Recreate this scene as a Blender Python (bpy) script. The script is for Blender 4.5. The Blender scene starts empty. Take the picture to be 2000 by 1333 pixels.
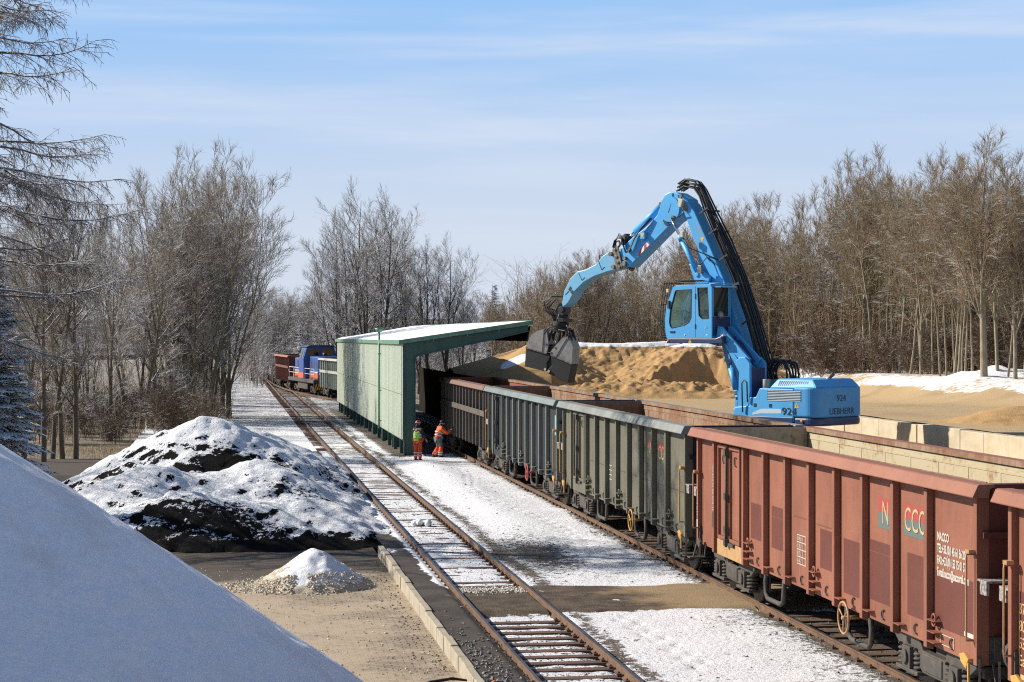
import bpy, bmesh, math, random
import numpy as np
from mathutils import Vector, Matrix, Euler

# ---------------------------------------------------------------- camera, sky, sun, exposure
SC = bpy.context.scene
COL = SC.collection
R = math.radians
TH = math.atan(560 / 3640.0)            # the tracks run this much left of the camera's axis
CT, ST = math.cos(TH), math.sin(TH)
EYE = 5.2                               # camera height above the rail heads

cam_d = bpy.data.cameras.new('camera')
cam = bpy.data.objects.new('camera', cam_d)
COL.objects.link(cam)
cam.location = (0, 0, EYE)
cam.rotation_euler = (R(90 - 0.2125), 0, 0)
cam_d.sensor_width = 36
cam_d.lens = 65.5
cam_d.clip_start = 0.1
cam_d.clip_end = 6000
SC.camera = cam

SUN_EL = 32.0
SUN_AZ = Vector((-0.945, 0.327, 0)).normalized()
sun_dir = Vector((SUN_AZ.x * math.cos(R(SUN_EL)), SUN_AZ.y * math.cos(R(SUN_EL)), math.sin(R(SUN_EL))))
sun_d = bpy.data.lights.new('sun', 'SUN')
sun_d.energy = 5.0
sun_d.angle = R(0.5)
sun_d.color = (1.0, 0.92, 0.80)
sun = bpy.data.objects.new('sun', sun_d)
COL.objects.link(sun)
sun.rotation_euler = sun_dir.to_track_quat('Z', 'Y').to_euler()

world = bpy.data.worlds.new('World')
SC.world = world
world.use_nodes = True


def build_sky():
    nt = world.node_tree
    nt.nodes.clear()
    N, L = nt.nodes.new, nt.links.new
    out = N('ShaderNodeOutputWorld')
    bg = N('ShaderNodeBackground')
    bg.inputs['Strength'].default_value = 0.073
    sky = N('ShaderNodeTexSky')
    sky.sky_type = 'NISHITA'
    sky.sun_disc = False
    sky.sun_elevation = R(SUN_EL)
    sky.sun_rotation = math.atan2(SUN_AZ.x, SUN_AZ.y)
    sky.altitude = 500
    sky.air_density = 1.0
    sky.dust_density = 0.6
    sky.ozone_density = 2.2
    tc = N('ShaderNodeTexCoord')
    sep = N('ShaderNodeSeparateXYZ')
    L(tc.outputs['Generated'], sep.inputs[0])
    # thin cirrus, long streaks that climb to the right, seen on a flat layer high above
    mx = N('ShaderNodeMath'); mx.operation = 'MAXIMUM'; mx.inputs[1].default_value = 0.03
    L(sep.outputs['Z'], mx.inputs[0])
    add = N('ShaderNodeMath'); add.operation = 'ADD'; add.inputs[1].default_value = 0.10
    L(mx.outputs[0], add.inputs[0])
    dx = N('ShaderNodeMath'); dx.operation = 'DIVIDE'
    L(sep.outputs['X'], dx.inputs[0]); L(add.outputs[0], dx.inputs[1])
    dy = N('ShaderNodeMath'); dy.operation = 'DIVIDE'
    L(sep.outputs['Y'], dy.inputs[0]); L(add.outputs[0], dy.inputs[1])
    cmb = N('ShaderNodeCombineXYZ')
    L(dx.outputs[0], cmb.inputs[0]); L(dy.outputs[0], cmb.inputs[1])

    def layer(rot, sc, det, rough, lo, hi, loc, src=None):
        mp = N('ShaderNodeMapping')
        mp.inputs['Rotation'].default_value = (0, 0, rot)
        mp.inputs['Scale'].default_value = sc
        mp.inputs['Location'].default_value = loc
        L(src or cmb.outputs[0], mp.inputs[0])
        no = N('ShaderNodeTexNoise')
        no.inputs['Scale'].default_value = 1.0
        no.inputs['Detail'].default_value = det
        no.inputs['Roughness'].default_value = rough
        no.inputs['Distortion'].default_value = 0.3
        L(mp.outputs[0], no.inputs['Vector'])
        mr = N('ShaderNodeMapRange'); mr.interpolation_type = 'SMOOTHSTEP'
        mr.inputs['From Min'].default_value = lo
        mr.inputs['From Max'].default_value = hi
        L(no.outputs['Fac'], mr.inputs['Value'])
        return mr.outputs[0]

    dirs = N('ShaderNodeCombineXYZ')
    L(sep.outputs['X'], dirs.inputs[0]); L(sep.outputs['Z'], dirs.inputs[1])
    a = layer(R(-9), (3.0, 34.0, 1), 7, 0.55, 0.42, 0.76, (3.1, 0.4, 0), dirs.outputs[0])
    b = layer(R(-8), (1.6, 13.0, 1), 5, 0.5, 0.42, 0.66, (1.7, 5.3, 0), dirs.outputs[0])
    m1 = N('ShaderNodeMath'); m1.operation = 'MULTIPLY'; m1.inputs[1].default_value = 0.58
    L(a, m1.inputs[0])
    m2 = N('ShaderNodeMath'); m2.operation = 'MULTIPLY'; m2.inputs[1].default_value = 0.36
    L(b, m2.inputs[0])
    sm = N('ShaderNodeMath'); sm.operation = 'ADD'; sm.use_clamp = True
    L(m1.outputs[0], sm.inputs[0]); L(m2.outputs[0], sm.inputs[1])
    # hazy lower sky: milky over the trees, pale blue higher up, deep clear blue overhead
    lowc = N('ShaderNodeMapRange'); lowc.interpolation_type = 'SMOOTHSTEP'
    lowc.inputs['From Min'].default_value = 0.03
    lowc.inputs['From Max'].default_value = 0.19
    L(sep.outputs['Z'], lowc.inputs['Value'])
    band = N('ShaderNodeMix'); band.data_type = 'RGBA'
    band.inputs['A'].default_value = (6.1, 6.8, 7.9, 1)
    band.inputs['B'].default_value = (3.0, 5.3, 8.7, 1)
    L(lowc.outputs[0], band.inputs['Factor'])
    hz = N('ShaderNodeMapRange'); hz.interpolation_type = 'SMOOTHSTEP'
    hz.inputs['From Min'].default_value = 0.52
    hz.inputs['From Max'].default_value = 0.16
    L(sep.outputs['Z'], hz.inputs['Value'])
    m0 = N('ShaderNodeMix'); m0.data_type = 'RGBA'
    L(hz.outputs[0], m0.inputs['Factor'])
    L(sky.outputs[0], m0.inputs['A'])
    L(band.outputs['Result'], m0.inputs['B'])
    cf = N('ShaderNodeMath'); cf.operation = 'MULTIPLY'
    L(sm.outputs[0], cf.inputs[0]); L(hz.outputs[0], cf.inputs[1])
    mix = N('ShaderNodeMix'); mix.data_type = 'RGBA'
    L(cf.outputs[0], mix.inputs['Factor'])
    L(m0.outputs['Result'], mix.inputs['A'])
    mix.inputs['B'].default_value = (6.6, 7.3, 8.6, 1)
    L(mix.outputs['Result'], bg.inputs['Color'])
    L(bg.outputs[0], out.inputs['Surface'])


build_sky()
SC.view_settings.view_transform = 'Standard'
SC.view_settings.look = 'None'
SC.view_settings.gamma = 1
SC.view_settings.exposure = 0.55
SC.cycles.max_bounces = 6
SC.cycles.diffuse_bounces = 3
SC.cycles.transparent_max_bounces = 8
SC.cycles.filter_width = 1.15
SC.cycles.use_denoising = False
SC.cycles.sample_clamp_indirect = 3.0
SC.cycles.use_adaptive_sampling = False
SC.cycles.adaptive_threshold = 0.005


# ---------------------------------------------------------------- helpers
def W(s, d, z=0.0):
    """A point given along the track (s), across it (d, to the right) and above the rail head."""
    return Vector((-s * ST + d * CT, s * CT + d * ST, z))


def tag(o, label=None, cat=None, group=None, kind=None):
    if label: o['label'] = label
    if cat: o['category'] = cat
    if group: o['group'] = group
    if kind: o['kind'] = kind
    return o


def thing(name, label, cat, loc=(0, 0, 0), rz=0.0, group=None):
    o = bpy.data.objects.new(name, None)
    COL.objects.link(o)
    o.location = loc
    o.rotation_euler = (0, 0, rz)
    o.empty_display_size = 0.3
    return tag(o, label, cat, group)


def copy_tree(o, parent=None):
    c = o.copy()
    COL.objects.link(c)
    if parent: c.parent = parent
    for ch in list(o.children):
        copy_tree(ch, c)
    return c


class MB:
    """Collects boxes, prisms and tubes, then links them as ONE mesh object."""

    def __init__(self):
        self.v, self.f, self.mi, self.sm = [], [], [], []
        self.cur, self.smooth = 0, False
        self.M = None

    def add(self, vs, fs, smooth=None):
        b = len(self.v)
        if self.M is not None:
            vs = [tuple(self.M @ Vector(p)) for p in vs]
        self.v.extend(vs)
        for f in fs:
            self.f.append(tuple(b + i for i in f))
            self.mi.append(self.cur)
            self.sm.append(self.smooth if smooth is None else smooth)

    def box(self, x0, x1, y0, y1, z0, z1):
        self.add([(x0, y0, z0), (x1, y0, z0), (x1, y1, z0), (x0, y1, z0), (x0, y0, z1), (x1, y0, z1), (x1, y1, z1), (x0, y1, z1)],
                 [(0, 3, 2, 1), (4, 5, 6, 7), (0, 1, 5, 4), (1, 2, 6, 5), (2, 3, 7, 6), (3, 0, 4, 7)], False)
        return self

    def prism(self, poly, a, b, axis='y'):
        """poly in the plane across the axis: 'x' -> (y,z), 'y' -> (x,z), 'z' -> (x,y)."""
        n = len(poly)

        def P(u, w, t):
            return {'x': (t, u, w), 'y': (u, t, w), 'z': (u, w, t)}[axis]
        vs = [P(u, w, a) for u, w in poly] + [P(u, w, b) for u, w in poly]
        fs = [tuple(range(n - 1, -1, -1)), tuple(range(n, 2 * n))]
        fs += [(i, (i + 1) % n, n + (i + 1) % n, n + i) for i in range(n)]
        self.add(vs, fs, False)
        return self

    def tube(self, pts, r, n=8, closed=False):
        pts = [Vector(p) for p in pts]
        m = len(pts)
        rs = r if isinstance(r, (list, tuple)) else [r] * m
        vs, fs = [], []
        U = None
        for i, p in enumerate(pts):
            if closed:
                t = pts[(i + 1) % m] - pts[i - 1]
            else:
                t = pts[min(i + 1, m - 1)] - pts[max(i - 1, 0)]
            t.normalize()
            if U is None:
                ref = Vector((0, 0, 1)) if abs(t.z) < 0.9 else Vector((1, 0, 0))
                U = t.cross(ref).normalized()
            else:
                U = (U - t * U.dot(t)).normalized()
            V_ = t.cross(U)
            for k in range(n):
                a = 2 * math.pi * k / n
                q = p + (U * math.cos(a) + V_ * math.sin(a)) * rs[i]
                vs.append(tuple(q))
        for i in range(m if closed else m - 1):
            j = (i + 1) % m
            for k in range(n):
                k2 = (k + 1) % n
                fs.append((i * n + k, i * n + k2, j * n + k2, j * n + k))
        self.add(vs, fs, n > 5)
        if not closed:
            b = len(vs)
            self.add([vs[k] for k in range(n)], [tuple(range(n - 1, -1, -1))], False)
            self.add([vs[(m - 1) * n + k] for k in range(n)], [tuple(range(n))], False)
        return self

    def cyl(self, p0, p1, r, n=16, r1=None):
        return self.tube([p0, p1], [r, r if r1 is None else r1], n)

    def ball(self, c, rx, ry, rz, n=12, m=8):
        vs, fs = [], []
        for i in range(m + 1):
            ph = math.pi * i / m
            for k in range(n):
                a = 2 * math.pi * k / n
                vs.append((c[0] + rx * math.sin(ph) * math.cos(a), c[1] + ry * math.sin(ph) * math.sin(a), c[2] + rz * math.cos(ph)))
        for i in range(m):
            for k in range(n):
                k2 = (k + 1) % n
                fs.append((i * n + k, (i + 1) * n + k, (i + 1) * n + k2, i * n + k2))
        self.add(vs, fs, True)
        return self

    def bar(self, p0, p1, w, h):
        """A square bar from p0 to p1."""
        p0, p1 = Vector(p0), Vector(p1)
        t = (p1 - p0).normalized()
        ref = Vector((0, 0, 1)) if abs(t.z) < 0.95 else Vector((1, 0, 0))
        U = t.cross(ref).normalized() * (w / 2)
        V_ = U.cross(t).normalized() * (h / 2)
        vs = [tuple(p + a * U + b * V_) for p in (p0, p1) for a, b in ((-1, -1), (1, -1), (1, 1), (-1, 1))]
        self.add(vs, [(3, 2, 1, 0), (4, 5, 6, 7), (0, 1, 5, 4), (1, 2, 6, 5), (2, 3, 7, 6), (3, 0, 4, 7)], False)
        return self

    def build(self, name, mats, parent=None, bevel=0, loc=None, rz=None, seg=2):
        me = bpy.data.meshes.new(name)
        me.from_pydata(self.v, [], self.f)
        if not isinstance(mats, (list, tuple)): mats = [mats]
        for m in mats: me.materials.append(m)
        me.polygons.foreach_set('material_index', self.mi)
        me.polygons.foreach_set('use_smooth', self.sm)
        bm = bmesh.new(); bm.from_mesh(me)
        bmesh.ops.remove_doubles(bm, verts=bm.verts, dist=1e-5)
        bmesh.ops.recalc_face_normals(bm, faces=bm.faces)
        bm.to_mesh(me); bm.free()
        me.update()
        o = bpy.data.objects.new(name, me)
        COL.objects.link(o)
        if parent: o.parent = parent
        if loc is not None: o.location = loc
        if rz is not None: o.rotation_euler = (0, 0, rz)
        if bevel:
            md = o.modifiers.new('bevel', 'BEVEL')
            md.width = bevel; md.segments = seg; md.limit_method = 'ANGLE'; md.angle_limit = R(40)
        return o


def fast_mesh(name, co, quads, mat, parent=None, smooth=True, attrs=None, tri=False):
    """numpy verts + quads (or tris) -> mesh object."""
    me = bpy.data.meshes.new(name)
    k = 3 if tri else 4
    me.vertices.add(len(co)); me.vertices.foreach_set('co', np.asarray(co, np.float32).ravel())
    nf = len(quads)
    me.loops.add(nf * k); me.loops.foreach_set('vertex_index', np.asarray(quads, np.int32).ravel())
    me.polygons.add(nf)
    me.polygons.foreach_set('loop_start', np.arange(0, nf * k, k, dtype=np.int32))
    me.polygons.foreach_set('loop_total', np.full(nf, k, np.int32))
    me.polygons.foreach_set('use_smooth', np.full(nf, smooth, bool))
    me.update(calc_edges=True)
    for m in (mat if isinstance(mat, (list, tuple)) else [mat]): me.materials.append(m)
    for an, av in (attrs or {}).items():
        a = me.attributes.new(an, 'FLOAT', 'POINT')
        a.data.foreach_set('value', np.asarray(av, np.float32).ravel())
    me.validate()
    o = bpy.data.objects.new(name, me)
    COL.objects.link(o)
    if parent: o.parent = parent
    return o


def grid(name, xs, ys, fz, mat, attrs=None, parent=None, loc=(0, 0, 0), rz=0.0, keep=None):
    X, Y = np.meshgrid(np.asarray(xs, float), np.asarray(ys, float))
    Z = fz(X, Y)
    at = {k: v(X, Y, Z) for k, v in (attrs or {}).items()}
    ny, nx = X.shape
    idx = np.arange(ny * nx).reshape(ny, nx)
    q = np.stack([idx[:-1, :-1], idx[:-1, 1:], idx[1:, 1:], idx[1:, :-1]], -1).reshape(-1, 4)
    if keep is not None:
        kp = keep(X, Y, Z).ravel()
        q = q[kp[q].all(1)]
    o = fast_mesh(name, np.stack([X, Y, Z], -1).reshape(-1, 3), q, mat, parent, True, at)
    if keep is not None:
        bm = bmesh.new(); bm.from_mesh(o.data)
        bmesh.ops.delete(bm, geom=[v for v in bm.verts if not v.link_faces], context='VERTS')
        bm.to_mesh(o.data); bm.free()
    o.location = loc
    o.rotation_euler = (0, 0, rz)
    return o


def vnoise(x, y, seed=0):
    x = np.asarray(x, float); y = np.asarray(y, float)
    xi = np.floor(x).astype(np.int64); yi = np.floor(y).astype(np.int64)
    xf = x - xi; yf = y - yi
    u = xf * xf * (3 - 2 * xf); v = yf * yf * (3 - 2 * yf)

    def h(a, b):
        n = (a * 374761393 + b * 668265263 + seed * 974634777) & 0xFFFFFFFF
        n = ((n ^ (n >> 13)) * 1274126177) & 0xFFFFFFFF
        n = n ^ (n >> 16)
        return (n & 0xFFFF) / 65535.0
    return (h(xi, yi) * (1 - u) + h(xi + 1, yi) * u) * (1 - v) + (h(xi, yi + 1) * (1 - u) + h(xi + 1, yi + 1) * u) * v


def fbm(x, y, seed=0, oct=4, gain=0.5):
    t, a, s = 0, 1.0, 0
    for i in range(oct):
        t = t + a * vnoise(x * 2 ** i, y * 2 ** i, seed + i * 17)
        s += a; a *= gain
    return t / s


def sstep(lo, hi, x):
    t = np.clip((x - lo) / (hi - lo), 0, 1)
    return t * t * (3 - 2 * t)


# ---------------------------------------------------------------- materials
class NT:
    def __init__(self, name):
        self.m = bpy.data.materials.new(name)
        self.m.use_nodes = True
        self.t = self.m.node_tree
        self.b = self.t.nodes['Principled BSDF']
        self.tc = self.N('ShaderNodeTexCoord').outputs['Object']

    def N(self, t): return self.t.nodes.new(t)
    def L(self, a, b): self.t.links.new(a, b)

    def mapped(self, sc=(1, 1, 1), rot=(0, 0, 0), loc=(0, 0, 0)):
        mp = self.N('ShaderNodeMapping')
        mp.inputs['Scale'].default_value = sc
        mp.inputs['Rotation'].default_value = rot
        mp.inputs['Location'].default_value = loc
        self.L(self.tc, mp.inputs[0])
        return mp.outputs[0]

    def noise(self, scale, detail=4, rough=0.55, vec=None, off=0.0):
        n = self.N('ShaderNodeTexNoise')
        if isinstance(scale, (tuple, list)):
            vec = self.mapped(scale, loc=(off, off * 1.7, off * 0.6)); scale = 1.0
        elif vec is None:
            vec = self.mapped(loc=(off, off * 1.7, off * 0.6)) if off else self.tc
        n.inputs['Scale'].default_value = scale
        n.inputs['Detail'].default_value = detail
        n.inputs['Roughness'].default_value = rough
        self.L(vec, n.inputs['Vector'])
        return n.outputs['Fac']

    def ramp(self, x, lo, hi, a=0.0, b=1.0):
        r = self.N('ShaderNodeMapRange'); r.interpolation_type = 'SMOOTHSTEP'
        r.inputs['From Min'].default_value = lo
        r.inputs['From Max'].default_value = hi
        r.inputs['To Min'].default_value = a
        r.inputs['To Max'].default_value = b
        self.L(x, r.inputs['Value'])
        return r.outputs[0]

    def math(self, op, a, b=None):
        n = self.N('ShaderNodeMath'); n.operation = op
        for i, v in enumerate((a, b)):
            if v is None: continue
            if isinstance(v, (int, float)): n.inputs[i].default_value = v
            else: self.L(v, n.inputs[i])
        return n.outputs[0]

    def mix(self, fac, a, b):
        n = self.N('ShaderNodeMix'); n.data_type = 'RGBA'
        for k, v in (('Factor', fac), ('A', a), ('B', b)):
            if isinstance(v, (int, float)): n.inputs[k].default_value = v
            elif isinstance(v, tuple): n.inputs[k].default_value = (*v, 1)
            else: self.L(v, n.inputs[k])
        return n.outputs['Result']

    def attr(self, name):
        n = self.N('ShaderNodeAttribute'); n.attribute_name = name
        return n.outputs['Fac']

    def upness(self):
        g = self.N('ShaderNodeNewGeometry')
        s = self.N('ShaderNodeSeparateXYZ')
        self.L(g.outputs['Normal'], s.inputs[0])
        return s.outputs['Z']

    def bump(self, h, strength=0.5, dist=0.02, prev=None):
        n = self.N('ShaderNodeBump')
        n.inputs['Strength'].default_value = strength
        n.inputs['Distance'].default_value = dist
        self.L(h, n.inputs['Height'])
        if prev is not None: self.L(prev, n.inputs['Normal'])
        return n.outputs[0]

    def out(self, col, rough=0.7, normal=None, metal=0.0, spec=None):
        b = self.b
        if isinstance(col, tuple): b.inputs['Base Color'].default_value = (*col, 1)
        else: self.L(col, b.inputs['Base Color'])
        if isinstance(rough, (int, float)): b.inputs['Roughness'].default_value = rough
        else: self.L(rough, b.inputs['Roughness'])
        b.inputs['Metallic'].default_value = metal
        if spec is not None: b.inputs['Specular IOR Level'].default_value = spec
        if normal is not None: self.L(normal, b.inputs['Normal'])
        return self.m


def pmat(name, base, layers=(), bump=None, rough=0.6, metal=0.0, spec=None, roughvar=0.0):
    """base colour + (colour, scale, lo, hi[, amount]) noise layers + (scale, strength, dist) bump"""
    t = NT(name)
    c = base
    for i, ly in enumerate(layers):
        f = t.ramp(t.noise(ly[1], 6, 0.62, off=3.7 * i + 1.3), ly[2], ly[3], 0, ly[4] if len(ly) > 4 else 1.0)
        c = t.mix(f, c, ly[0])
    nrm = None
    if bump:
        nrm = t.bump(t.noise(bump[0], 5, 0.6), bump[1], bump[2])
    r = rough
    if roughvar:
        r = t.ramp(t.noise(3.0, 4), 0.3, 0.7, rough - roughvar, rough + roughvar)
    return t.out(c, r, nrm, metal, spec)


def flat(name, c, rough=0.6, metal=0.0):
    return pmat(name, c, [(tuple(v * 0.82 for v in c), 2.3, 0.4, 0.7, 0.8)], rough=rough, metal=metal)


SNOW = (0.79, 0.805, 0.835)
FONT = None


def lettering(text, size, mat, parent, mtx, name='lettering', depth=0.002, align='LEFT', sx=1.0, bold=0.0):
    cu = bpy.data.curves.new(name, 'FONT')
    cu.body = text
    cu.size = size
    cu.extrude = depth
    cu.align_x = align
    cu.resolution_u = 3
    cu.offset = size * bold
    tmp = bpy.data.objects.new('tmp_text', cu)
    COL.objects.link(tmp)
    dg = bpy.context.evaluated_depsgraph_get()
    me = bpy.data.meshes.new_from_object(tmp.evaluated_get(dg))
    bpy.data.objects.remove(tmp)
    bpy.data.curves.remove(cu)
    me.name = name
    me.materials.clear(); me.materials.append(mat)
    o = bpy.data.objects.new(name, me)
    COL.objects.link(o)
    o.parent = parent
    o.matrix_local = mtx @ Matrix.Diagonal((sx, 1, 1, 1))
    return o


def basis(o, x, y, loc):
    """matrix with the text's x along x, its y along y"""
    x, y = Vector(x).normalized(), Vector(y).normalized()
    z = x.cross(y)
    return Matrix(((x.x, y.x, z.x, loc[0]), (x.y, y.y, z.y, loc[1]), (x.z, y.z, z.z, loc[2]), (0, 0, 0, 1)))
# ---------------------------------------------------------------- ground materials
def snow_ground_mat(name, dirt=(0.085, 0.07, 0.055), dirt2=(0.16, 0.13, 0.10), lo=0.42, hi=0.56, stretch=(1, 1, 1)):
    t = NT(name)
    n1 = t.noise(tuple(0.55 * v for v in stretch), 6, 0.62)
    n2 = t.noise(tuple(5.5 * v for v in stretch), 6, 0.7, off=2.0)
    n3 = t.noise(tuple(11.0 * v for v in stretch), 4, 0.65, off=5.0)
    n4 = t.noise(tuple(27.0 * v for v in stretch), 3, 0.6, off=9.0)
    m = t.math('ADD', t.math('MULTIPLY', n1, 0.16), t.math('ADD', t.math('MULTIPLY', n2, 0.34), t.math('MULTIPLY', n3, 0.32)))
    m = t.math('ADD', m, t.math('MULTIPLY', n4, 0.18))
    m = t.math('ADD', m, t.math('MULTIPLY', t.attr('bare'), 0.5))
    f = t.ramp(m, lo, hi)
    gr = t.mix(t.ramp(t.noise(26, 5, 0.7), 0.35, 0.65), dirt, dirt2)
    gr = t.mix(t.ramp(t.noise(60, 3, 0.6), 0.58, 0.66), gr, (0.30, 0.27, 0.23))
    sn = t.mix(t.ramp(t.noise(17, 5, 0.7, off=6.0), 0.35, 0.7), SNOW, (0.73, 0.74, 0.77))
    col = t.mix(f, sn, gr)
    h = t.math('ADD', t.math('MULTIPLY', t.noise(9, 6, 0.65), 0.7), t.math('MULTIPLY', f, -0.35))
    nb = t.bump(h, 1.0, 0.09)
    nb = t.bump(t.noise(38, 4, 0.65), 0.8, 0.03, nb)
    return t.out(col, 0.75, nb, spec=0.25)


M_VERGE = snow_ground_mat('snow_over_gravel', lo=0.556, hi=0.590)
M_FIELD = snow_ground_mat('snow_over_grass', dirt=(0.16, 0.12, 0.075), dirt2=(0.25, 0.19, 0.11), lo=0.47, hi=0.57)
M_FOREST = snow_ground_mat('leaf_litter_and_snow', dirt=(0.15, 0.075, 0.04), dirt2=(0.26, 0.16, 0.10), lo=0.40, hi=0.50)


def m_paving():
    t = NT('sandy_block_paving')
    br = t.N('ShaderNodeTexBrick')
    br.inputs['Scale'].default_value = 1.0
    br.inputs['Brick Width'].default_value = 0.24
    br.inputs['Row Height'].default_value = 0.12
    br.inputs['Mortar Size'].default_value = 0.011
    br.inputs['Mortar Smooth'].default_value = 0.3
    br.inputs['Color1'].default_value = (0.31, 0.25, 0.185, 1)
    br.inputs['Color2'].default_value = (0.25, 0.205, 0.155, 1)
    br.inputs['Mortar'].default_value = (0.055, 0.045, 0.035, 1)
    wob = t.noise(0.9, 3)
    vec = t.N('ShaderNodeVectorMath'); vec.operation = 'MULTIPLY_ADD'
    vec.inputs[1].default_value = (1, 1, 1)
    t.L(t.tc, vec.inputs[0])
    cw = t.N('ShaderNodeCombineXYZ')
    t.L(t.math('MULTIPLY', wob, 0.10), cw.inputs[0]); t.L(t.math('MULTIPLY', wob, 0.06), cw.inputs[1])
    t.L(cw.outputs[0], vec.inputs[2])
    t.L(vec.outputs[0], br.inputs['Vector'])
    sand = t.mix(t.noise(2.0, 5), (0.45, 0.365, 0.265), (0.365, 0.29, 0.205))
    fs = t.ramp(t.math('ADD', t.math('MULTIPLY', t.noise(0.45, 5, 0.6), 0.6), t.math('MULTIPLY', t.noise(5.0, 5, 0.7), 0.4)), 0.36, 0.56)
    c = t.mix(fs, br.outputs['Color'], sand)
    fd = t.ramp(t.math('ADD', t.attr('coal'), t.math('MULTIPLY', t.noise(1.3, 6, 0.7), 0.9)), 0.75, 1.25)
    c = t.mix(fd, c, t.mix(t.noise(3, 5), (0.06, 0.05, 0.042), (0.11, 0.09, 0.07)))
    spots = t.ramp(t.noise(14, 5, 0.7, off=9.0), 0.66, 0.72)
    c = t.mix(spots, c, (0.09, 0.07, 0.05))
    h = t.math('ADD', t.math('MULTIPLY', br.outputs['Fac'], -0.6), t.noise(30, 5, 0.7))
    return t.out(c, 0.85, t.bump(h, 0.5, 0.015), spec=0.2)


def m_asphalt():
    t = NT('dark_asphalt')
    c = t.mix(t.ramp(t.noise(1.1, 6, 0.65), 0.35, 0.7), (0.040, 0.033, 0.029), (0.078, 0.064, 0.052))
    c = t.mix(t.ramp(t.noise(70, 3, 0.6), 0.60, 0.68), c, (0.22, 0.19, 0.16))
    c = t.mix(t.ramp(t.math('ADD', t.noise(0.8, 5, 0.6, off=4.4), t.math('MULTIPLY', t.attr('sand'), 0.35)), 0.66, 0.80), c, (0.30, 0.22, 0.14))
    sn = t.ramp(t.math('ADD', t.attr('snow'), t.math('MULTIPLY', t.noise(3.2, 6, 0.6), 0.55)), 0.72, 0.78)
    c = t.mix(sn, c, SNOW)
    h = t.math('ADD', t.math('MULTIPLY', t.noise(55, 5, 0.7), 0.6), t.math('MULTIPLY', sn, 1.2))
    return t.out(c, 0.82, t.bump(h, 0.6, 0.02), spec=0.25)


def m_crossing():
    t = NT('earth_crossing')
    dk = t.mix(t.ramp(t.noise(2.4, 6, 0.65), 0.35, 0.7), (0.060, 0.047, 0.036), (0.125, 0.095, 0.065))
    sd = t.mix(t.noise(3, 6, 0.65), (0.34, 0.245, 0.14), (0.25, 0.18, 0.105))
    c = t.mix(t.ramp(t.math('ADD', t.attr('sand'), t.math('MULTIPLY', t.noise(1.2, 6, 0.65), 0.8)), 0.62, 1.0), dk, sd)
    c = t.mix(t.ramp(t.noise(48, 3, 0.6), 0.62, 0.69), c, (0.42, 0.38, 0.32))
    c = t.mix(t.ramp(t.math('ADD', t.attr('snow'), t.math('MULTIPLY', t.noise(4.5, 6, 0.7), 0.8)), 0.86, 0.93), c, SNOW)
    return t.out(c, 0.88, t.bump(t.noise(34, 6, 0.72), 0.8, 0.03), spec=0.2)


def m_sand(name, a, b, wet, scale=1.0):
    t = NT(name)
    c = t.mix(t.noise(1.7 * scale, 6, 0.65), a, b)
    c = t.mix(t.ramp(t.noise(0.6 * scale, 5, 0.6, off=3.0), 0.52, 0.70, 0, 0.8), c, wet)
    sn = t.ramp(t.math('ADD', t.attr('snow'), t.math('MULTIPLY', t.noise(2.5, 5, 0.6), 0.4)), 0.68, 0.78)
    c = t.mix(sn, c, SNOW)
    nb = t.bump(t.noise(16, 6, 0.7), 0.7, 0.05)
    return t.out(c, 0.9, nb, spec=0.15)


M_SAND = m_sand('yellow_sand', (0.48, 0.305, 0.14), (0.39, 0.24, 0.108), (0.28, 0.165, 0.075))
M_YARD = m_sand('trodden_sand', (0.46, 0.34, 0.195), (0.39, 0.28, 0.155), (0.31, 0.215, 0.12), 0.4)


def m_heap():
    t = NT('coal_under_snow')
    n = t.math('ADD', t.math('MULTIPLY', t.noise(3.4, 6, 0.7), 0.36), t.math('MULTIPLY', t.noise(9.0, 4, 0.7, off=3.3), 0.64))
    f = t.ramp(t.math('ADD', t.attr('bare'), n), 0.925, 0.955)
    co = t.mix(t.noise(30, 4, 0.7), (0.004, 0.004, 0.0045), (0.017, 0.016, 0.0155))
    c = t.mix(f, SNOW, co)
    h = t.math('ADD', t.math('MULTIPLY', t.noise(11, 5, 0.7), 0.7), t.math('MULTIPLY', f, -0.9))
    return t.out(c, 0.85, t.bump(h, 1.0, 0.12), spec=0.04)


def m_gravelheap():
    t = NT('limestone_gravel_under_snow')
    n = t.noise(11, 5, 0.65)
    f = t.ramp(t.math('ADD', t.attr('bare'), n), 0.96, 1.04)
    co = t.mix(t.noise(38, 4, 0.7), (0.34, 0.28, 0.20), (0.60, 0.53, 0.42))
    c = t.mix(f, SNOW, co)
    return t.out(c, 0.85, t.bump(t.noise(30, 4, 0.7), 0.8, 0.03), spec=0.2)


def m_snowheap():
    t = NT('snow_over_sand_heap')
    vec = t.mapped((0.8, 0.45, 0.8), rot=(0, 0, R(-35)))
    f = t.ramp(t.noise(1.0, 6, 0.6, vec=vec), 0.52, 0.74, 0, 0.4)
    c = t.mix(f, (0.89, 0.90, 0.92), (0.64, 0.55, 0.50))
    nb = t.bump(t.noise(2.6, 7, 0.6), 0.6, 0.14)
    nb = t.bump(t.noise(34, 5, 0.65), 0.3, 0.02, nb)
    return t.out(c, 0.7, nb, spec=0.2)


def m_kerb():
    t = NT('kerb_concrete')
    c = t.mix(t.ramp(t.noise(3, 6, 0.65), 0.35, 0.7), (0.38, 0.335, 0.255), (0.29, 0.25, 0.185))
    return t.out(c, 0.9, t.bump(t.noise(25, 5, 0.7), 0.4, 0.01))


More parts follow.
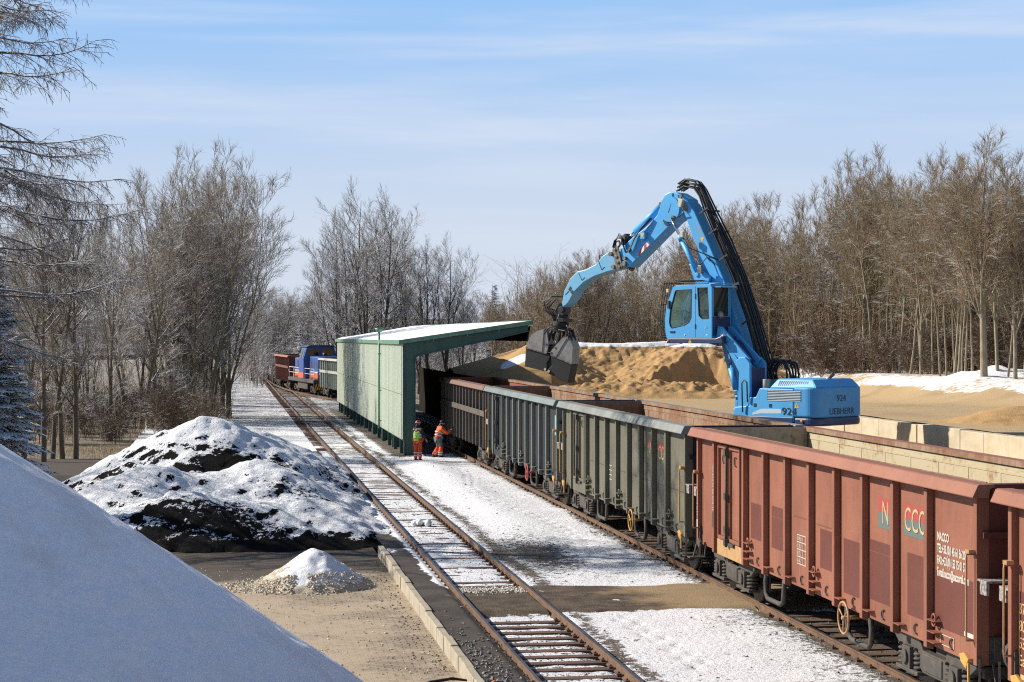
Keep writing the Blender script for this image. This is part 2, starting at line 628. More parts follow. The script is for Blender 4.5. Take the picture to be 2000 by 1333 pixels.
# ---------------------------------------------------------------- the setting
def right_centre(s):
    """d of the right-hand track's centre: straight, then swinging over to join the left one."""
    return np.interp(s, [0, 118, 128, 138, 148, 156, 164, 172, 182, 195, 215, 240, 400],
                     [11.02, 11.02, 10.92, 10.55, 9.85, 8.9, 7.85, 7.0, 6.35, 5.85, 5.55, 5.42, 5.41])


def base_z(X, Y):
    d = X * CT + Y * ST
    s = -X * ST + Y * CT
    z = -0.55 + 0 * X
    # embankment falls away to the left behind the trees
    z = z - 2.6 * sstep(-14, -34, d) * sstep(60, 100, s)
    z = z + 0.5 * (fbm(X * 0.03, Y * 0.03, 3) - 0.5) * sstep(150, 260, np.hypot(X, Y))
    return z


def far_z(X, Y):
    rr = np.hypot(X, Y)
    return np.where(rr > 400, base_z(X, Y) * 1.0 - 3, base_z(X, Y))


xs = np.concatenate([np.linspace(-2600, -300, 12), np.linspace(-250, -70, 19), np.linspace(-66, 66, 67), np.linspace(70, 250, 19), np.linspace(300, 2600, 12)])
ys = np.concatenate([np.linspace(-300, -20, 8), np.linspace(-14, 200, 108), np.linspace(210, 500, 20), np.linspace(600, 3200, 12)])
g = grid('ground', xs, ys, far_z, M_FIELD, {'bare': lambda X, Y, Z: 0.14 - 0.04 * sstep(10, -10, X) * sstep(100, 130, Y)})
tag(g, kind='structure')

# far wooded hills behind everything
def m_hill():
    t = NT('far_wooded_hill')
    c = t.mix(t.ramp(t.noise(0.06, 8, 0.75), 0.4, 0.62), (0.07, 0.065, 0.07), (0.30, 0.31, 0.35))  # blue-grey tones put distance haze into the colour
    return t.out(c, 0.95, t.bump(t.noise(0.12, 6, 0.75), 1.0, 6.0))


hx = np.linspace(-900, 900, 160)
hy = np.linspace(820, 1500, 50)


def hill_z(X, Y):
    u = X / 900.0
    crest = 3 + 14 * np.exp(-((X + 230) / 55) ** 2) + 4 * fbm(X * 0.006, Y * 0.004, 9) + 2 * fbm(X * 0.05, Y * 0.02, 4)
    return -4 + crest * sstep(820, 1050, Y) * (1 - 0.4 * np.abs(u))


h = grid('hills', hx, hy, hill_z, m_hill())
tag(h, kind='structure')


# verge between and beside the tracks: real relief, snow and gravel
_rf = random.Random(31)
FOOTPRINTS = [(44 + i * 0.42, 8.6 + 0.5 * math.sin(i * 0.12) + (0.13 if i % 2 else -0.13) + _rf.uniform(-0.04, 0.04)) for i in range(78)]
FOOTPRINTS += [(29 + i * 0.4, 7.6 - 0.02 * i + (0.13 if i % 2 else -0.13) + _rf.uniform(-0.04, 0.04)) for i in range(14)]


def verge_z(D, S):
    z = -0.165 + 0.05 * (fbm(D * 1.3, S * 1.3, 11, 4) - 0.5) + 0.10 * (fbm(D * 0.35, S * 0.35, 5, 3) - 0.5)
    z = z + 0.05 * sstep(6.2, 6.3, D)
    inner = (D > 4.75) & (D < 6.1)
    z = np.where(inner, -0.163 + 0.021 * sstep(38.5, 40, S) + 0.04 * (fbm(D * 3, S * 3, 21, 3) - 0.5), z)
    rc = right_centre(S)
    inner2 = np.abs(D - rc) < 0.69
    z = np.where(inner2, -0.165 + 0.03 * (fbm(D * 3, S * 3, 22, 3) - 0.5), z)
    near = np.minimum(np.minimum(np.abs(D - 4.66), np.abs(D - 6.16)), np.minimum(np.abs(D - rc - 0.75), np.abs(D - rc + 0.75)))
    z = z - 0.02 * sstep(0.25, 0.08, near)
    for a, c in FOOTPRINTS:
        z = z - 0.055 * np.exp(-((D - c) / 0.07) ** 2 - ((S - a) / 0.15) ** 2)
    # a low bank of snow between the tracks before the shed
    z = z + 0.16 * np.exp(-((D - 8.0) / 0.9) ** 2) * sstep(44, 54, S) * sstep(80, 74, S) * (0.6 + 0.8 * fbm(D * 0.6, S * 0.25, 31, 3))
    return z


def verge_bare(D, S, Z):
    rc = right_centre(S)
    b = np.zeros_like(D)
    b += 0.20 * sstep(0.32, 0.0, np.abs(D - 6.58 + 0.5 * (fbm(S * 0.5, D * 0, 8) - 0.5)))           # strip right of the left track
    b += 0.28 * sstep(1.3, 0.55, np.abs(D - rc)) + 0.08 * sstep(1.8, 1.0, np.abs(D - rc))
    b += 0.30 * np.exp(-((D - 7.5) / 0.8) ** 2 - ((S - 44.5) / 3.2) ** 2)
    b += 0.06 * np.exp(-((D - 9.3) / 0.6) ** 2 - ((S - 29) / 6) ** 2)
    b += ((D > 4.6) & (D < 6.2)) * (0.06 * sstep(34, 31, S) - 0.10 * sstep(38, 40, S) * sstep(66, 56, S) + 0.06 * sstep(64, 90, S))
    b += 0.30 * sstep(7.0, 7.45, D) * sstep(8.4, 7.9, D) * sstep(79, 82, S) * sstep(134, 128, S)   # shed's foot
    b += 0.75 * sstep(7.9, 8.4, D) * sstep(82.0, 83.5, S) * sstep(132, 128, S)
    b -= 0.10 * sstep(48, 56, S) * sstep(84, 78, S) * sstep(7.0, 7.6, D)
    b += 0.12 * sstep(100, 125, S)
    b += 0.10 * (fbm(D * 0.5, S * 0.2, 77, 3) - 0.5)
    return b


v1 = grid('snow_verge', np.arange(4.62, 13.45, 0.075), np.arange(8.0, 84.0, 0.1), verge_z, M_VERGE, {'bare': verge_bare}, rz=TH)
tag(v1, kind='structure')
v2 = grid('snow_verge', np.arange(-4.5, 13.5, 0.2), np.arange(83.6, 250, 0.4), lambda D, S: verge_z(D, S) - 0.5 * (S < 83.7) - 0.02 * (S < 84.1), M_VERGE, {'bare': verge_bare}, rz=TH)
tag(v2, kind='structure')

# block-paved loading area, with coal dust near the heap
pav = grid('paving', np.linspace(-15, 3.75, 64), np.arange(-4, 84.3, 0.4),
           lambda D, S: -0.285 + 0.03 * (fbm(D * 0.3, S * 0.3, 14, 3) - 0.5), m_paving(),
           {'coal': lambda D, S, Z: sstep(40.0, 44.5, S + 0.9 * (fbm(D * 0.8, S * 0.8, 6) - 0.5) + 0.9 * sstep(3.2, 1.5, D)) * 0.9 + 0.35 * np.exp(-((D - 2.0) / 1.6) ** 2 - ((S - 39.4) / 2.0) ** 2)}, rz=TH)
tag(pav, kind='structure')

# dark asphalt margin between kerb and rail
asp = grid('asphalt_margin', np.arange(3.865, 4.62, 0.05), np.arange(8, 84.0, 0.12),
           lambda D, S: -0.055 + 0.02 * (fbm(D * 2, S * 0.8, 3, 3) - 0.5) - 0.06 * sstep(4.45, 4.6, D), m_asphalt(),
           {'snow': lambda D, S, Z: sstep(3.95, 4.6, D + 0.25 * (fbm(S * 0.9, D * 2, 13) - 0.5)) * sstep(38.0, 39.0, S) * (0.66 + 0.28 * sstep(44, 60, S)) + 0.3 * sstep(54, 66, S),
            'sand': lambda D, S, Z: 0.5 * np.exp(-((S - 32.6) / 0.6) ** 2) + 0.35 * sstep(34.2, 35.2, S) * sstep(39.4, 38.4, S)}, rz=TH)
tag(asp, kind='structure')

# earth crossing laid flush with the rails
M_CROSS = m_crossing()
for a, b in ((4.72, 6.08), (6.24, 10.18), (10.36, 11.68), (11.86, 13.4)):
    c = grid('crossing', np.linspace(a, b, max(8, int((b - a) / 0.1))), np.arange(34.55, 38.95, 0.07),
             lambda D, S: -0.075 + 0.035 * (fbm(D * 1.2, S * 1.2, 41, 4) - 0.5) - 0.010 * (np.exp(-((S - 36.0 - 0.04 * D) / 0.2) ** 2) + np.exp(-((S - 37.6 - 0.04 * D) / 0.2) ** 2)) - 0.13 * (sstep(34.9 + 0.7 * fbm(D * 1.1, D * 0, 5, 4), 34.5, S) + sstep(38.0 + 0.6 * fbm(D * 0.9, D * 0, 15, 4), 38.95, S)), M_CROSS,
             {'sand': lambda D, S, Z: 0.75 * sstep(6.6, 10.0, D) + 0.15 * np.exp(-((S - 37.4) / 0.5) ** 2),
              'snow': lambda D, S, Z: 0.62 * sstep(0.75, 0.0, np.minimum(S - 34.6, 38.9 - S))}, rz=TH)
    tag(c, kind='structure')

# low lane between the wagons and the retaining wall, and the sand yard above it
lane = grid('loading_lane', np.arange(13.46, 20.6, 0.35), np.arange(-6, 65.7, 0.6),
            lambda D, S: 1.16 + 0.05 * (fbm(D * 0.8, S * 0.8, 19) - 0.5), M_YARD, {'snow': lambda D, S, Z: 0 * D}, rz=TH)
tag(lane, kind='structure')


def yard_z(D, S):
    z = 2.25 + 0.12 * (fbm(D * 0.25, S * 0.25, 23, 4) - 0.5)
    z = z + 0.26 * sstep(21.6, 20.85, D + 0.5 * (fbm(S * 0.3, D * 0, 2) - 0.5)) * (S < 65.4)      # sand banked up on the wall
    z = z - 0.55 * sstep(68, 96, S) * sstep(36, 31, D)
    z = z + 0.75 * sstep(31.5, 36.5, D) * sstep(55, 65, S)
    # small mounds by the wood and at the right-hand edge
    z = z + 0.55 * np.exp(-((D - 38.2) / 3.0) ** 2 - ((S - 88.0) / 1.6) ** 2) * (0.5 + fbm(D, S, 3))
    z = z + 0.30 * np.exp(-((D - 36) / 4.5) ** 2 - ((S - 79) / 1.2) ** 2) * (0.4 + fbm(D * 1.3, S * 1.3, 3))
    return z


def yard_snow(D, S, Z):
    X = -S * ST + D * CT; Y = S * CT + D * ST
    edge = 32.8 + 2.0 * (fbm(S * 0.15, D * 0.1, 5) - 0.5)
    return (0.38 + 0.30 * fbm(D * 0.35, S * 0.2, 51, 3)) * sstep(edge, edge + 1.6, D) * sstep(30, 45, S) + 0.2 * (fbm(D * 0.4, S * 0.4, 8) > 0.72)


yard = grid('sand_yard', np.concatenate([np.arange(13.62, 45, 0.3), np.arange(45, 75, 1.2)]), np.arange(-4, 131, 0.4), yard_z, M_YARD, {'snow': yard_snow}, rz=TH,
            keep=lambda D, S, Z: (D > 20.72) | (S > 65.8))
tag(yard, kind='structure')


def forest_z(X, Y):
    z = 2.25 + 0.5 * (fbm(X * 0.2, Y * 0.2, 12, 3) - 0.5)
    D = X * CT + Y * ST
    z = z + 0.5 * sstep(35.4, 39, D) + 6.5 * sstep(39, 72, D) * sstep(0, 14, X)
    return z - 0.8 * sstep(36.6, 35.4, D) * (Y < 108) - 1.2 * sstep(112, 106, Y) * sstep(16, 10, X)


ff = grid('forest_floor', np.arange(-4, 90, 0.6), np.arange(40, 220, 0.7), forest_z, M_FOREST,
          {'bare': lambda X, Y, Z: 0.03 + 0.24 * sstep(39.5, 44, X * CT + Y * ST + 3 * (fbm(X * 0.3, Y * 0.3, 9) - 0.5))},
          keep=lambda X, Y, Z: ((X * CT + Y * ST > 35.4) | (Y > 106)) & (X * CT + Y * ST > 15))
tag(ff, kind='structure')


# ---------------------------------------------------------------- heaps
def cone(X, Y, x, y, h, sl, c=0.6, ex=1.0, ey=1.0):
    rr = np.sqrt(((X - x) / ex) ** 2 + ((Y - y) / ey) ** 2 + c * c) - c
    return h - sl * rr


def smax(*a, k=5.0):
    a = np.stack(a)
    m = a.max(0)
    return m + np.log(np.exp(k * (a - m)).sum(0)) / k


def snowheap_z(X, Y):
    z = cone(X, Y, -8.169, 20.51, 5.02, 0.7788, 1.178, 1.0, 1.5125)
    return z + 0.07 * (fbm(X * 0.9, Y * 0.7, 2, 3) - 0.5) + 0.05 * (fbm(X * 3.5, Y * 3.0, 12, 4) - 0.5)


sh = grid('snow_heap', np.arange(-15.0, 0.4, 0.07), np.arange(6.5, 34.5, 0.09), snowheap_z, m_snowheap(), keep=lambda X, Y, Z: Z > -0.5)
tag(sh, 'big smooth snow-covered heap filling the lower left foreground, in blue shade', 'heap')


def coal_front(X): return 45.6 + 0.20 * (X + 7.4) * (X > -7.4) + 2.4 * (fbm(X * 0.45, X * 0, 91, 3) - 0.5)


def coal_z(X, Y):
    z = smax(cone(X, Y, -9.9, 60.5, 2.80, 0.56, 1.0, 1.0, 1.0),
             cone(X, Y, -9.6, 67, 2.1, 0.58, 0.8, 1.1, 1.8),
             cone(X, Y, -10.3, 53.2, 1.75, 0.54, 0.7, 1.05, 1.0),
             cone(X, Y, -7.4, 54.6, 1.80, 0.52, 0.6, 1.0, 1.3),
             cone(X, Y, -5.6, 50.2, 1.05, 0.46, 0.5, 1.1, 1.1),
             cone(X, Y, -8.6, 49.4, 1.25, 0.50, 0.5, 1.4, 0.9), k=3.2)
    # the front has been dug away: a steep black face with an uneven foot
    front = coal_front(X)
    z = np.minimum(z, np.maximum((Y - front) * 1.25, 0.05 + 0.12 * fbm(X, Y, 3)) + 0.25)
    return z - 0.33 + 0.26 * (fbm(X * 1.0, Y * 1.0, 6, 5) - 0.5) + 0.20 * (fbm(X * 3.2, Y * 3.2, 16, 4) - 0.5)


def coal_bare(X, Y, Z):
    gy, gx = np.gradient(Z, Y[1, 0] - Y[0, 0], X[0, 1] - X[0, 0])
    face = np.clip(gy * 0.9 + 0.25 * np.abs(gx), -1, 1.2)          # steep towards the yard
    b = 0.295 + 0.34 * sstep(0.42, 0.85, face) + 0.42 * (0.25 + 0.75 * sstep(-5.0, -6.6, X)) * sstep(1.9, 0.5, Y - coal_front(X) + 1.6 * (fbm(X * 0.9, Y * 0.9, 71, 3) - 0.5))
    e = lambda x, y, rx, ry: np.exp(-((X - x) / rx) ** 2 - ((Y - y) / ry) ** 2)
    b += 0.30 * e(-8.4, 57.4, 1.4, 0.9) + 0.10 * e(-12.8, 58.5, 1.2, 2.4) + 0.16 * e(-6.3, 52.6, 1.6, 0.8)
    b += 0.30 * e(-4.6, 47.4, 1.2, 0.8) + 0.22 * e(-7.9, 47.6, 1.6, 1.5) + 0.16 * e(-8.2, 57.2, 1.8, 1.0)
    b -= 0.22 * e(-7.2, 55.0, 0.9, 1.6) + 0.22 * e(-10.8, 52.6, 1.5, 0.9) + 0.2 * e(-9.9, 60.3, 2.0, 1.4)
    b += 0.16 * sstep(0.0, -0.25, Z) + 0.09 * sstep(-9, -6, X) * sstep(54, 60, Y)
    return b + 0.24 * (fbm(X * 0.9 + Y * 0.5, Y * 0.8, 44, 4) - 0.5)


ch = grid('coal_heap', np.arange(-17, -2.4, 0.09), np.arange(43, 80, 0.11), coal_z, m_heap(), {'bare': coal_bare}, keep=lambda X, Y, Z: (Z > -0.36) & (X * CT + Y * ST < 4.35))
tag(ch, 'large black coal heap half covered with snow left of the rails', 'heap')


def gh_z(X, Y):
    z = cone(X, Y, -4.32, 40.6, 0.80, 0.66, 0.10, 1.0, 1.0) * 1.0
    return z - 0.27 + 0.10 * (fbm(X * 5, Y * 5, 5, 3) - 0.5)


gh = grid('gravel_heap', np.arange(-6.3, -2.5, 0.035), np.arange(38.6, 42.6, 0.035), gh_z, m_gravelheap(),
          {'bare': lambda X, Y, Z: 0.27 + 0.5 * sstep(-0.05, -0.22, Z) + 0.32 * sstep(-0.05, -0.8, X + 4.3 + 0.2 * (40.6 - Y)) * sstep(0.45, 0.2, Z)}, keep=lambda X, Y, Z: Z > -0.3)
tag(gh, 'little cone of pale gravel topped with snow on the paving', 'heap')


def sand_z(X, Y):
    back = cone(X, Y, 6.0, 115.0, 3.7, 0.63, 0.8, 2.2, 1.0)
    left = cone(X, Y, 1.7, 111.5, 3.1, 0.64, 0.5, 1.0, 1.4)
    right = cone(X, Y, 11.0, 111.0, 3.0, 0.60, 0.8, 1.3, 1.2)
    top = 2.95 + 0.10 * np.sin(X * 0.6 + 1) + 0.14 * (fbm(X * 0.4, Y * 0.4, 8) - 0.5)
    z = np.minimum(smax(back, left, right, k=3), top)
    # the dug face towards the track: buttresses, gullies running down it, a slumped toe
    but = 2.4 * (fbm(X * 0.28 + 3, Y * 0, 15, 3) - 0.5) + 0.7 * np.abs(fbm(X * 0.9 + 0.15 * Y, Y * 0.05, 35, 3) - 0.5) * 2
    cut = 106.6 + but
    face = (Y - cut) * 1.9 + 0.95 * (fbm(X * 1.3 + 0.6 * Y, Y * 0.3, 18, 4) - 0.5) + 0.6 * (fbm(X * 0.5, Y * 0.5, 28, 3) - 0.5)
    ledge = sstep(0.45, 0.62, fbm(X * 0.35, Y * 0.1, 66, 3))
    face = face + 0.35 * ledge * np.sin(np.clip(face, 0, 3) * 2.1)
    toe = cone(X, Y, 7.4, 104.0, 0.85, 0.34, 0.4, 3.6, 1.0) + 0.30 * (fbm(X * 0.7, Y * 0.7, 28, 4) - 0.5)
    dug = sstep(2.2, 3.2, X) * sstep(16.5, 14.5, X)
    z = np.where(dug > 0, np.minimum(z, z * (1 - dug) + dug * np.maximum(face, -0.3)), z)
    z = np.maximum(z, np.where((X > 2.4), toe, -1))
    lump = dug * sstep(0.1, 0.5, z) * sstep(2.9, 2.6, z)
    return 1.75 + z + (0.03 + 0.20 * lump) * (fbm(X * 2.2, Y * 2.2, 38, 4) - 0.5) * 2 + 0.09 * lump * (fbm(X * 7, Y * 7, 39, 2) - 0.5)


def sand_snow(X, Y, Z):
    d = 0.85 * sstep(4.42, 4.56, Z + 0.10 * fbm(X * 0.6, Y * 0.6, 2)) * (X > 1.2)
    d += 0.85 * np.exp(-((X - 0.1) / 0.9) ** 4 - ((Y - 109.0) / 0.8) ** 4)
    return d


sa = grid('sand_heap', np.arange(-5.0, 19.0, 0.09), np.arange(96.0, 121, 0.09), sand_z, M_SAND, {'snow': sand_snow}, keep=lambda X, Y, Z: (Z > 1.62) & (X * CT + Y * ST > 13.62))
tag(sa, 'big yellow sand heap with a dug face and snow on top', 'heap')
# the small sand pile at the right-hand edge
p0 = np.array(W(62.0, 30.5))
sp = grid('sand_pile', np.arange(-6, 6, 0.12), np.arange(-4, 4, 0.12),
          lambda X, Y: 2.2 + cone(X, Y, 0, 0, 0.62, 0.30, 0.5, 1.25, 1.0) + 0.22 * (fbm(X * 1.2, Y * 1.2, 55, 4) - 0.5), M_SAND,
          {'snow': lambda X, Y, Z: 0.62 * np.exp(-((X + 2.0) / 0.5) ** 2 - ((Y + 2.2) / 0.3) ** 2)}, loc=(17.0, 62.0, 0), keep=lambda X, Y, Z: Z > 2.1)
tag(sp, 'small low pile of yellow sand above the concrete wall at the right edge', 'heap')
# ---------------------------------------------------------------- railway tracks
M_RAIL = pmat('rusty_rail', (0.15, 0.078, 0.038), [((0.085, 0.048, 0.03), (3, 3, 3), 0.4, 0.65), ((0.22, 0.115, 0.045), (9, 2, 9), 0.55, 0.7, 0.7)], (40, 0.3, 0.004), 0.8)
M_RAILTOP = pmat('worn_rail_head', (0.11, 0.09, 0.08), [((0.07, 0.05, 0.038), (2, 2, 2), 0.45, 0.65)], None, 0.5, 0.5)
M_TIE = pmat('rusty_steel_sleeper', (0.115, 0.06, 0.038), [((0.06, 0.038, 0.03), 4, 0.4, 0.65)], (25, 0.5, 0.01), 0.85)
RAILPROF = [(-0.062, -0.165), (0.062, -0.165), (0.062, -0.152), (0.012, -0.132), (0.009, -0.045), (0.034, -0.032), (0.034, -0.006), (0.026, 0.0), (-0.026, 0.0), (-0.034, -0.006), (-0.034, -0.032), (-0.009, -0.045), (-0.012, -0.132), (-0.062, -0.152)]


def make_track(label, centre, s0, s1, step):
    root = thing('railway_track', label, 'railway track', (0, 0, 0), TH, 'the two railway tracks')
    for side in (-0.75, 0.75):
        mb = MB()
        ss = np.arange(s0, s1 + 0.01, step)
        vs, fs, mi = [], [], []
        n = len(RAILPROF)
        for s in ss:
            c = float(centre(s)) + side
            for a, b in RAILPROF: vs.append((c + a, s, b))
        for i in range(len(ss) - 1):
            for k in range(n):
                k2 = (k + 1) % n
                mb.cur = 0
                fs.append((i * n + k, i * n + k2, (i + 1) * n + k2, (i + 1) * n + k))
                mi.append(1 if k in (6, 7, 8) else 0)
        mb.add(vs, fs, False)
        mb.mi = mi
        mb.build('rail', [M_RAIL, M_RAILTOP], root)
    # sleepers: the first hundred one by one, the rest as one part
    def sleeper(mb, s, c, rnd):
        mb.box(c - 1.25, c + 1.25, s - 0.115, s + 0.115, -0.27, -0.143 + rnd)
        for side in (-0.75, 0.75):
            for o in (-0.085, 0.085):
                mb.box(c + side + o - 0.035, c + side + o + 0.035, s - 0.06, s + 0.06, -0.145, -0.098)
                mb.cyl((c + side + o, s, -0.1), (c + side + o, s, -0.072), 0.018, 6)
    ts = np.arange(s0 + 0.3, s1, 0.62)
    vis = [s for s in ts if not (34.7 < s < 38.8)]
    rr = random.Random(4)
    for s in vis[:99]:
        mb = MB(); sleeper(mb, 0, 0, rr.uniform(-0.008, 0.012))
        o = mb.build('sleeper', M_TIE, root)
        o.location = (float(centre(s)), s, 0)
    mb = MB()
    for s in vis[99:]:
        mb.box(float(centre(s)) - 1.25, float(centre(s)) + 1.25, s - 0.115, s + 0.115, -0.27, -0.143 + rr.uniform(-0.008, 0.012))
    o = mb.build('sleeper', M_TIE, root)
    o['kind'] = 'stuff'
    return root


make_track('empty left railway track with rusty rails beside the coal heap', lambda s: 5.41, 9.0, 250, 60)
make_track('right railway track under the row of open freight wagons', right_centre, 9.0, 236, 3)

# kerb along the paving
kb = thing('kerb', 'pale concrete kerb between sandy paving and dark asphalt', 'kerb', (0, 0, 0), TH)
M_KERB = m_kerb()
rr = random.Random(9)
for i, s in enumerate(np.arange(8.0, 45.9, 1.0)):
    mb = MB()
    e = rr.uniform(-0.012, 0.012)
    mb.box(3.725 + e, 3.86 + e, s + 0.006, s + 0.994, -0.6, -0.02 + rr.uniform(-0.012, 0.012))
    mb.build('kerb_stone', M_KERB, kb, 0.012)

# ---------------------------------------------------------------- retaining walls on the right
def m_wall():
    t = NT('wall_concrete')
    c = t.mix(t.ramp(t.noise((0.9, 0.9, 1.6), 6, 0.65), 0.35, 0.7), (0.50, 0.43, 0.31), (0.40, 0.33, 0.22))
    c = t.mix(t.ramp(t.noise((5, 5, 0.5), 5, 0.65), 0.58, 0.78, 0, 0.6), c, (0.28, 0.22, 0.15))
    c = t.mix(t.ramp(t.noise((0.22, 0.22, 0.3), 3, 0.5, off=6.0), 0.58, 0.68, 0, 0.55), c, (0.46, 0.34, 0.17))
    return t.out(c, 0.9, t.bump(t.noise(22, 5, 0.7), 0.3, 0.01))


M_WALL = m_wall()
wl = thing('retaining_wall', 'pale concrete block wall holding back the sand yard behind the wagons', 'wall', (0, 0, 0), TH)
for i, s in enumerate(np.arange(-6.0, 64.0, 1.65)):
    mb = MB()
    e = rr.uniform(-0.02, 0.02)
    mb.box(20.5 + e, 20.85 + e, s + 0.008, s + 1.642, 0.4, 2.50 + rr.uniform(-0.02, 0.02))
    mb.build('wall_block', M_WALL, wl, 0.02)
rw = thing('ramp_wall', 'wall with painted-in roof shade along the track inside the open shed', 'wall', (0, 0, 0), TH)
M_WALLSHADE = pmat('roof_shaded_wall', (0.022, 0.02, 0.018), [((0.045, 0.038, 0.03), (3, 3, 0.7), 0.45, 0.7)], (12, 0.3, 0.02), 0.95, spec=0.0)  # near-black tone is the roof's shade put into the wall colour
for i, s in enumerate(np.arange(80.0, 130.0, 5.0)):
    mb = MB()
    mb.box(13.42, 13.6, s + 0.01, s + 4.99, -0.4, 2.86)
    mb.build('wall_board', M_WALLSHADE, rw, 0.02)
rb = thing('ramp_kerb', 'low dark concrete ramp wall beside the right track', 'wall', (0, 0, 0), TH)
for a, b, t_ in ((-6, 65.6, 1.12), (65.62, 79.9, 2.30)):
    mb = MB(); mb.box(13.42, 13.6, a, b, -0.5, t_); mb.build('wall_block', M_WALL, rb, 0.02)
mb = MB(); mb.box(13.62, 20.8, 65.64, 65.82, 0.3, 2.28); mb.build('wall_block', M_WALL, rb, 0.02)

# ---------------------------------------------------------------- the open-sided shed
def m_sheet():
    t = NT('weathered_green_sheet')
    n = t.noise((0.5, 1.6, 0.10), 6, 0.65)
    c = t.mix(t.ramp(n, 0.38, 0.66), (0.54, 0.585, 0.49), (0.46, 0.52, 0.42))
    st = t.ramp(t.noise((2, 3.2, 0.14), 6, 0.75, off=4.0), 0.55, 0.72, 0, 0.7)
    c = t.mix(st, c, (0.14, 0.20, 0.155))
    c = t.mix(t.ramp(t.noise((2, 9, 0.6), 5, 0.7, off=8.0), 0.66, 0.76, 0, 0.5), c, (0.24, 0.23, 0.17))
    return t.out(c, 0.65, t.bump(t.noise((1, 2, 1), 4), 0.15, 0.02), spec=0.3)


M_SHEET = m_sheet()
M_GREEN = pmat('dark_green_steel', (0.030, 0.090, 0.070), [((0.02, 0.062, 0.05), (3, 3, 1), 0.4, 0.7), ((0.10, 0.09, 0.06), 14, 0.68, 0.76, 0.6)], (18, 0.15, 0.01), 0.5)
M_GREEN2 = pmat('pale_green_pipe', (0.12, 0.26, 0.17), [((0.08, 0.18, 0.12), (5, 5, 1), 0.4, 0.7)], None, 0.5)
M_DARKIN = pmat('shade_dark_inside', (0.018, 0.022, 0.018), [((0.035, 0.035, 0.03), 1.5, 0.4, 0.7)], None, 0.95, spec=0.0)  # shade inside the shed, put into the colour of lining, valance, purlins


def m_roofsnow():
    t = NT('roof_snow')
    return t.out((0.88, 0.89, 0.91), 0.7, t.bump(t.noise((2.2, 0.5, 2), 4, 0.5), 0.35, 0.10), spec=0.2)


S0, S1 = 81.3, 128.8
shed = thing('open_shed', 'green open-sided loading shed with snowy cantilever roof over the track', 'shed', W(S0, 0), TH)
LEN = S1 - S0
EAVE0, EAVE1 = 4.87, 4.80


def eave(y): return EAVE0 + (EAVE1 - EAVE0) * y / LEN


# corrugated side wall, seen from the left
mb = MB()
pitch = 0.30
prof = []
y = 0.0
while y < LEN - pitch:
    prof += [(7.66, y), (7.66, y + 0.12), (7.612, y + 0.15), (7.612, y + 0.27)]
    y += pitch
prof += [(7.66, y), (7.66, LEN)]
n = len(prof)
vs = [(a, b, 0.60) for a, b in prof] + [(a, b, eave(b)) for a, b in prof]
vs += [(7.69, b, 0.60) for a, b in prof] + [(7.69, b, eave(b)) for a, b in prof]
fs = [(i, n + i, n + i + 1, i + 1) for i in range(n - 1)] + [(2 * n + i, 2 * n + i + 1, 3 * n + i + 1, 3 * n + i) for i in range(n - 1)]
fs += [(i, i + 1, 2 * n + i + 1, 2 * n + i) for i in range(n - 1)] + [(n + i, 3 * n + i, 3 * n + i + 1, n + i + 1) for i in range(n - 1)]
fs += [(0, 2 * n, 3 * n, n), (n - 1, 2 * n - 1, 4 * n - 1, 3 * n - 1)]
mb.add(vs, fs, False)
mb.build('wall_sheet', M_SHEET, shed)
mb = MB(); mb.box(7.70, 7.74, 0.4, LEN, 0.7, 4.7); mb.build('shade_lining', M_DARKIN, shed)  # dark sheet behind the cladding paints in the inside shade
for z in (2.55,):
    mb = MB(); mb.box(7.604, 7.609, 0.05, LEN, z, z + 0.015); mb.build('sheet_joint', M_GREEN, shed)
# frames: column, haunched cantilever beam
nfr = 9
for i in range(nfr):
    yy = LEN * i / (nfr - 1)
    y0 = yy - (0.02 if i == 0 else 0.14) + (-0.10 if i == nfr - 1 else 0)
    fr = MB()
    zt = eave(yy)
    # web
    fr.prism([(7.74, -0.3), (8.20, -0.3), (8.20, 4.22), (8.55, 4.33), (9.6, 4.56), (11.6, 4.98), (13.22, 5.36), (13.22, 5.64), (7.74, zt - 0.06)], y0 + 0.07, y0 + 0.13, 'y')
    # flanges
    fr.box(7.72, 7.76, y0, y0 + 0.2, -0.3, zt - 0.07)
    fr.box(8.20, 8.235, y0, y0 + 0.2, -0.3, 4.22)
    fr.prism([(8.2, 4.17), (8.55, 4.28), (9.6, 4.51), (11.6, 4.93), (13.24, 5.31), (13.24, 5.36), (11.6, 4.98), (9.6, 4.56), (8.55, 4.33), (8.2, 4.22)], y0, y0 + 0.2, 'y')
    fr.prism([(7.72, zt - 0.07), (13.26, 5.63), (13.26, 5.67), (7.72, zt - 0.03)], y0, y0 + 0.2, 'y')
    fr.box(7.6, 8.4, y0 - 0.12, y0 + 0.32, -0.34, -0.12)
    o = fr.build('portal_frame', M_GREEN, shed)
    if i == 0:
        bp = MB(); bp.box(7.78, 8.18, y0 + 0.045, y0 + 0.068, 4.02, 4.06)
        bp.build('splice_plate', M_GREEN, o)
# short posts carrying the sheet
for i in range(15):
    yy = 1.6 + i * 3.1
    mb = MB(); mb.box(7.70, 7.86, yy, yy + 0.14, -0.3, 0.8); mb.build('post', M_GREEN, shed)
mb = MB(); mb.box(7.69, 7.79, 0.3, LEN, 0.53, 0.595); mb.build('bottom_rail', M_GREEN, shed)
# roof plate, snow blanket, edge trim, hanging valance on the right
def roof(x, y, off): return eave(y) + (5.72 - eave(y)) * (x - 7.6) / (13.36 - 7.6) + off


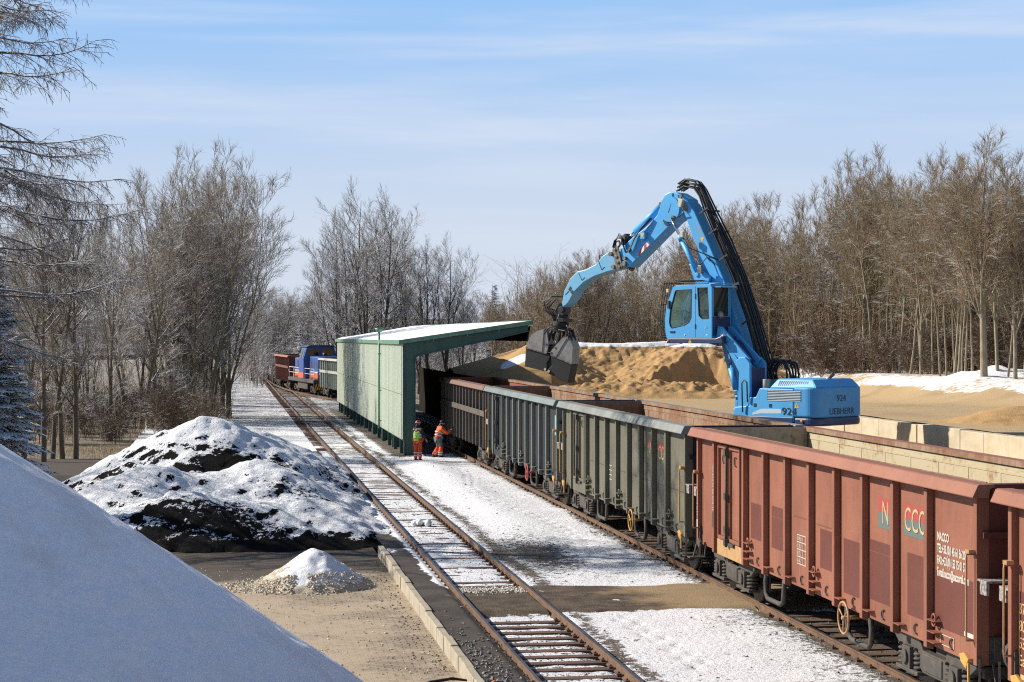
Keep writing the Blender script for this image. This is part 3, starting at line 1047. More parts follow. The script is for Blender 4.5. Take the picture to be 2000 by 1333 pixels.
mb = MB()
for (x0, x1, y0, y1, a, b) in ((7.52, 13.40, -0.12, LEN + 0.1, 0.0, 0.05),):
    c = [(x0, y0), (x1, y0), (x1, y1), (x0, y1)]
    vs = [(x, y, roof(x, y, a)) for x, y in c] + [(x, y, roof(x, y, b)) for x, y in c]
    mb.add(vs, [(0, 3, 2, 1), (4, 5, 6, 7), (0, 1, 5, 4), (1, 2, 6, 5), (2, 3, 7, 6), (3, 0, 4, 7)], False)
mb.build('roof', M_GREEN, shed)
gx, gy = np.linspace(7.56, 13.36, 40), np.linspace(-0.08, LEN + 0.06, 160)


def rs_z(X, Y):
    edge = np.minimum(np.minimum(X - 7.56, 13.36 - X), np.minimum(Y + 0.08, LEN + 0.06 - Y))
    th = 0.055 + 0.06 * sstep(0, 0.25 + 0.5 * fbm(Y * 0.6, X * 0.6, 62, 3), edge) + 0.07 * (fbm(X * 0.9, Y * 0.25, 61, 4) - 0.5)
    return eave(Y) + (5.72 - eave(Y)) * (X - 7.6) / (13.36 - 7.6) + th


o = grid('roof_snow', gx, gy, rs_z, m_roofsnow(), parent=shed)
mb = MB()
for (xa, ya, xb, yb) in ((7.50, -0.15, 13.42, -0.15), (13.42, -0.15, 13.42, LEN + 0.1), (7.50, -0.15, 7.50, LEN + 0.1)):
    vs = []
    dx, dy = (0, 0.028) if ya == yb else (0.018 if xa < 9 else -0.018, 0)
    for (x, y) in ((xa, ya), (xb, yb), (xb + dx, yb + dy), (xa + dx, ya + dy)):
        vs.append((x, y, roof(x, y, -0.10)))
    for (x, y) in ((xa, ya), (xb, yb), (xb + dx, yb + dy), (xa + dx, ya + dy)):
        vs.append((x, y, roof(x, y, 0.085)))
    mb.add(vs, [(0, 3, 2, 1), (4, 5, 6, 7), (0, 1, 5, 4), (1, 2, 6, 5), (2, 3, 7, 6), (3, 0, 4, 7)], False)
mb.build('roof_trim', M_GREEN2, shed)
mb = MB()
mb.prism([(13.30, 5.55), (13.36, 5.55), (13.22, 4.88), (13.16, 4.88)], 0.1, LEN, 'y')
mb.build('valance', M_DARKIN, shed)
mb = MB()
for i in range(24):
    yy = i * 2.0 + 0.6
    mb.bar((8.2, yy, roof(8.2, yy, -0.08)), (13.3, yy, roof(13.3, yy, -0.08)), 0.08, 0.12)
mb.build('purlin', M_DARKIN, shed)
# brackets dangling under the front trim
for x in (9.0, 10.5, 11.9, 13.2):
    mb = MB(); mb.box(x, x + 0.03, -0.16, -0.13, roof(x, 0, -0.2), roof(x, 0, -0.09)); mb.build('bracket', M_GREEN2, shed)
# vent pipe in front of the wall
vp = MB()
vp.cyl((7.50, 10.6, 0.55), (7.50, 10.6, 5.38), 0.055, 12)
vp.cyl((7.50, 10.6, 5.30), (7.50, 10.6, 5.46), 0.14, 14, 0.20)
vp.cyl((7.50, 10.6, 5.46), (7.50, 10.6, 5.50), 0.20, 14)
for z in (0.9, 2.4, 4.2): vp.box(7.44, 7.64, 10.57, 10.63, z, z + 0.05)
vp.build('vent_pipe', M_GREEN2, shed)
# ---------------------------------------------------------------- open freight wagons
def paint(name, base, dark, dust, rust, amt=0.5, rough=0.6, ry=0.0):
    t = NT(name)
    c = t.mix(t.ramp(t.noise((0.8, 0.8, 0.5), 5, 0.6), 0.35, 0.68), base, dark)
    c = t.mix(t.ramp(t.noise((7, 5, 0.35), 6, 0.7, off=2.0), 0.55, 0.78, 0, amt), c, dust)
    c = t.mix(t.ramp(t.noise((4, 4, 1.2), 7, 0.75, off=5.0), 0.62, 0.70, 0, amt), c, rust)
    c = t.mix(t.ramp(t.noise(28, 4, 0.7, off=7.0), 0.66, 0.73, 0, 0.8), c, rust)
    c = t.mix(t.ramp(t.noise((16, 16, 0.5), 5, 0.7, off=11.0), 0.57, 0.71, 0, 0.6), c, tuple(v * 0.5 for v in dark))
    return t.out(c, rough, t.bump(t.noise((1.6, 1.2, 1.6), 4, 0.6), 0.55, 0.05), spec=0.3)


def inner(name, base, rust, lo=0.45, hi=0.62):
    t = NT(name)
    n = t.math('ADD', t.math('MULTIPLY', t.noise((1.2, 1.2, 1.6), 7, 0.75), 0.62), t.math('MULTIPLY', t.noise((9, 9, 3), 5, 0.75, off=3.0), 0.38))
    c = t.mix(t.ramp(n, lo, hi), base, rust)
    c = t.mix(t.ramp(t.noise((14, 2, 10), 5, 0.75, off=8.0), 0.60, 0.68, 0, 0.7), c, tuple(v * 0.55 for v in rust))
    return t.out(c, 0.85, t.bump(t.noise(7, 5, 0.7), 0.35, 0.02), spec=0.2)


RUST = (0.17, 0.07, 0.03)
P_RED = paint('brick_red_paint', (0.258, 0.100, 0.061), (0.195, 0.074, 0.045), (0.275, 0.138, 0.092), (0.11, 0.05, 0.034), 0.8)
P_REDDK = paint('dark_red_patch_and_end_shade', (0.125, 0.038, 0.026), (0.105, 0.032, 0.022), (0.17, 0.058, 0.038), (0.08, 0.03, 0.02), 0.4)
P_REDRIM = paint('red_rim_paint', (0.29, 0.119, 0.072), (0.235, 0.094, 0.057), (0.24, 0.12, 0.08), (0.12, 0.06, 0.042), 0.75)
P_GREY = paint('greenish_grey_paint', (0.135, 0.127, 0.090), (0.10, 0.096, 0.072), (0.22, 0.20, 0.148), (0.10, 0.075, 0.05), 0.65)
P_GREYRIM = paint('bleached_grey_rim', (0.225, 0.24, 0.22), (0.15, 0.16, 0.148), (0.14, 0.15, 0.145), (0.16, 0.13, 0.10), 0.8)
P_BLUE = paint('dark_blue_grey_paint', (0.018, 0.024, 0.030), (0.013, 0.017, 0.021), (0.045, 0.042, 0.034), (0.09, 0.065, 0.045), 0.6)  # panels far darker than the ribs
P_BLUERIB = paint('chalky_rib_paint', (0.175, 0.165, 0.13), (0.125, 0.14, 0.135), (0.085, 0.19, 0.19), (0.19, 0.11, 0.06), 0.75)
P_BLUERIM = paint('bleached_teal_rim', (0.17, 0.21, 0.205), (0.13, 0.155, 0.155), (0.09, 0.22, 0.22), (0.12, 0.13, 0.13), 0.9)
P_BROWN = paint('dark_brown_paint', (0.020, 0.016, 0.016), (0.014, 0.014, 0.018), (0.10, 0.07, 0.055), (0.10, 0.05, 0.035), 0.5)
P_BROWNRIB = paint('greyed_brown_ribs', (0.115, 0.096, 0.078), (0.085, 0.072, 0.062), (0.14, 0.12, 0.094), (0.15, 0.085, 0.055), 0.6)
P_BROWNRIM = paint('rusty_brown_rim', (0.19, 0.098, 0.066), (0.155, 0.105, 0.083), (0.11, 0.135, 0.13), (0.16, 0.08, 0.05), 0.8)
P_FARGREY = paint('far_wagon_green', (0.10, 0.125, 0.115), (0.08, 0.10, 0.095), (0.17, 0.16, 0.13), (0.1, 0.07, 0.05), 0.4)
P_FARRIB = paint('far_wagon_ribs', (0.36, 0.38, 0.33), (0.30, 0.31, 0.27), (0.42, 0.40, 0.33), (0.2, 0.14, 0.1), 0.5)
P_FARRED = paint('far_wagon_red', (0.15, 0.055, 0.04), (0.12, 0.045, 0.035), (0.20, 0.08, 0.06), (0.1, 0.045, 0.03), 0.4)
I_TAN = inner('rusty_tan_lining', (0.42, 0.36, 0.24), (0.25, 0.125, 0.06), 0.50, 0.66)
I_BROWN = inner('rusty_brown_lining', (0.30, 0.215, 0.145), (0.20, 0.10, 0.06), 0.38, 0.60)
I_DARK = inner('dark_rust_lining', (0.22, 0.145, 0.10), (0.15, 0.075, 0.05), 0.36, 0.58)
I_RED = inner('red_lining', (0.26, 0.085, 0.055), (0.20, 0.075, 0.05), 0.4, 0.6)
M_BOGIE = pmat('sooty_bogie_steel', (0.052, 0.046, 0.040), [((0.085, 0.068, 0.05), 4, 0.45, 0.68), ((0.03, 0.028, 0.026), 9, 0.55, 0.7)], (20, 0.4, 0.01), 0.75)
M_WHEEL = pmat('wheel_steel', (0.075, 0.06, 0.05), [((0.13, 0.09, 0.06), 5, 0.5, 0.7)], None, 0.55, 0.4)
M_YEL = pmat('orange_yellow_paint', (0.50, 0.27, 0.055), [((0.33, 0.17, 0.05), 7, 0.5, 0.7)], None, 0.6)
M_BRONZE = pmat('faded_ochre_paint', (0.38, 0.215, 0.105), [((0.26, 0.13, 0.07), 8, 0.5, 0.7)], None, 0.6)
M_PINK = pmat('red_pink_paint', (0.42, 0.06, 0.07), [((0.25, 0.05, 0.05), 8, 0.5, 0.7)], None, 0.6)
M_BLACK = pmat('black_rubber', (0.014, 0.014, 0.015), [((0.03, 0.03, 0.03), 9, 0.5, 0.7)], None, 0.6)
M_WHITE = pmat('white_stencil', (0.52, 0.46, 0.39), [((0.36, 0.26, 0.19), 18, 0.52, 0.7)], None, 0.8)
M_YSTEN = pmat('yellow_stencil', (0.55, 0.36, 0.15), [((0.42, 0.25, 0.11), 14, 0.55, 0.7)], None, 0.8)
M_LOGOR = pmat('logo_red', (0.33, 0.045, 0.036), [((0.26, 0.06, 0.045), 9, 0.5, 0.7)], None, 0.7)
M_LOGOT = pmat('logo_teal', (0.085, 0.125, 0.12), [((0.12, 0.12, 0.105), 9, 0.5, 0.7)], None, 0.7)
M_LOGOC = pmat('logo_cream', (0.42, 0.33, 0.17), [((0.34, 0.23, 0.125), 12, 0.5, 0.7)], None, 0.7)
M_LETDK = pmat('letter_outline', (0.05, 0.03, 0.025), (), None, 0.7)
M_REDLINE = pmat('rust_line', (0.13, 0.05, 0.03), (), None, 0.8)

WL = 14.7          # body length
RIBY = [1.76 + 1.34 * k for k in range(8)]


def make_bogie():
    root = bpy.data.objects.new('bogie', None)
    COL.objects.link(root)
    fr = MB()
    for sx in (-1, 1):
        x0, x1 = (0.93, 1.06) if sx > 0 else (-1.06, -0.93)
        prof = [(-1.55, 0.70), (-1.50, 0.82), (-0.55, 0.78), (-0.40, 0.62), (0.40, 0.62), (0.55, 0.78), (1.50, 0.82), (1.55, 0.70), (1.30, 0.56), (0.98, 0.60), (0.62, 0.42), (0.40, 0.30), (-0.40, 0.30), (-0.62, 0.42), (-0.98, 0.60), (-1.30, 0.56)]
        fr.prism(prof, x0, x1, 'x')
        fr.box(min(x0, x1) - 0.02, max(x0, x1) + 0.02, -0.36, 0.36, 0.34, 0.60)
    fr.box(-0.93, 0.93, -0.22, 0.22, 0.40, 0.74)
    fr.box(-0.93, 0.93, -1.50, -1.40, 0.55, 0.72)
    fr.box(-0.93, 0.93, 1.40, 1.50, 0.55, 0.72)
    frame = fr.build('bogie_frame', M_BOGIE, root, 0.015)
    for yy in (-0.9, 0.9):
        w = MB()
        w.cyl((-1.0, yy, 0.46), (1.0, yy, 0.46), 0.075, 12)
        for sx in (-1, 1):
            xa = sx * 0.685
            w.cyl((xa, yy, 0.46), (xa + sx * 0.03, yy, 0.46), 0.49, 36)
            w.cyl((xa + sx * 0.03, yy, 0.46), (xa + sx * 0.125, yy, 0.46), 0.46, 36, 0.452)
            w.cyl((xa + sx * 0.125, yy, 0.46), (xa + sx * 0.19, yy, 0.46), 0.11, 18)
        w.build('wheelset', M_WHEEL, root)
        for sx in (-1, 1):
            b = MB()
            b.box(sx * 1.0 - 0.13, sx * 1.0 + 0.13, yy - 0.16, yy + 0.16, 0.30, 0.62)
            b.cyl((sx * 1.13, yy, 0.46), (sx * 1.17, yy, 0.46), 0.11, 14)
            b.box(sx * 1.0 - 0.12, sx * 1.0 + 0.12, yy - 0.44, yy + 0.44, 0.24, 0.30)
            b.build('axle_box', M_BOGIE, root, 0.012)
            for o in (-0.31, 0.31):
                sp = MB()
                pts = []
                for k in range(60):
                    a = k / 59 * 2 * math.pi * 4.5
                    pts.append((sx * 1.0 + 0.095 * math.cos(a), yy + o + 0.095 * math.sin(a), 0.31 + 0.30 * k / 59))
                sp.tube(pts, 0.024, 6)
                sp.cyl((sx * 1.0, yy + o, 0.3), (sx * 1.0, yy + o, 0.62), 0.04, 8)
                sp.build('spring', M_BOGIE, root)
    return root


BOGIE = make_bogie()
_bogie_used = [False]


def put_bogie(parent, y, x=0.0, flip=False):
    if not _bogie_used[0]:
        b = BOGIE; _bogie_used[0] = True
        b.parent = parent
    else:
        b = copy_tree(BOGIE, parent)
    b.location = (x, y, 0)
    if flip: b.rotation_euler = (0, 0, math.pi)
    return b


def make_buffer(parent, x, y, sgn):
    b = MB()
    b.box(x - 0.17, x + 0.17, y, y + sgn * 0.06, 0.88, 1.22)
    b.cyl((x, y + sgn * 0.06, 1.05), (x, y + sgn * 0.36, 1.05), 0.105, 16)
    b.cyl((x, y + sgn * 0.36, 1.05), (x, y + sgn * 0.46, 1.05), 0.075, 16)
    b.cyl((x, y + sgn * 0.46, 1.05), (x, y + sgn * 0.50, 1.05), 0.23, 22)
    return b.build('buffer', M_BOGIE, parent, 0.008)


def make_wagon(s0, label, pal, style='bulk', ang=0.0, xc=None, logo=None, flip=False, near_detail=True):
    xc = right_centre(s0) if xc is None else xc
    root = thing('freight_wagon', label, 'freight wagon', W(s0, xc), TH + ang, 'open freight wagons')
    Y = (lambda v: WL - v) if flip else (lambda v: v)

    def yb(a, b):
        a, b = Y(a), Y(b)
        return (min(a, b), max(a, b))
    P, RB, RM, INN = pal['panel'], pal['rib'], pal['rim'], pal['inner']
    ZB, ZT = 0.82, 3.24
    # floor and underframe
    mb = MB()
    mb.box(-1.15, 1.15, 0.06, WL - 0.06, 1.14, 1.22)
    mb.build('floor', I_DARK, root)
    mb = MB()
    mb.box(-0.28, 0.28, 0.0, WL, 0.86, 1.12)
    for k in range(9): mb.box(-1.1, 1.1, 0.9 + k * 1.6, 1.02 + k * 1.6, 0.95, 1.12)
    for e in (0.0, WL - 0.14): mb.box(-1.24, 1.24, e, e + 0.14, 0.84, 1.21)
    for sx in (-1, 1):
        mb.prism([(sx * 0.9, 0.9), (sx * 1.16, 0.9), (sx * 1.16, 1.1), (sx * 0.9, 1.1)], 0.2, WL - 0.2, 'y')
    mb.build('underframe', pal.get('frame', M_BOGIE), root)
    # side walls: outer skin and lining
    for sx in (-1, 1):
        mb = MB()
        mb.box(*sorted((sx * 1.165, sx * 1.185)), 0.04, WL - 0.04, ZB, ZT - 0.12)
        mb.build('side_wall', P, root)
        mb = MB()
        mb.box(*sorted((sx * 1.125, sx * 1.16)), 0.10, WL - 0.10, 1.2, ZT - 0.01)
        if near_detail:
            for k in range(11):
                yy = 0.8 + k * 1.31
                mb.box(*sorted((sx * 1.118, sx * 1.1255)), yy, yy + 0.07, 1.25, ZT - 0.22)
            mb.box(*sorted((sx * 1.115, sx * 1.1255)), 0.12, WL - 0.12, ZT - 0.24, ZT - 0.20)
        mb.build('lining', INN, root)
        mb = MB(); mb.box(*sorted((sx * 1.075, sx * 1.098)), 0.10, WL - 0.10, ZT - 0.09, ZT + 0.004)
        mb.build('rim_lining', I_BROWN, root)
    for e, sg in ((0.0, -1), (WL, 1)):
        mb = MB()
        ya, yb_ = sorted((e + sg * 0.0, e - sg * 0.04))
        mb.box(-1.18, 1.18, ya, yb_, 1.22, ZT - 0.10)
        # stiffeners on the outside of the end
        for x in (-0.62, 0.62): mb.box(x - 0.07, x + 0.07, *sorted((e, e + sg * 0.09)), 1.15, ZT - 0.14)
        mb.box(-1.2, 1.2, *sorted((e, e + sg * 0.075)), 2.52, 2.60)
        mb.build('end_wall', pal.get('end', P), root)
        mb = MB()
        ya, yb_ = sorted((e - sg * 0.045, e - sg * 0.08))
        mb.box(-1.12, 1.12, ya, yb_, 1.22, ZT - 0.01)
        mb.box(-1.1, 1.1, *sorted((e - sg * 0.08, e - sg * 0.11)), ZT - 0.55, ZT - 0.47)
        mb.build('end_lining', INN, root)
        # platform ledge with trodden snow, corner posts
        mb = MB()
        mb.prism([(-1.26, 1.96), (1.26, 1.96), (1.26, 1.99), (-1.26, 1.99)], *sorted((e + sg * 0.002, e + sg * 0.30)), 'y')
        mb.prism([(-1.26, 1.80), (-1.22, 1.80), (-1.22, 1.958), (-1.26, 1.958)], *sorted((e + sg * 0.09, e + sg * 0.30)), 'y')
        mb.build('end_ledge', pal.get('ledge', M_GRATE), root)
        for sx in (-1, 1):
            make_buffer(root, sx * 0.875, e, sg)
            mb = MB()
            mb.box(*sorted((sx * 1.10, sx * 1.27)), *sorted((e + sg * 0.005, e - sg * 0.10)), 0.84, ZT - 0.15)
            mb.build('corner_post', RB, root)
    mb = MB()
    for e, sg in ((0.0, -1), (WL, 1)):
        mb.cyl((0, e, 0.98), (0, e + sg * 0.45, 0.93), 0.05, 10)
        mb.box(-0.09, 0.09, *sorted((e + sg * 0.02, e + sg * 0.2)), 0.86, 1.1)
    mb.build('coupling', M_BOGIE, root)
    # top rim: sloping flange all round
    mb = MB()
    for sx in (-1, 1):
        mb.prism([(sx * 1.10, ZT - 0.03), (sx * 1.12, ZT), (sx * 1.32, ZT), (sx * 1.345, ZT - 0.012), (sx * 1.42, ZT - 0.165), (sx * 1.405, ZT - 0.18), (sx * 1.19, ZT - 0.17), (sx * 1.17, ZT - 0.06)], -0.22, WL + 0.22, 'y')
    mb.build('top_rim', RM, root, 0.01)
    mb = MB()
    for e, sg in ((0.0, -1), (WL, 1)):
        mb.box(-1.098, 1.098, *sorted((e + sg * 0.12, e - sg * 0.07)), ZT - 0.16, ZT - 0.006)
    mb.build('end_rim', pal.get('endrim', RM), root, 0.008)
    # ribs
    if style == 'bulk':
        ribs = [(v, 0.125) for v in RIBY] + [(13.30, 0.14)]
        for v, w in ribs:
            for sx in (-1, 1):
                a, b = yb(v - w / 2, v + w / 2)
                m_ = MB()
                xo = sx * 1.295
                xi = sx * 1.186
                m_.prism([(xi, ZB - 0.05), (xo, ZB - 0.02), (xo, ZT - 0.21), (xi, ZT - 0.21)], a, b, 'y')
                m_.build('rib', RB, root, 0.012)
        # double doors with locking bars
        for sx in (-1, 1):
            for (da, db) in ((11.42, 12.18), (12.26, 13.02)):
                a, b = yb(da, db)
                m_ = MB()
                xo, xi = sx * 1.275, sx * 1.187
                for (p, q, z0, z1) in ((a, a + 0.06, 1.12, ZT - 0.24), (b - 0.06, b, 1.12, ZT - 0.24), (a + 0.06, b - 0.06, 1.12, 1.19), (a + 0.06, b - 0.06, ZT - 0.31, ZT - 0.24)):
                    m_.box(*sorted((xi, xo)), p, q, z0, z1)
                m_.box(*sorted((xi, sx * 1.225)), a + 0.06, b - 0.06, 1.19, ZT - 0.31)
                d_ = m_.build('door', RB if pal.get('doorrib') else P, root, 0.008)
                hl = MB()
                zz = 2.72
                pts = [(sx * 1.23, (a + b) / 2 + 0.07 * math.cos(t_), zz + 0.085 * math.sin(t_)) for t_ in np.linspace(-1.9, 1.9, 9)]
                pts = [(p[0] + sx * 0.02, p[1], p[2]) for p in pts]
                hl.tube(pts, 0.013, 6)
                hl.build('door_loop', M_BOGIE, d_)
            a = Y(12.22)
            m_ = MB()
            m_.cyl((sx * 1.315, a, 1.02), (sx * 1.315, a, ZT - 0.26), 0.028, 10)
            for z in (1.05, 1.3, 1.95, ZT - 0.42): m_.box(sx * 1.315 - 0.045, sx * 1.315 + 0.045, a - 0.06, a + 0.06, z, z + 0.13)
            m_.box(sx * 1.29 - 0.02, sx * 1.29 + 0.06, a - 0.45, a - 0.1, 1.06, 1.11)
            m_.build('locking_bar', M_BOGIE, root)
            a, b = yb(11.3, 13.1)
            m_ = MB(); m_.box(*sorted((sx * 1.188, sx * 1.262)), a, b, ZB - 0.03, 1.10)
            m_.build('door_sill', pal.get('sill', P), root, 0.008)
    else:
        for k in range(14):
            v = 0.55 + k * 1.045
            for sx in (-1, 1):
                m_ = MB(); m_.box(*sorted((sx * 1.187, sx * 1.285)), v - 0.045, v + 0.045, ZB, ZT - 0.2)
                m_.build('rib', RB, root)
        for sx in (-1, 1):
            m_ = MB(); m_.box(*sorted((sx * 1.289, sx * 1.32)), 0.1, WL - 0.1, 2.05, 2.27)
            m_.build('side_band', RB, root, 0.006)
    # steps, loops and small fittings between the ribs
    if near_detail and style == 'bulk':
        for sx in (-1, 1):
            for k, zs in ((0, (1.30, 1.14, 1.00)), (4, (1.30, 1.14, 1.0)), (7, (1.34, 1.18, 1.04))):
                v = RIBY[k] - 0.07
                a, b = yb(v - 0.30, v)
                m_ = MB()
                for z in zs: m_.box(*sorted((sx * 1.188, sx * 1.31)), a, b, z - 0.1, z - 0.088)
                pts = [(sx * 1.25, (a + b) / 2 + 0.07 * math.cos(t_), zs[1] + 0.07 + 0.085 * math.sin(t_)) for t_ in np.linspace(0, 2 * math.pi, 14)[:-1]]
                m_.tube(pts, 0.016, 6, True)
                m_.build('step', RB, root)
            for k in (1, 2, 3, 5, 6):
                v = RIBY[k] - 0.07
                a, b = yb(v - 0.26, v)
                m_ = MB(); m_.box(*sorted((sx * 1.188, sx * 1.30)), a, b, ZB + 0.12, ZB + 0.135); m_.build('bracket', RB, root)
            for k in range(8):
                v = Y(RIBY[k] - 0.75)
                m_ = MB()
                pts = [(sx * 1.205, v + 0.075 * math.cos(t_), 0.96 + 0.07 * math.sin(t_)) for t_ in np.linspace(-1.9, 1.9, 8)]
                m_.tube(pts, 0.013, 6); m_.build('lashing_loop', M_BOGIE, root)
    # bogies
    for yy in (2.05, WL - 2.05): put_bogie(root, yy)
    # safety frames beside the bogies, brake gear, brake wheel, handrails
    if style == 'bulk':
        for sx in (-1, 1):
            for (ya, sgn) in ((4.6, 1), (10.1, -1)):
                m_ = MB()
                yy = Y(ya); s_ = sgn * (-1 if flip else 1)
                m_.tube([(sx * 1.1, yy, 0.95), (sx * 1.1, yy - s_ * 0.12, 0.62), (sx * 1.1, yy - s_ * 0.10, 0.40), (sx * 1.1, yy + s_ * 0.02, 0.31), (sx * 1.1, yy + s_ * 0.8, 0.31), (sx * 1.1, yy + s_ * 0.98, 0.38), (sx * 1.1, yy + s_ * 1.02, 0.55), (sx * 1.1, yy + s_ * 1.08, 0.95)], 0.045, 10)
                m_.build('safety_frame', pal.get('frame', M_BOGIE), root)
            m_ = MB()
            yy = Y(5.15)
            m_.tube([(sx * 1.33, yy + 0.25 * math.cos(t_), 0.70 + 0.25 * math.sin(t_)) for t_ in np.linspace(0, 2 * math.pi, 28)[:-1]], 0.019, 8, True)
            for t_ in (0.5, 2.6, 4.7): m_.cyl((sx * 1.33, yy, 0.70), (sx * 1.33, yy + 0.25 * math.cos(t_), 0.70 + 0.25 * math.sin(t_)), 0.014, 6)
            m_.cyl((sx * 1.05, yy, 0.70), (sx * 1.36, yy, 0.70), 0.03, 10)
            m_.build('brake_wheel', pal['wheel'], root)
            for v in (0.10, WL - 0.10):
                m_ = MB()
                yy = Y(v)
                m_.tube([(sx * 1.27, yy, 2.30), (sx * 1.37, yy, 2.30), (sx * 1.37, yy, 2.24), (sx * 1.37, yy, 1.22), (sx * 1.37, yy, 1.16), (sx * 1.27, yy, 1.16)], 0.016, 8)
                m_.box(sx * 1.31 - 0.05, sx * 1.31 + 0.05, yy - 0.06, yy + 0.06, 2.31, 2.36)
                m_.build('handrail', pal['rail'], root)
                m_ = MB()
                sg = 1 if v < 1 else -1
                yy = Y(v + sg * 0.22)
                m_.prism([(yy - 0.18, 0.90), (yy - 0.02, 0.97), (yy + 0.13, 0.93), (yy + 0.08, 0.84), (yy - 0.10, 0.76)], *sorted((sx * 1.28, sx * 1.33)), 'x')
                m_.bar((sx * 1.31, yy - 0.15, 0.85), (sx * 1.31, yy - 0.16, 0.58), 0.04, 0.03)
                m_.build('lever_guard', pal.get('guard', M_YEL) if v < 1 or 'guard' in pal else M_BOGIE, root, 0.01)
                m_ = MB()
                yy = Y(v - sg * 0.28)
                m_.box(sx * 1.2 - 0.2, sx * 1.2 + 0.14, yy - 0.12, yy + 0.12, 0.50, 0.525)
                m_.bar((sx * 1.30, yy, 0.5), (sx * 1.22, yy + sg * 0.2, 1.0), 0.03, 0.03)
                m_.bar((sx * 1.05, yy, 0.5), (sx * 1.05, yy + sg * 0.2, 1.0), 0.03, 0.03)
                m_.build('foot_step', M_BOGIE, root)
        m_ = MB()
        m_.cyl((-0.5, WL / 2 - 0.7, 0.72), (-0.5, WL / 2 + 0.7, 0.72), 0.19, 18)
        m_.cyl((0, 3.5, 0.6), (0, WL - 3.5, 0.6), 0.03, 8)
        m_.box(0.2, 0.7, WL / 2 - 0.3, WL / 2 + 0.3, 0.6, 0.9)
        m_.build('brake_gear', M_BOGIE, root)
    return root, Y


M_GRATE = pmat('snow_dusted_ledge', (0.30, 0.28, 0.26), [((0.12, 0.09, 0.08), 22, 0.45, 0.6)], (60, 0.4, 0.01), 0.85)
PAL_RED = dict(panel=P_RED, rib=P_RED, rim=P_REDRIM, inner=I_TAN, end=P_REDDK, endrim=P_REDDK, wheel=M_BRONZE, rail=M_BRONZE, frame=M_BOGIE, sill=pmat('ochre_sill', (0.40, 0.24, 0.10), [((0.34, 0.17, 0.08), 5, 0.45, 0.65)], None, 0.7))  # ends take the dark patch red: their shade put into the paint
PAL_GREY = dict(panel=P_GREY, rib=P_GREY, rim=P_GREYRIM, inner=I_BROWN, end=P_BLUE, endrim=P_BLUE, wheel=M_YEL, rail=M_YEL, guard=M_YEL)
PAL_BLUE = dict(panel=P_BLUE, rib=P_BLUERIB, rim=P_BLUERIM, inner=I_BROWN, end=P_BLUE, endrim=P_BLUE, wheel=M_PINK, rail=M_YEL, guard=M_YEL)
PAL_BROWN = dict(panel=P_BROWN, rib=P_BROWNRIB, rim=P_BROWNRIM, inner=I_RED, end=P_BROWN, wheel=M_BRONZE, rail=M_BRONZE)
PAL_FG = dict(panel=P_FARGREY, rib=P_FARRIB, rim=P_FARRIB, inner=I_DARK, end=P_FARGREY, wheel=M_PINK, rail=M_BRONZE)
PAL_FR = dict(panel=P_FARRED, rib=P_FARRED, rim=P_REDRIM, inner=I_DARK, end=P_FARRED, wheel=M_PINK, rail=M_BRONZE)


def side_text(root, Y, text, size, mat, y, z, x=-1.19, vertical=False, sx=1.0, bold=0.0, depth=0.0025):
    """lettering on the left-hand side (faces -x); reads from far to near"""
    if vertical:
        m = basis(None, (0, 0, 1), (0, 1, 0), (x, y, z))
    else:
        m = basis(None, (0, -1, 0), (0, 0, 1), (x, y, z))
    return lettering(text, size, mat, root, m, sx=sx, depth=depth, bold=bold)


def patch(root, mat, y0, y1, z0, z1, x=-1.1885, name='paint_patch'):
    m_ = MB(); m_.box(x - 0.0015, x, y0, y1, z0, z1)
    return m_.build(name, mat, root)


# the near, cropped red wagon at the right edge (turned round: plain panel at its far end)
w1, Y1 = make_wagon(7.55, 'nearest salmon red open wagon, cropped at the right edge of the picture', PAL_RED, flip=True)
patch(w1, P_REDDK, WL - 1.68, WL - 0.12, 0.95, 1.98)
for i, (tx, sx_) in enumerate((('37 RIV', 0.9), ('80 D-NACCO', 0.9), ('5375 430-2', 0.9), ('Eanos', 0.95))):
    side_text(w1, Y1, tx, 0.20, M_YSTEN, WL - 0.16, 1.70 - 0.215 * i, sx=sx_, x=-1.192)
patch(w1, M_YSTEN, WL - 0.75, WL - 0.2, 0.885, 0.945)
# the red wagon
w2, Y2 = make_wagon(23.25, 'salmon red open wagon with logo and telephone lettering, tan rusty inside', PAL_RED)
for (a, b, z0, z1) in ((0.12, 1.66, 1.12, 1.90), (1.95, 2.72, 1.12, 2.02), (3.28, 4.32, 1.12, 2.04), (4.62, 5.55, 1.05, 1.92), (6.05, 6.75, 1.30, 1.95), (8.65, 9.55, 1.32, 2.08), (10.0, 10.9, 1.35, 2.02)):
    patch(w2, P_REDDK, a, b, z0, z1)
for (a, b, z) in ((3.28, 4.32, 1.86), (8.65, 9.5, 1.88), (6.0, 6.95, 2.0), (7.35, 8.2, 2.02)):
    m_ = MB(); m_.box(-1.193, -1.19, a, b, z, z + 0.014); m_.build('paint_edge', M_REDLINE, w2)
for i, (tx, sx_) in enumerate((('NACCO', 0.62), ('TEL:+33.(0)1 45 61 56 20', 0.52), ('FAX:+33.(0)1 53 75 01 57', 0.52), ('E-mail.nacco@naccorail.com', 0.52))):
    side_text(w2, Y2, tx, 0.165, M_WHITE, 1.56, 2.33 - 0.165 * i, sx=sx_ * 1.12, x=-1.1905, bold=0.03)
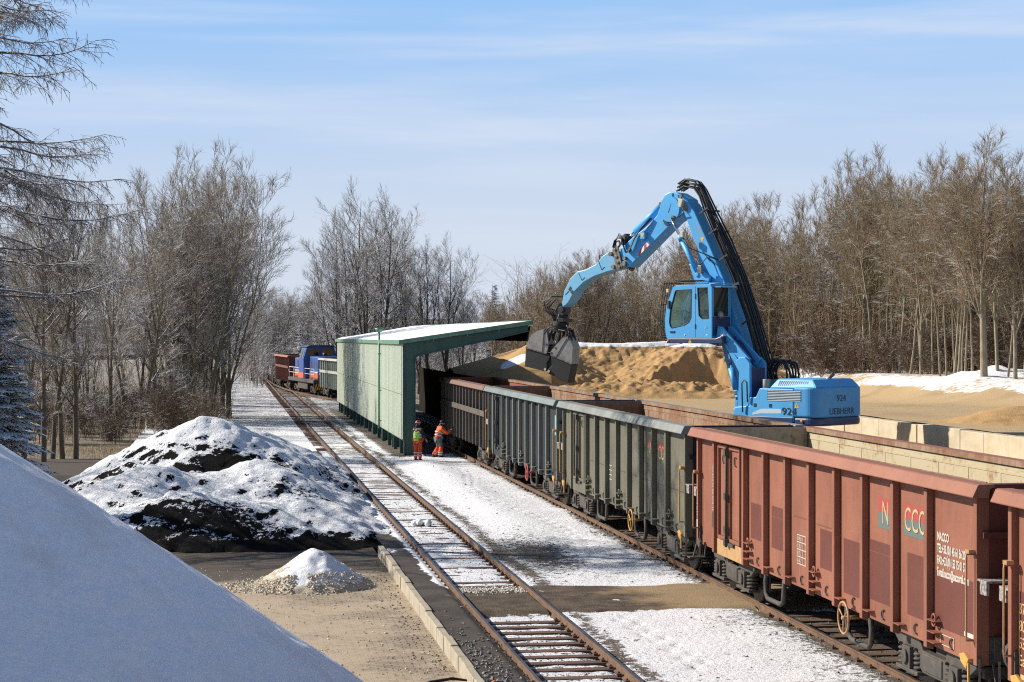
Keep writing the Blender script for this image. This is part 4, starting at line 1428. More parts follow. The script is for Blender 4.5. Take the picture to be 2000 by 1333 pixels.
for (ya, yb_, txt, yl) in ((3.24, 3.95, 'N', 3.78), (1.86, 2.86, 'CCO', 2.84)):
    patch(w2, M_LOGOR, ya, yb_, 2.50, 2.72, name='logo_panel')
    patch(w2, M_LOGOT, ya, yb_, 2.26, 2.499, name='logo_panel')
    side_text(w2, Y2, txt, 0.52, M_LETDK, yl + 0.012, 2.325, sx=0.80, x=-1.1915, depth=0.0012)
    side_text(w2, Y2, txt, 0.50, M_LOGOC, yl, 2.335, sx=0.80, x=-1.194, depth=0.0012)
# small stencil boards
m_ = MB()
y0, y1, z0, z1 = 7.52, 8.0, 1.22, 1.72
for k in range(5): m_.box(-1.1935, -1.19, y0, y1, z0 + k * 0.125 - 0.006, z0 + k * 0.125 + 0.006)
for k in range(4): m_.box(-1.194, -1.1905, y0 + k * 0.16 - 0.007, y0 + k * 0.16 + 0.007, z0, z1)
m_.build('stencil_grid', M_WHITE, w2)
for k in range(4):
    side_text(w2, Y2, ['A 65,7', 'B 73,7', 'C 83,7', 'D 90,0'][k], 0.085, M_WHITE, 7.98, 1.25 + k * 0.125, sx=0.95, x=-1.1905)
side_text(w2, Y2, '31 RIV 80 D-NACC', 0.10, M_WHITE, 13.24, 1.62, x=-1.297, vertical=True, sx=1.15)
side_text(w2, Y2, '5375 Eanos', 0.09, M_WHITE, 14.60, 1.40, x=-1.273, vertical=True, sx=1.2)
patch(w2, M_WHITE, 14.61, 14.69, 1.16, 1.33, x=-1.2715, name='stencil_board')
patch(w2, M_BOGIE, 13.26, 13.36, 1.30, 1.62, x=-1.2965, name='waybill_holder')
m_ = MB()
for (a, b, c, d_) in ((0.95, 1.45, 0.89, 0.90), (0.95, 1.45, 1.03, 1.04), (0.95, 0.965, 0.89, 1.04), (1.435, 1.45, 0.89, 1.04)): m_.box(-1.1935, -1.19, a, b, c, d_)
m_.build('stencil_grid', M_WHITE, w2)
patch(w2, M_WHITE, 0.14, 0.60, 1.14, 1.20, x=-1.191, name='stencil_board')
# grey wagon
w3, Y3 = make_wagon(38.95, 'greenish grey open wagon with a yellow brake wheel behind the red one', PAL_GREY)
for (ya, yb_, txt, yl) in ((3.50, 3.95, 'N', 3.90), (1.86, 2.86, 'CCO', 2.84)):
    patch(w3, M_LOGOR, ya, yb_, 2.52, 2.70, name='logo_panel')
    side_text(w3, Y3, txt, 0.44, M_LOGOC, yl, 2.34, sx=0.9, x=-1.193, depth=0.0012)
m_ = MB()
for k in range(4): m_.box(-1.1935, -1.19, 8.0, 8.4, 1.45 + k * 0.12 - 0.006, 1.45 + k * 0.12 + 0.006)
for k in range(3): m_.box(-1.194, -1.1905, 8.0 + k * 0.2 - 0.007, 8.0 + k * 0.2 + 0.007, 1.45, 1.81)
m_.build('stencil_grid', M_WHITE, w3)
for a, b in ((0.15, 1.66),) + tuple((RIBY[k] + 0.07, RIBY[k + 1] - 0.07) for k in range(7)):
    m_ = MB(); m_.box(-1.1905, -1.187, a, b, 1.755, 1.775); m_.build('weld_seam', M_BOGIE, w3)
# graffiti colours on its near end
m_ = MB(); m_.box(0.2, 1.05, -0.0055, -0.0025, 2.62, 3.0); m_.build('graffiti', pmat('teal_spray', (0.10, 0.26, 0.28), [((0.05, 0.10, 0.12), 3, 0.4, 0.6)], None, 0.6), w3)
# blue-grey wagon, then the brown one at the shed's mouth
w4, Y4 = make_wagon(54.65, 'dark blue-grey open wagon with bleached teal rim and red brake wheel', PAL_BLUE)
patch(w4, pmat('teal_paint_patch', (0.16, 0.34, 0.36), [((0.25, 0.28, 0.24), 4, 0.4, 0.65)], None, 0.6), 0.15, 0.75, 2.15, 2.75)
w5, Y5 = make_wagon(70.0, 'dark brown open wagon with close ribs and red inside at the shed mouth', PAL_BROWN, style='ribbed')
# far wagons beyond the shed
def far_place(s0):
    a, b = right_centre(s0), right_centre(s0 + WL)
    return math.atan2(a - b, WL), a


ang, xc = far_place(140.5)
make_wagon(140.5, 'distant dark green wagon with whitish ribs between shed and blue locomotive', PAL_FG, style='ribbed', ang=ang, xc=xc, near_detail=False)
ang, xc = far_place(172.2)
make_wagon(172.2, 'distant dark red wagon behind the blue locomotive', PAL_FR, style='ribbed', ang=ang, xc=xc, near_detail=False)
# ---------------------------------------------------------------- the blue material handler
P_SKY = pmat('sky_blue_paint', (0.080, 0.385, 0.74), [((0.07, 0.34, 0.67), 0.8, 0.4, 0.7), ((0.20, 0.27, 0.30), (3, 3, 1.2), 0.55, 0.74, 0.55), ((0.05, 0.07, 0.09), (9, 9, 2.5), 0.66, 0.74, 0.6)], (3, 0.12, 0.015), 0.45, spec=0.35)
P_SKYOLD = pmat('faded_blue_paint', (0.14, 0.40, 0.62), [((0.20, 0.38, 0.50), 3, 0.45, 0.7, 0.7), ((0.16, 0.17, 0.17), 9, 0.68, 0.76, 0.7)], (3, 0.1, 0.01), 0.45)
P_NAVY = pmat('navy_paint', (0.022, 0.04, 0.11), [((0.03, 0.06, 0.13), 2, 0.45, 0.7)], None, 0.4)
P_MIDBLUE = pmat('counterweight_blue', (0.06, 0.30, 0.62), [((0.05, 0.26, 0.56), 1.2, 0.4, 0.7), ((0.20, 0.24, 0.26), (2, 2, 3), 0.56, 0.76, 0.4), ((0.03, 0.06, 0.10), (14, 14, 1.5), 0.66, 0.74, 0.5)], (5, 0.1, 0.015), 0.5)
M_HOSE = pmat('hydraulic_hose', (0.012, 0.012, 0.013), [((0.025, 0.025, 0.025), 9, 0.5, 0.7)], None, 0.5)
M_CHROME = pmat('chromed_rod', (0.55, 0.56, 0.58), (), None, 0.15, 1.0)
M_STEEL = pmat('worn_grab_steel', (0.29, 0.275, 0.255), [((0.19, 0.175, 0.16), 3, 0.42, 0.66), ((0.19, 0.15, 0.11), 6, 0.60, 0.75, 0.7)], (14, 0.3, 0.01), 0.55, 0.05)
M_GRABDARK = pmat('dark_steel_and_shell_shade', (0.014, 0.013, 0.013), [((0.03, 0.028, 0.026), 5, 0.5, 0.7)], (14, 0.3, 0.01), 0.6)  # dark fittings; also stands in for shade on the lower shells
M_DKGREY = pmat('dark_machine_grey', (0.035, 0.036, 0.038), [((0.06, 0.055, 0.05), 6, 0.5, 0.7)], None, 0.6)
M_GREASE = pmat('greasy_steel', (0.22, 0.20, 0.17), [((0.09, 0.08, 0.07), 8, 0.42, 0.62), ((0.28, 0.13, 0.06), 5, 0.62, 0.75, 0.8)], None, 0.5, 0.3)
M_CREAM = pmat('cream_lamp_housing', (0.55, 0.48, 0.34), [((0.40, 0.33, 0.22), 12, 0.5, 0.7)], None, 0.6)
M_WARN = pmat('warning_yellow', (0.75, 0.42, 0.03), [((0.6, 0.33, 0.03), 20, 0.5, 0.7)], None, 0.5)
M_SIGNRED = pmat('sign_red', (0.62, 0.03, 0.025), [((0.5, 0.04, 0.03), 20, 0.5, 0.7)], None, 0.5)
M_SIGNWHITE = pmat('sign_white', (0.75, 0.74, 0.72), [((0.62, 0.60, 0.57), 15, 0.5, 0.7)], None, 0.5)
M_DECALDK = pmat('decal_black', (0.018, 0.022, 0.03), (), None, 0.5)
M_STRIPE = pmat('decal_pale', (0.50, 0.60, 0.68), [((0.40, 0.50, 0.58), 6, 0.5, 0.7)], None, 0.5)
M_REDSEAT = pmat('red_seat_cloth', (0.45, 0.04, 0.03), [((0.25, 0.03, 0.02), 8, 0.4, 0.6)], None, 0.8)
M_ORANGE = pmat('amber_reflector', (0.8, 0.25, 0.03), (), None, 0.4)


def glass_mat(name, tint, rough=0.03, alpha=0.6):
    t = NT(name)
    b = t.b
    tr = t.N('ShaderNodeBsdfTransparent'); tr.inputs[0].default_value = (*tint, 1)
    gl = t.N('ShaderNodeBsdfGlossy'); gl.inputs['Roughness'].default_value = rough
    gl.inputs['Color'].default_value = (0.9, 0.95, 0.95, 1)
    fr = t.N('ShaderNodeFresnel'); fr.inputs[0].default_value = 1.5
    ad = t.N('ShaderNodeMath'); ad.operation = 'ADD'; ad.inputs[1].default_value = 0.03
    t.L(fr.outputs[0], ad.inputs[0])
    mx = t.N('ShaderNodeMixShader')
    t.L(ad.outputs[0], mx.inputs[0]); t.L(tr.outputs[0], mx.inputs[1]); t.L(gl.outputs[0], mx.inputs[2])
    o = [n for n in t.t.nodes if n.type == 'OUTPUT_MATERIAL'][0]
    t.L(mx.outputs[0], o.inputs['Surface'])
    return t.m


M_GLASS = glass_mat('cab_glass', (0.55, 0.66, 0.58))
M_REARGL = pmat('tinted_rear_glass', (0.022, 0.040, 0.036), [((0.05, 0.07, 0.06), 2.5, 0.45, 0.75)], None, 0.12, spec=0.5)
M_GLASSD = glass_mat('dark_cab_glass', (0.20, 0.30, 0.28))

ex = thing('material_handler', 'tall sky blue excavator with raised cab, black hoses and clamshell grab', 'excavator', (7.5, 56.0, 0), R(135))


def EX(mb, name, mat, parent=None, bevel=0.0):
    return mb.build(name, mat, parent or ex, bevel)


# undercarriage on tyres
mb = MB()
mb.box(-1.6, 1.6, -0.5, 0.5, 1.75, 2.3)
mb.box(-1.45, -1.05, -1.0, 1.0, 1.6, 1.9); mb.box(1.05, 1.45, -1.0, 1.0, 1.6, 1.9)
mb.box(-2.0, -1.6, -1.2, 1.2, 1.5, 1.7)
EX(mb, 'undercarriage', M_DKGREY, bevel=0.03)
for x in (-1.25, 1.25):
    for y in (-1.08, 1.08):
        w = MB()
        w.cyl((x, y - 0.22, 1.66), (x, y + 0.22, 1.66), 0.50, 28)
        w.cyl((x, y - 0.24, 1.66), (x, y + 0.24, 1.66), 0.27, 20)
        EX(w, 'wheel', M_BLACK, bevel=0.03)
mb = MB(); mb.cyl((0, 0, 2.28), (0, 0, 2.64), 0.62, 32); EX(mb, 'turntable', M_DKGREY)
# upper body
mb = MB()
mb.prism([(-2.1, 2.66), (-2.1, 3.62), (-0.88, 3.62), (-0.74, 3.36), (-0.5, 3.34), (-0.5, 3.10), (0.05, 3.05), (0.05, 2.66)], 0.78, 1.25, 'y')
mb.prism([(-2.1, 2.66), (-2.1, 3.62), (-0.88, 3.62), (-0.74, 3.30), (0.35, 3.0), (0.35, 2.66)], -1.15, -0.62, 'y')
mb.box(-2.1, 0.85, -0.62, 0.30, 2.64, 2.95)
mb.box(-2.1, 0.0, 0.30, 0.78, 2.64, 2.95)
mb.box(-2.1, -0.95, -0.62, 0.78, 2.96, 3.60)
body = EX(mb, 'upper_body', P_SKY, bevel=0.03)
mb = MB()
mb.box(-2.09, 0.06, -1.16, 1.262, 2.60, 2.80)
EX(mb, 'chassis_band', P_NAVY, body, 0.02)
# counterweight with rounded plan
plan = []
for (cx, cy, a0, a1) in ((-2.52, 0.82, 90, 180), (-2.52, -0.72, 180, 270)):
    for a in np.linspace(a0, a1, 10): plan.append((cx + 0.43 * math.cos(R(a)), cy + 0.43 * math.sin(R(a))))
plan = [(-2.1, 1.25)] + plan + [(-2.1, -1.15)]
mb = MB(); mb.prism(plan, 2.80, 3.68, 'z')
cwt = EX(mb, 'counterweight', P_MIDBLUE, bevel=0.07)
cwt.modifiers[0].segments = 4
mb = MB(); mb.prism([(x * 0.995 - 0.01 if x < -2.2 else x, y * 0.99) for x, y in plan], 2.56, 2.80, 'z'); EX(mb, 'counterweight_skirt', P_NAVY, cwt, 0.06)
# louvre stripes
lv = MB()
for k in range(7): lv.box(-2.36, -1.18, 1.2515, 1.262, 3.262 + k * 0.046, 3.284 + k * 0.046)
EX(lv, 'louvre', M_STRIPE, body)
lv = MB(); lv.box(-2.38, -1.16, 1.2505, 1.2512, 3.25, 3.575); EX(lv, 'louvre_back', M_DECALDK, body)
# hood with slots and exhaust
mb = MB()
hp = [(-1.15, 3.625), (-1.38, 3.90), (-2.62, 3.90), (-2.80, 3.70), (-2.80, 3.625)]
vs = []
for (x, z) in hp: vs.append((x, 1.14 if z < 3.8 else 1.02, z))
for (x, z) in hp: vs.append((x, -1.02 if z < 3.8 else -0.92, z))
n = len(hp)
mb.add(vs, [tuple(range(n)), tuple(range(2 * n - 1, n - 1, -1))] + [(i, (i + 1) % n, n + (i + 1) % n, n + i) for i in range(n)], False)
hood = EX(mb, 'hood', P_SKY, bevel=0.04)
mb = MB()
for k in range(15):
    x = -1.44 - k * 0.071
    mb.add([(x, 1.113, 3.70), (x - 0.03, 1.113, 3.70), (x - 0.06, 1.062, 3.84), (x - 0.03, 1.062, 3.84), (x, 1.103, 3.69), (x - 0.03, 1.103, 3.69), (x - 0.06, 1.052, 3.83), (x - 0.03, 1.052, 3.83)],
           [(0, 1, 2, 3), (4, 7, 6, 5), (0, 4, 5, 1), (1, 5, 6, 2), (2, 6, 7, 3), (3, 7, 4, 0)], False)
mb.M = None
EX(mb, 'hood_slots', M_DECALDK, hood)
mb = MB(); mb.tube([(-2.5, 0.25, 3.66), (-2.52, 0.22, 3.84), (-2.60, 0.12, 3.98), (-2.66, 0.05, 4.05)], 0.058, 12); EX(mb, 'exhaust', M_GREASE)
mb = MB(); mb.cyl((-0.95, 1.0, 3.62), (-0.95, 1.0, 3.88), 0.11, 14); mb.box(-1.1, -0.7, 0.2, 0.7, 3.6, 3.86); EX(mb, 'filler_tank', M_STEEL, bevel=0.01)
# decals
mb = MB(); mb.prism([(-0.60, 2.83), (-0.64, 2.90), (-0.95, 3.02), (-1.66, 3.03), (-1.66, 2.90), (-0.9, 2.88)], 1.2515, 1.2545, 'y'); EX(mb, 'decal_stripe', M_STRIPE, body)
lettering('924', 0.30, M_DECALDK, body, basis(None, (-1, 0, 0), (0, 0, 1), (-1.69, 1.262, 2.87)), sx=1.18)
lettering('924', 0.27, M_DECALDK, cwt, basis(None, (0, -1, 0), (0, 0, 1), (-2.957, 0.33, 3.26)), sx=1.15)
lettering('LIEBHERR', 0.26, M_DECALDK, cwt, basis(None, (0, -1, 0), (0, 0, 1), (-2.957, 0.69, 2.89)), sx=1.12)
for (x, z) in ((-0.72, 3.12), (-1.28, 3.12)):
    mb = MB(); mb.box(x - 0.05, x + 0.05, 1.2515, 1.258, z - 0.05, z + 0.05); EX(mb, 'latch', M_DECALDK, body)


def warn(parent, ax, o, size):
    """yellow warning triangle; ax = plane axis ('y' face at o[1])"""
    m_ = MB()
    x, y, z = o
    m_.prism([(x - size, z), (x + size, z), (x, z + size * 1.75)], y, y + 0.004, 'y')
    w_ = EX(m_, 'warning_sign', M_WARN, parent)
    m_ = MB(); m_.box(x - size * 0.12, x + size * 0.12, y + 0.0045, y + 0.006, z + size * 0.5, z + size * 1.15)
    m_.box(x - size * 0.12, x + size * 0.12, y + 0.0045, y + 0.006, z + size * 0.2, z + size * 0.36)
    EX(m_, 'warning_mark', M_DECALDK, w_)


warn(body, 'y', (-2.22, 1.2515, 3.075), 0.085)
mb = MB(); mb.ball((-2.40, 1.265, 2.70), 0.04, 0.02, 0.04); EX(mb, 'reflector', M_ORANGE, body)
mb = MB(); mb.tube([(-0.30, 1.30, 2.9), (-0.30, 1.34, 3.75), (-0.38, 1.34, 3.85), (-0.48, 1.33, 3.78), (-0.48, 1.30, 3.2)], 0.022, 8); EX(mb, 'grab_rail', M_DKGREY)
# tower carrying the cab arms: two plates
tw = [(-0.52, 2.85), (-0.05, 2.85), (-0.10, 4.10), (0.02, 4.40), (-0.12, 4.52), (-0.32, 4.52), (-0.50, 4.34)]
for (a, b) in ((1.12, 1.22), (0.40, 0.48)):
    mb = MB(); mb.prism(tw, a, b, 'y'); EX(mb, 'cab_tower', P_SKY, bevel=0.02)
mb = MB(); mb.box(-0.50, -0.12, 0.49, 1.11, 2.9, 4.2); EX(mb, 'tower_web', P_NAVY)
# parallel arms up to the cab
for (a, b) in ((1.00, 1.10), (0.50, 0.60)):
    mb = MB(); mb.prism([(0.80, 5.44), (0.66, 5.42), (0.42, 5.20), (-0.40, 4.46), (-0.20, 4.28), (0.50, 4.90), (0.70, 5.02), (0.86, 5.10)], a, b, 'y'); EX(mb, 'cab_arm', P_SKY, bevel=0.015)
    mb = MB(); mb.prism([(0.62, 4.98), (0.48, 4.98), (-0.26, 4.10), (-0.06, 4.00)], a, b, 'y'); EX(mb, 'cab_arm', P_SKY, bevel=0.015)
mb = MB(); mb.prism([(0.30, 5.02), (0.22, 4.94), (-0.25, 4.36), (-0.17, 4.36)], 0.61, 0.99, 'y'); EX(mb, 'arm_plate', P_NAVY)
hz = MB()
for k in range(3): hz.prism([(0.45 + k * 0.075, 4.945 + k * 0.085), (0.53 + k * 0.075, 4.955 + k * 0.085), (0.545 + k * 0.075, 5.03 + k * 0.085), (0.46 + k * 0.075, 5.0 + k * 0.085)], 1.1015, 1.105, 'y')
EX(hz, 'hazard_stripe', M_WARN)
mb = MB()
mb.cyl((0.14, 0.80, 2.95), (0.33, 0.80, 3.55), 0.085, 14); mb.cyl((0.33, 0.80, 3.55), (0.52, 0.80, 4.18), 0.10, 14)
lc = EX(mb, 'lift_cylinder', P_SKY)
mb = MB(); mb.cyl((0.52, 0.80, 4.18), (0.62, 0.80, 4.80), 0.045, 10); EX(mb, 'piston_rod', M_CHROME, lc)
mb = MB(); mb.box(0.26, 0.46, 0.69, 0.91, 3.42, 3.50); mb.box(0.24, 0.44, 0.69, 0.91, 3.28, 3.33); EX(mb, 'clamp', M_GREASE, lc)
# cab
cab_side = [(2.62, 5.08), (2.67, 5.28), (2.69, 5.62), (2.63, 6.05), (2.38, 6.62), (2.28, 6.68), (0.92, 6.68), (0.87, 6.60), (0.87, 5.08)]
CY0, CY1 = 0.36, 1.30
win1 = [(2.52, 5.58), (2.48, 5.92), (2.29, 6.50), (2.22, 6.54), (1.64, 6.55), (1.66, 5.70), (1.74, 5.56), (1.91, 5.47), (2.42, 5.38), (2.49, 5.45)]
win2 = [(1.42, 6.60), (1.03, 6.60), (0.98, 5.66), (1.24, 5.66), (1.36, 5.76)]


def ring_panel(outer, holes, y0, y1, name, mat, parent, bevel=0.0):
    """flat panel with window openings (triangulated)"""
    bm = bmesh.new()
    loops = [outer] + holes
    es = []
    for lp in loops:
        vs = [bm.verts.new((x, 0, z)) for x, z in lp]
        for i in range(len(vs)): es.append(bm.edges.new((vs[i], vs[(i + 1) % len(vs)])))
    bmesh.ops.triangle_fill(bm, use_beauty=True, use_dissolve=False, edges=es)
    r = bmesh.ops.extrude_face_region(bm, geom=bm.faces[:])
    for v in [e for e in r['geom'] if isinstance(e, bmesh.types.BMVert)]: v.co.y = y1 - y0
    bmesh.ops.recalc_face_normals(bm, faces=bm.faces)
    me = bpy.data.meshes.new(name); bm.to_mesh(me); bm.free()
    for v in me.vertices: v.co.y += y0
    me.materials.append(mat)
    o = bpy.data.objects.new(name, me); COL.objects.link(o); o.parent = parent
    if bevel:
        md = o.modifiers.new('bevel', 'BEVEL'); md.width = bevel; md.segments = 2; md.limit_method = 'ANGLE'; md.angle_limit = R(40)
    return o


cab = ring_panel(cab_side, [win1, win2], CY1 - 0.05, CY1, 'cab', P_SKY, ex)
ring_panel(cab_side, [win1, win2], CY0, CY0 + 0.05, 'cab_side', P_SKY, cab)
mb = MB()
mb.box(0.88, 2.62, CY0 + 0.05, CY1 - 0.05, 5.09, 5.14)
mb.prism([(2.28, 6.69), (0.92, 6.69), (0.92, 6.62), (2.28, 6.62)], CY0 + 0.02, CY1 - 0.02, 'y')
mb.box(0.88, 0.93, CY0 + 0.05, CY1 - 0.05, 5.15, 5.74)
mb.box(0.88, 0.93, CY0 + 0.05, CY0 + 0.12, 5.74, 6.6); mb.box(0.88, 0.93, CY1 - 0.12, CY1 - 0.05, 5.74, 6.6)
mb.box(2.58, 2.66, CY0 + 0.05, CY1 - 0.05, 5.14, 5.3)
EX(mb, 'cab_frame', P_SKY, cab, 0.008)
mb = MB(); mb.box(0.865, 0.878, CY0 + 0.06, CY1 - 0.06, 5.16, 5.72); EX(mb, 'rear_shade', P_NAVY, cab)  # navy sheet paints in the shade on the cab's back
for (poly, nm) in ((win1, 'door_window'), (win2, 'side_window')):
    mb = MB(); mb.prism(poly, CY1 - 0.032, CY1 - 0.026, 'y'); EX(mb, nm, M_GLASS, cab)
    mb = MB(); mb.prism(poly, CY0 + 0.026, CY0 + 0.032, 'y'); EX(mb, nm, M_GLASS, cab)
    # rubber seal
    mb = MB(); mb.tube([(x, CY1 - 0.004, z) for x, z in poly], 0.014, 6, True); EX(mb, 'window_seal', M_BLACK, cab)
mb = MB(); mb.box(0.895, 0.90, CY0 + 0.12, CY1 - 0.12, 5.75, 6.6); EX(mb, 'rear_window', M_REARGL, cab)
mb = MB()
mb.add([(2.66, CY0 + 0.07, 5.32), (2.66, CY1 - 0.07, 5.32), (2.68, CY1 - 0.07, 5.62), (2.68, CY0 + 0.07, 5.62), (2.62, CY1 - 0.07, 6.05), (2.62, CY0 + 0.07, 6.05), (2.37, CY1 - 0.07, 6.60), (2.37, CY0 + 0.07, 6.60)],
       [(0, 1, 2, 3), (3, 2, 4, 5), (5, 4, 6, 7)], False)
EX(mb, 'windscreen', M_GLASS, cab)
mb = MB()
for y in (CY0 + 0.03, CY1 - 0.03): mb.tube([(2.65, y, 5.2), (2.68, y, 5.62), (2.62, y, 6.05), (2.36, y, 6.62)], 0.03, 8)
EX(mb, 'front_post', P_SKY, cab)
mb = MB(); mb.box(1.484, 1.496, CY1 + 0.0005, CY1 + 0.002, 5.10, 6.64)
mb.box(1.478, 1.504, CY1 + 0.002, CY1 + 0.016, 6.26, 6.42); mb.box(1.478, 1.504, CY1 + 0.002, CY1 + 0.016, 5.36, 5.5)
EX(mb, 'door_hinge', M_DECALDK, cab)
mb = MB(); mb.box(2.30, 2.48, CY1 + 0.001, CY1 + 0.02, 5.24, 5.30); EX(mb, 'door_handle', M_DECALDK, cab, 0.006)
mb = MB(); mb.box(1.05, 1.13, CY1 + 0.0005, CY1 + 0.008, 5.36, 5.45); EX(mb, 'door_catch', P_SKYOLD, cab)
mb = MB(); mb.ball((1.9, CY1 + 0.004, 5.17), 0.022, 0.012, 0.022); mb.box(1.02, 1.09, CY1 + 0.001, CY1 + 0.006, 5.16, 5.19); EX(mb, 'fitting', M_SIGNWHITE, cab)
mb = MB(); mb.box(2.48, 2.56, CY1 + 0.001, CY1 + 0.05, 5.98, 6.22); EX(mb, 'mirror', M_BLACK, cab, 0.01)
# driver's seat, console
mb = MB(); mb.box(1.15, 1.65, 0.6, 1.05, 5.5, 5.64); mb.prism([(1.15, 5.6), (1.30, 5.6), (1.22, 6.35), (1.08, 6.35)], 0.62, 1.04, 'y'); EX(mb, 'seat', M_REDSEAT, cab, 0.03)
mb = MB(); mb.box(1.2, 1.6, 0.62, 1.03, 5.14, 5.48); mb.box(1.55, 2.0, 0.45, 0.6, 5.2, 5.75); mb.box(1.55, 2.0, 1.06, 1.2, 5.2, 5.72)
mb.cyl((2.2, 0.83, 5.15), (2.05, 0.83, 5.72), 0.04, 10); mb.bar((1.78, 0.42, 5.2), (1.98, 0.42, 6.6), 0.05, 0.08); EX(mb, 'console', M_DKGREY, cab, 0.01)
# base frame under the cab
mb = MB(); mb.prism([(2.62, 4.92), (2.60, 5.07), (0.72, 5.07), (0.50, 5.14), (0.44, 4.92)], 0.36, 1.305, 'y'); cbf = EX(mb, 'cab_base', P_NAVY, bevel=0.02)
mb = MB(); mb.prism([(0.72, 5.08), (0.62, 5.09), (0.50, 5.20), (0.47, 5.145)], 1.11, 1.25, 'y'); EX(mb, 'base_trim', M_SIGNWHITE, cbf)
warn(cbf, 'y', (1.70, 1.3065, 4.94), 0.065)
mb = MB(); mb.ball((2.55, 1.31, 5.0), 0.035, 0.02, 0.035); EX(mb, 'reflector', M_ORANGE, cbf)
# guard cage before the windscreen and over the roof
mb = MB()
for k in range(9):
    y = CY0 + 0.02 + k * 0.113
    mb.tube([(2.82, y, 5.05), (2.90, y, 5.6), (2.86, y, 6.1), (2.72, y, 6.82)], 0.014, 5)
for z, x in ((5.1, 2.825), (5.6, 2.90), (6.1, 2.86), (6.76, 2.735)): mb.tube([(x, CY0, z), (x, CY1, z)], 0.014, 5)
for y in (CY0, CY1): mb.tube([(2.66, y, 5.12), (2.8, y, 5.12)], 0.014, 5)
for k in range(10):
    x = 2.62 - k * 0.11
    mb.tube([(x, CY0, 6.80), (x, CY0 + 0.5, 6.84), (x, CY1 - 0.3, 6.80)], 0.009, 5)
mb.tube([(2.66, CY0, 6.80), (1.5, CY0, 6.74)], 0.013, 5); mb.tube([(2.66, CY1 - 0.3, 6.80), (1.5, CY1 - 0.3, 6.72)], 0.013, 5)
EX(mb, 'guard_grille', M_DKGREY, cab)
mb = MB(); mb.box(2.56, 2.66, 1.16, 1.29, 6.47, 6.58); EX(mb, 'work_lamp', M_CREAM, cab, 0.01)
mb = MB(); mb.ball((0.78, 0.98, 5.78), 0.09, 0.09, 0.10); mb.cyl((0.86, 0.98, 5.86), (0.78, 0.98, 5.88), 0.02, 8); EX(mb, 'tail_lamp', M_STEEL, cab)
mb = MB(); mb.box(0.60, 1.0, 0.45, 1.2, 6.60, 6.64); mb.tube([(1.0, 1.25, 6.72), (0.62, 1.25, 6.72), (0.55, 1.1, 6.70), (0.55, 0.4, 6.70)], 0.016, 6); EX(mb, 'roof_rail', P_SKYOLD, cab)
# boom: box-section leaning forward
bpoly = [(0.10, 3.15), (0.62, 3.05), (0.92, 3.6), (1.42, 5.2), (1.86, 6.55), (2.12, 7.0), (2.30, 7.85), (2.80, 9.00), (2.62, 9.28), (2.36, 8.95), (1.74, 7.83), (1.22, 6.85), (0.75, 5.75), (0.18, 4.2), (-0.10, 3.5)]
mb = MB(); mb.prism(bpoly, -0.28, 0.28, 'y')
boom = EX(mb, 'boom', P_SKY, bevel=0.03)
mb = MB(); mb.prism([(0.2, 3.0), (0.75, 2.95), (0.7, 3.6), (0.1, 3.6)], 0.285, 0.36, 'y'); mb.prism([(0.2, 3.0), (0.75, 2.95), (0.7, 3.6), (0.1, 3.6)], -0.36, -0.285, 'y'); EX(mb, 'boom_foot', P_SKY, bevel=0.02)
# (yellow triangle on the boom's side)
m_ = MB(); m_.prism([(1.98, 8.17), (2.14, 8.17), (2.06, 8.03)], 0.2815, 0.285, 'y'); EX(m_, 'warning_sign', M_WARN, boom)
# hoses and their clamps along the boom's back
rr = random.Random(3)
ax = [Vector((-0.25, 0, 3.4)), Vector((-0.02, 0, 4.15)), Vector((0.55, 0, 5.75)), Vector((1.03, 0, 6.90)), Vector((1.58, 0, 7.95)), Vector((2.15, 0, 8.95)), Vector((2.32, 0, 9.4)), Vector((2.55, 0, 9.66)), Vector((2.95, 0, 9.76)), Vector((3.25, 0, 9.62))]
for k in range(12):
    off = -0.36 + 0.062 * k
    lift = (0.05 + 0.11 * (k % 3))
    mb = MB()
    pts = []
    for i, p in enumerate(ax):
        nrm = Vector((-0.9, 0, 0.4)) if i < 6 else Vector((-0.4, 0, 0.9))
        w = 0.03 * rr.uniform(-1, 1)
        pts.append(p + nrm * (lift + abs(w)) + Vector((0, off * (1.0 if i < 5 else 0.55) + w, 0)))
    # smooth the path
    P2 = []
    for i in range(len(pts) - 1):
        for t_ in (0, 0.33, 0.66): P2.append(pts[i].lerp(pts[i + 1], t_))
    P2.append(pts[-1])
    mb.tube([tuple(p) for p in P2], 0.027, 6)
    EX(mb, 'hose', M_HOSE, boom)
for (x, z) in ((0.0, 4.3), (0.42, 5.5), (0.86, 6.6), (1.30, 7.45), (1.72, 8.25), (2.08, 8.9)):
    mb = MB(); mb.bar((x - 0.16, -0.38, z + 0.10), (x - 0.16, 0.40, z + 0.10), 0.05, 0.05)
    mb.bar((x + 0.02, 0.38, z), (x - 0.30, 0.38, z + 0.16), 0.025, 0.05)
    EX(mb, 'hose_clamp', M_DKGREY, boom)
for k in range(3):
    mb = MB(); o_ = 0.32 + 0.02 * k
    mb.tube([(-0.36, 0.36, 3.6 + 0.1 * k), (-0.05, o_, 4.4), (0.18 - 0.03 * k, o_ + 0.04, 5.6), (0.85, o_, 7.05), (1.45, o_, 8.1), (2.0, o_, 9.1)], 0.02, 6); EX(mb, 'hose', M_HOSE, boom)
# arch of loose hoses behind the boom foot
for k in range(7):
    y = -0.35 + k * 0.10
    mb = MB()
    pts = []
    for t_ in np.linspace(0, 1, 13):
        a = math.pi * t_
        pts.append((-0.70 + (0.40 + 0.02 * (k % 3)) * math.cos(a), y + 0.08 * math.sin(a * 2 + k), 3.75 + (0.66 + 0.05 * rr.uniform(-1, 1)) * math.sin(a) ** 0.75))
    mb.tube(pts, 0.033, 7); EX(mb, 'hose', M_HOSE)
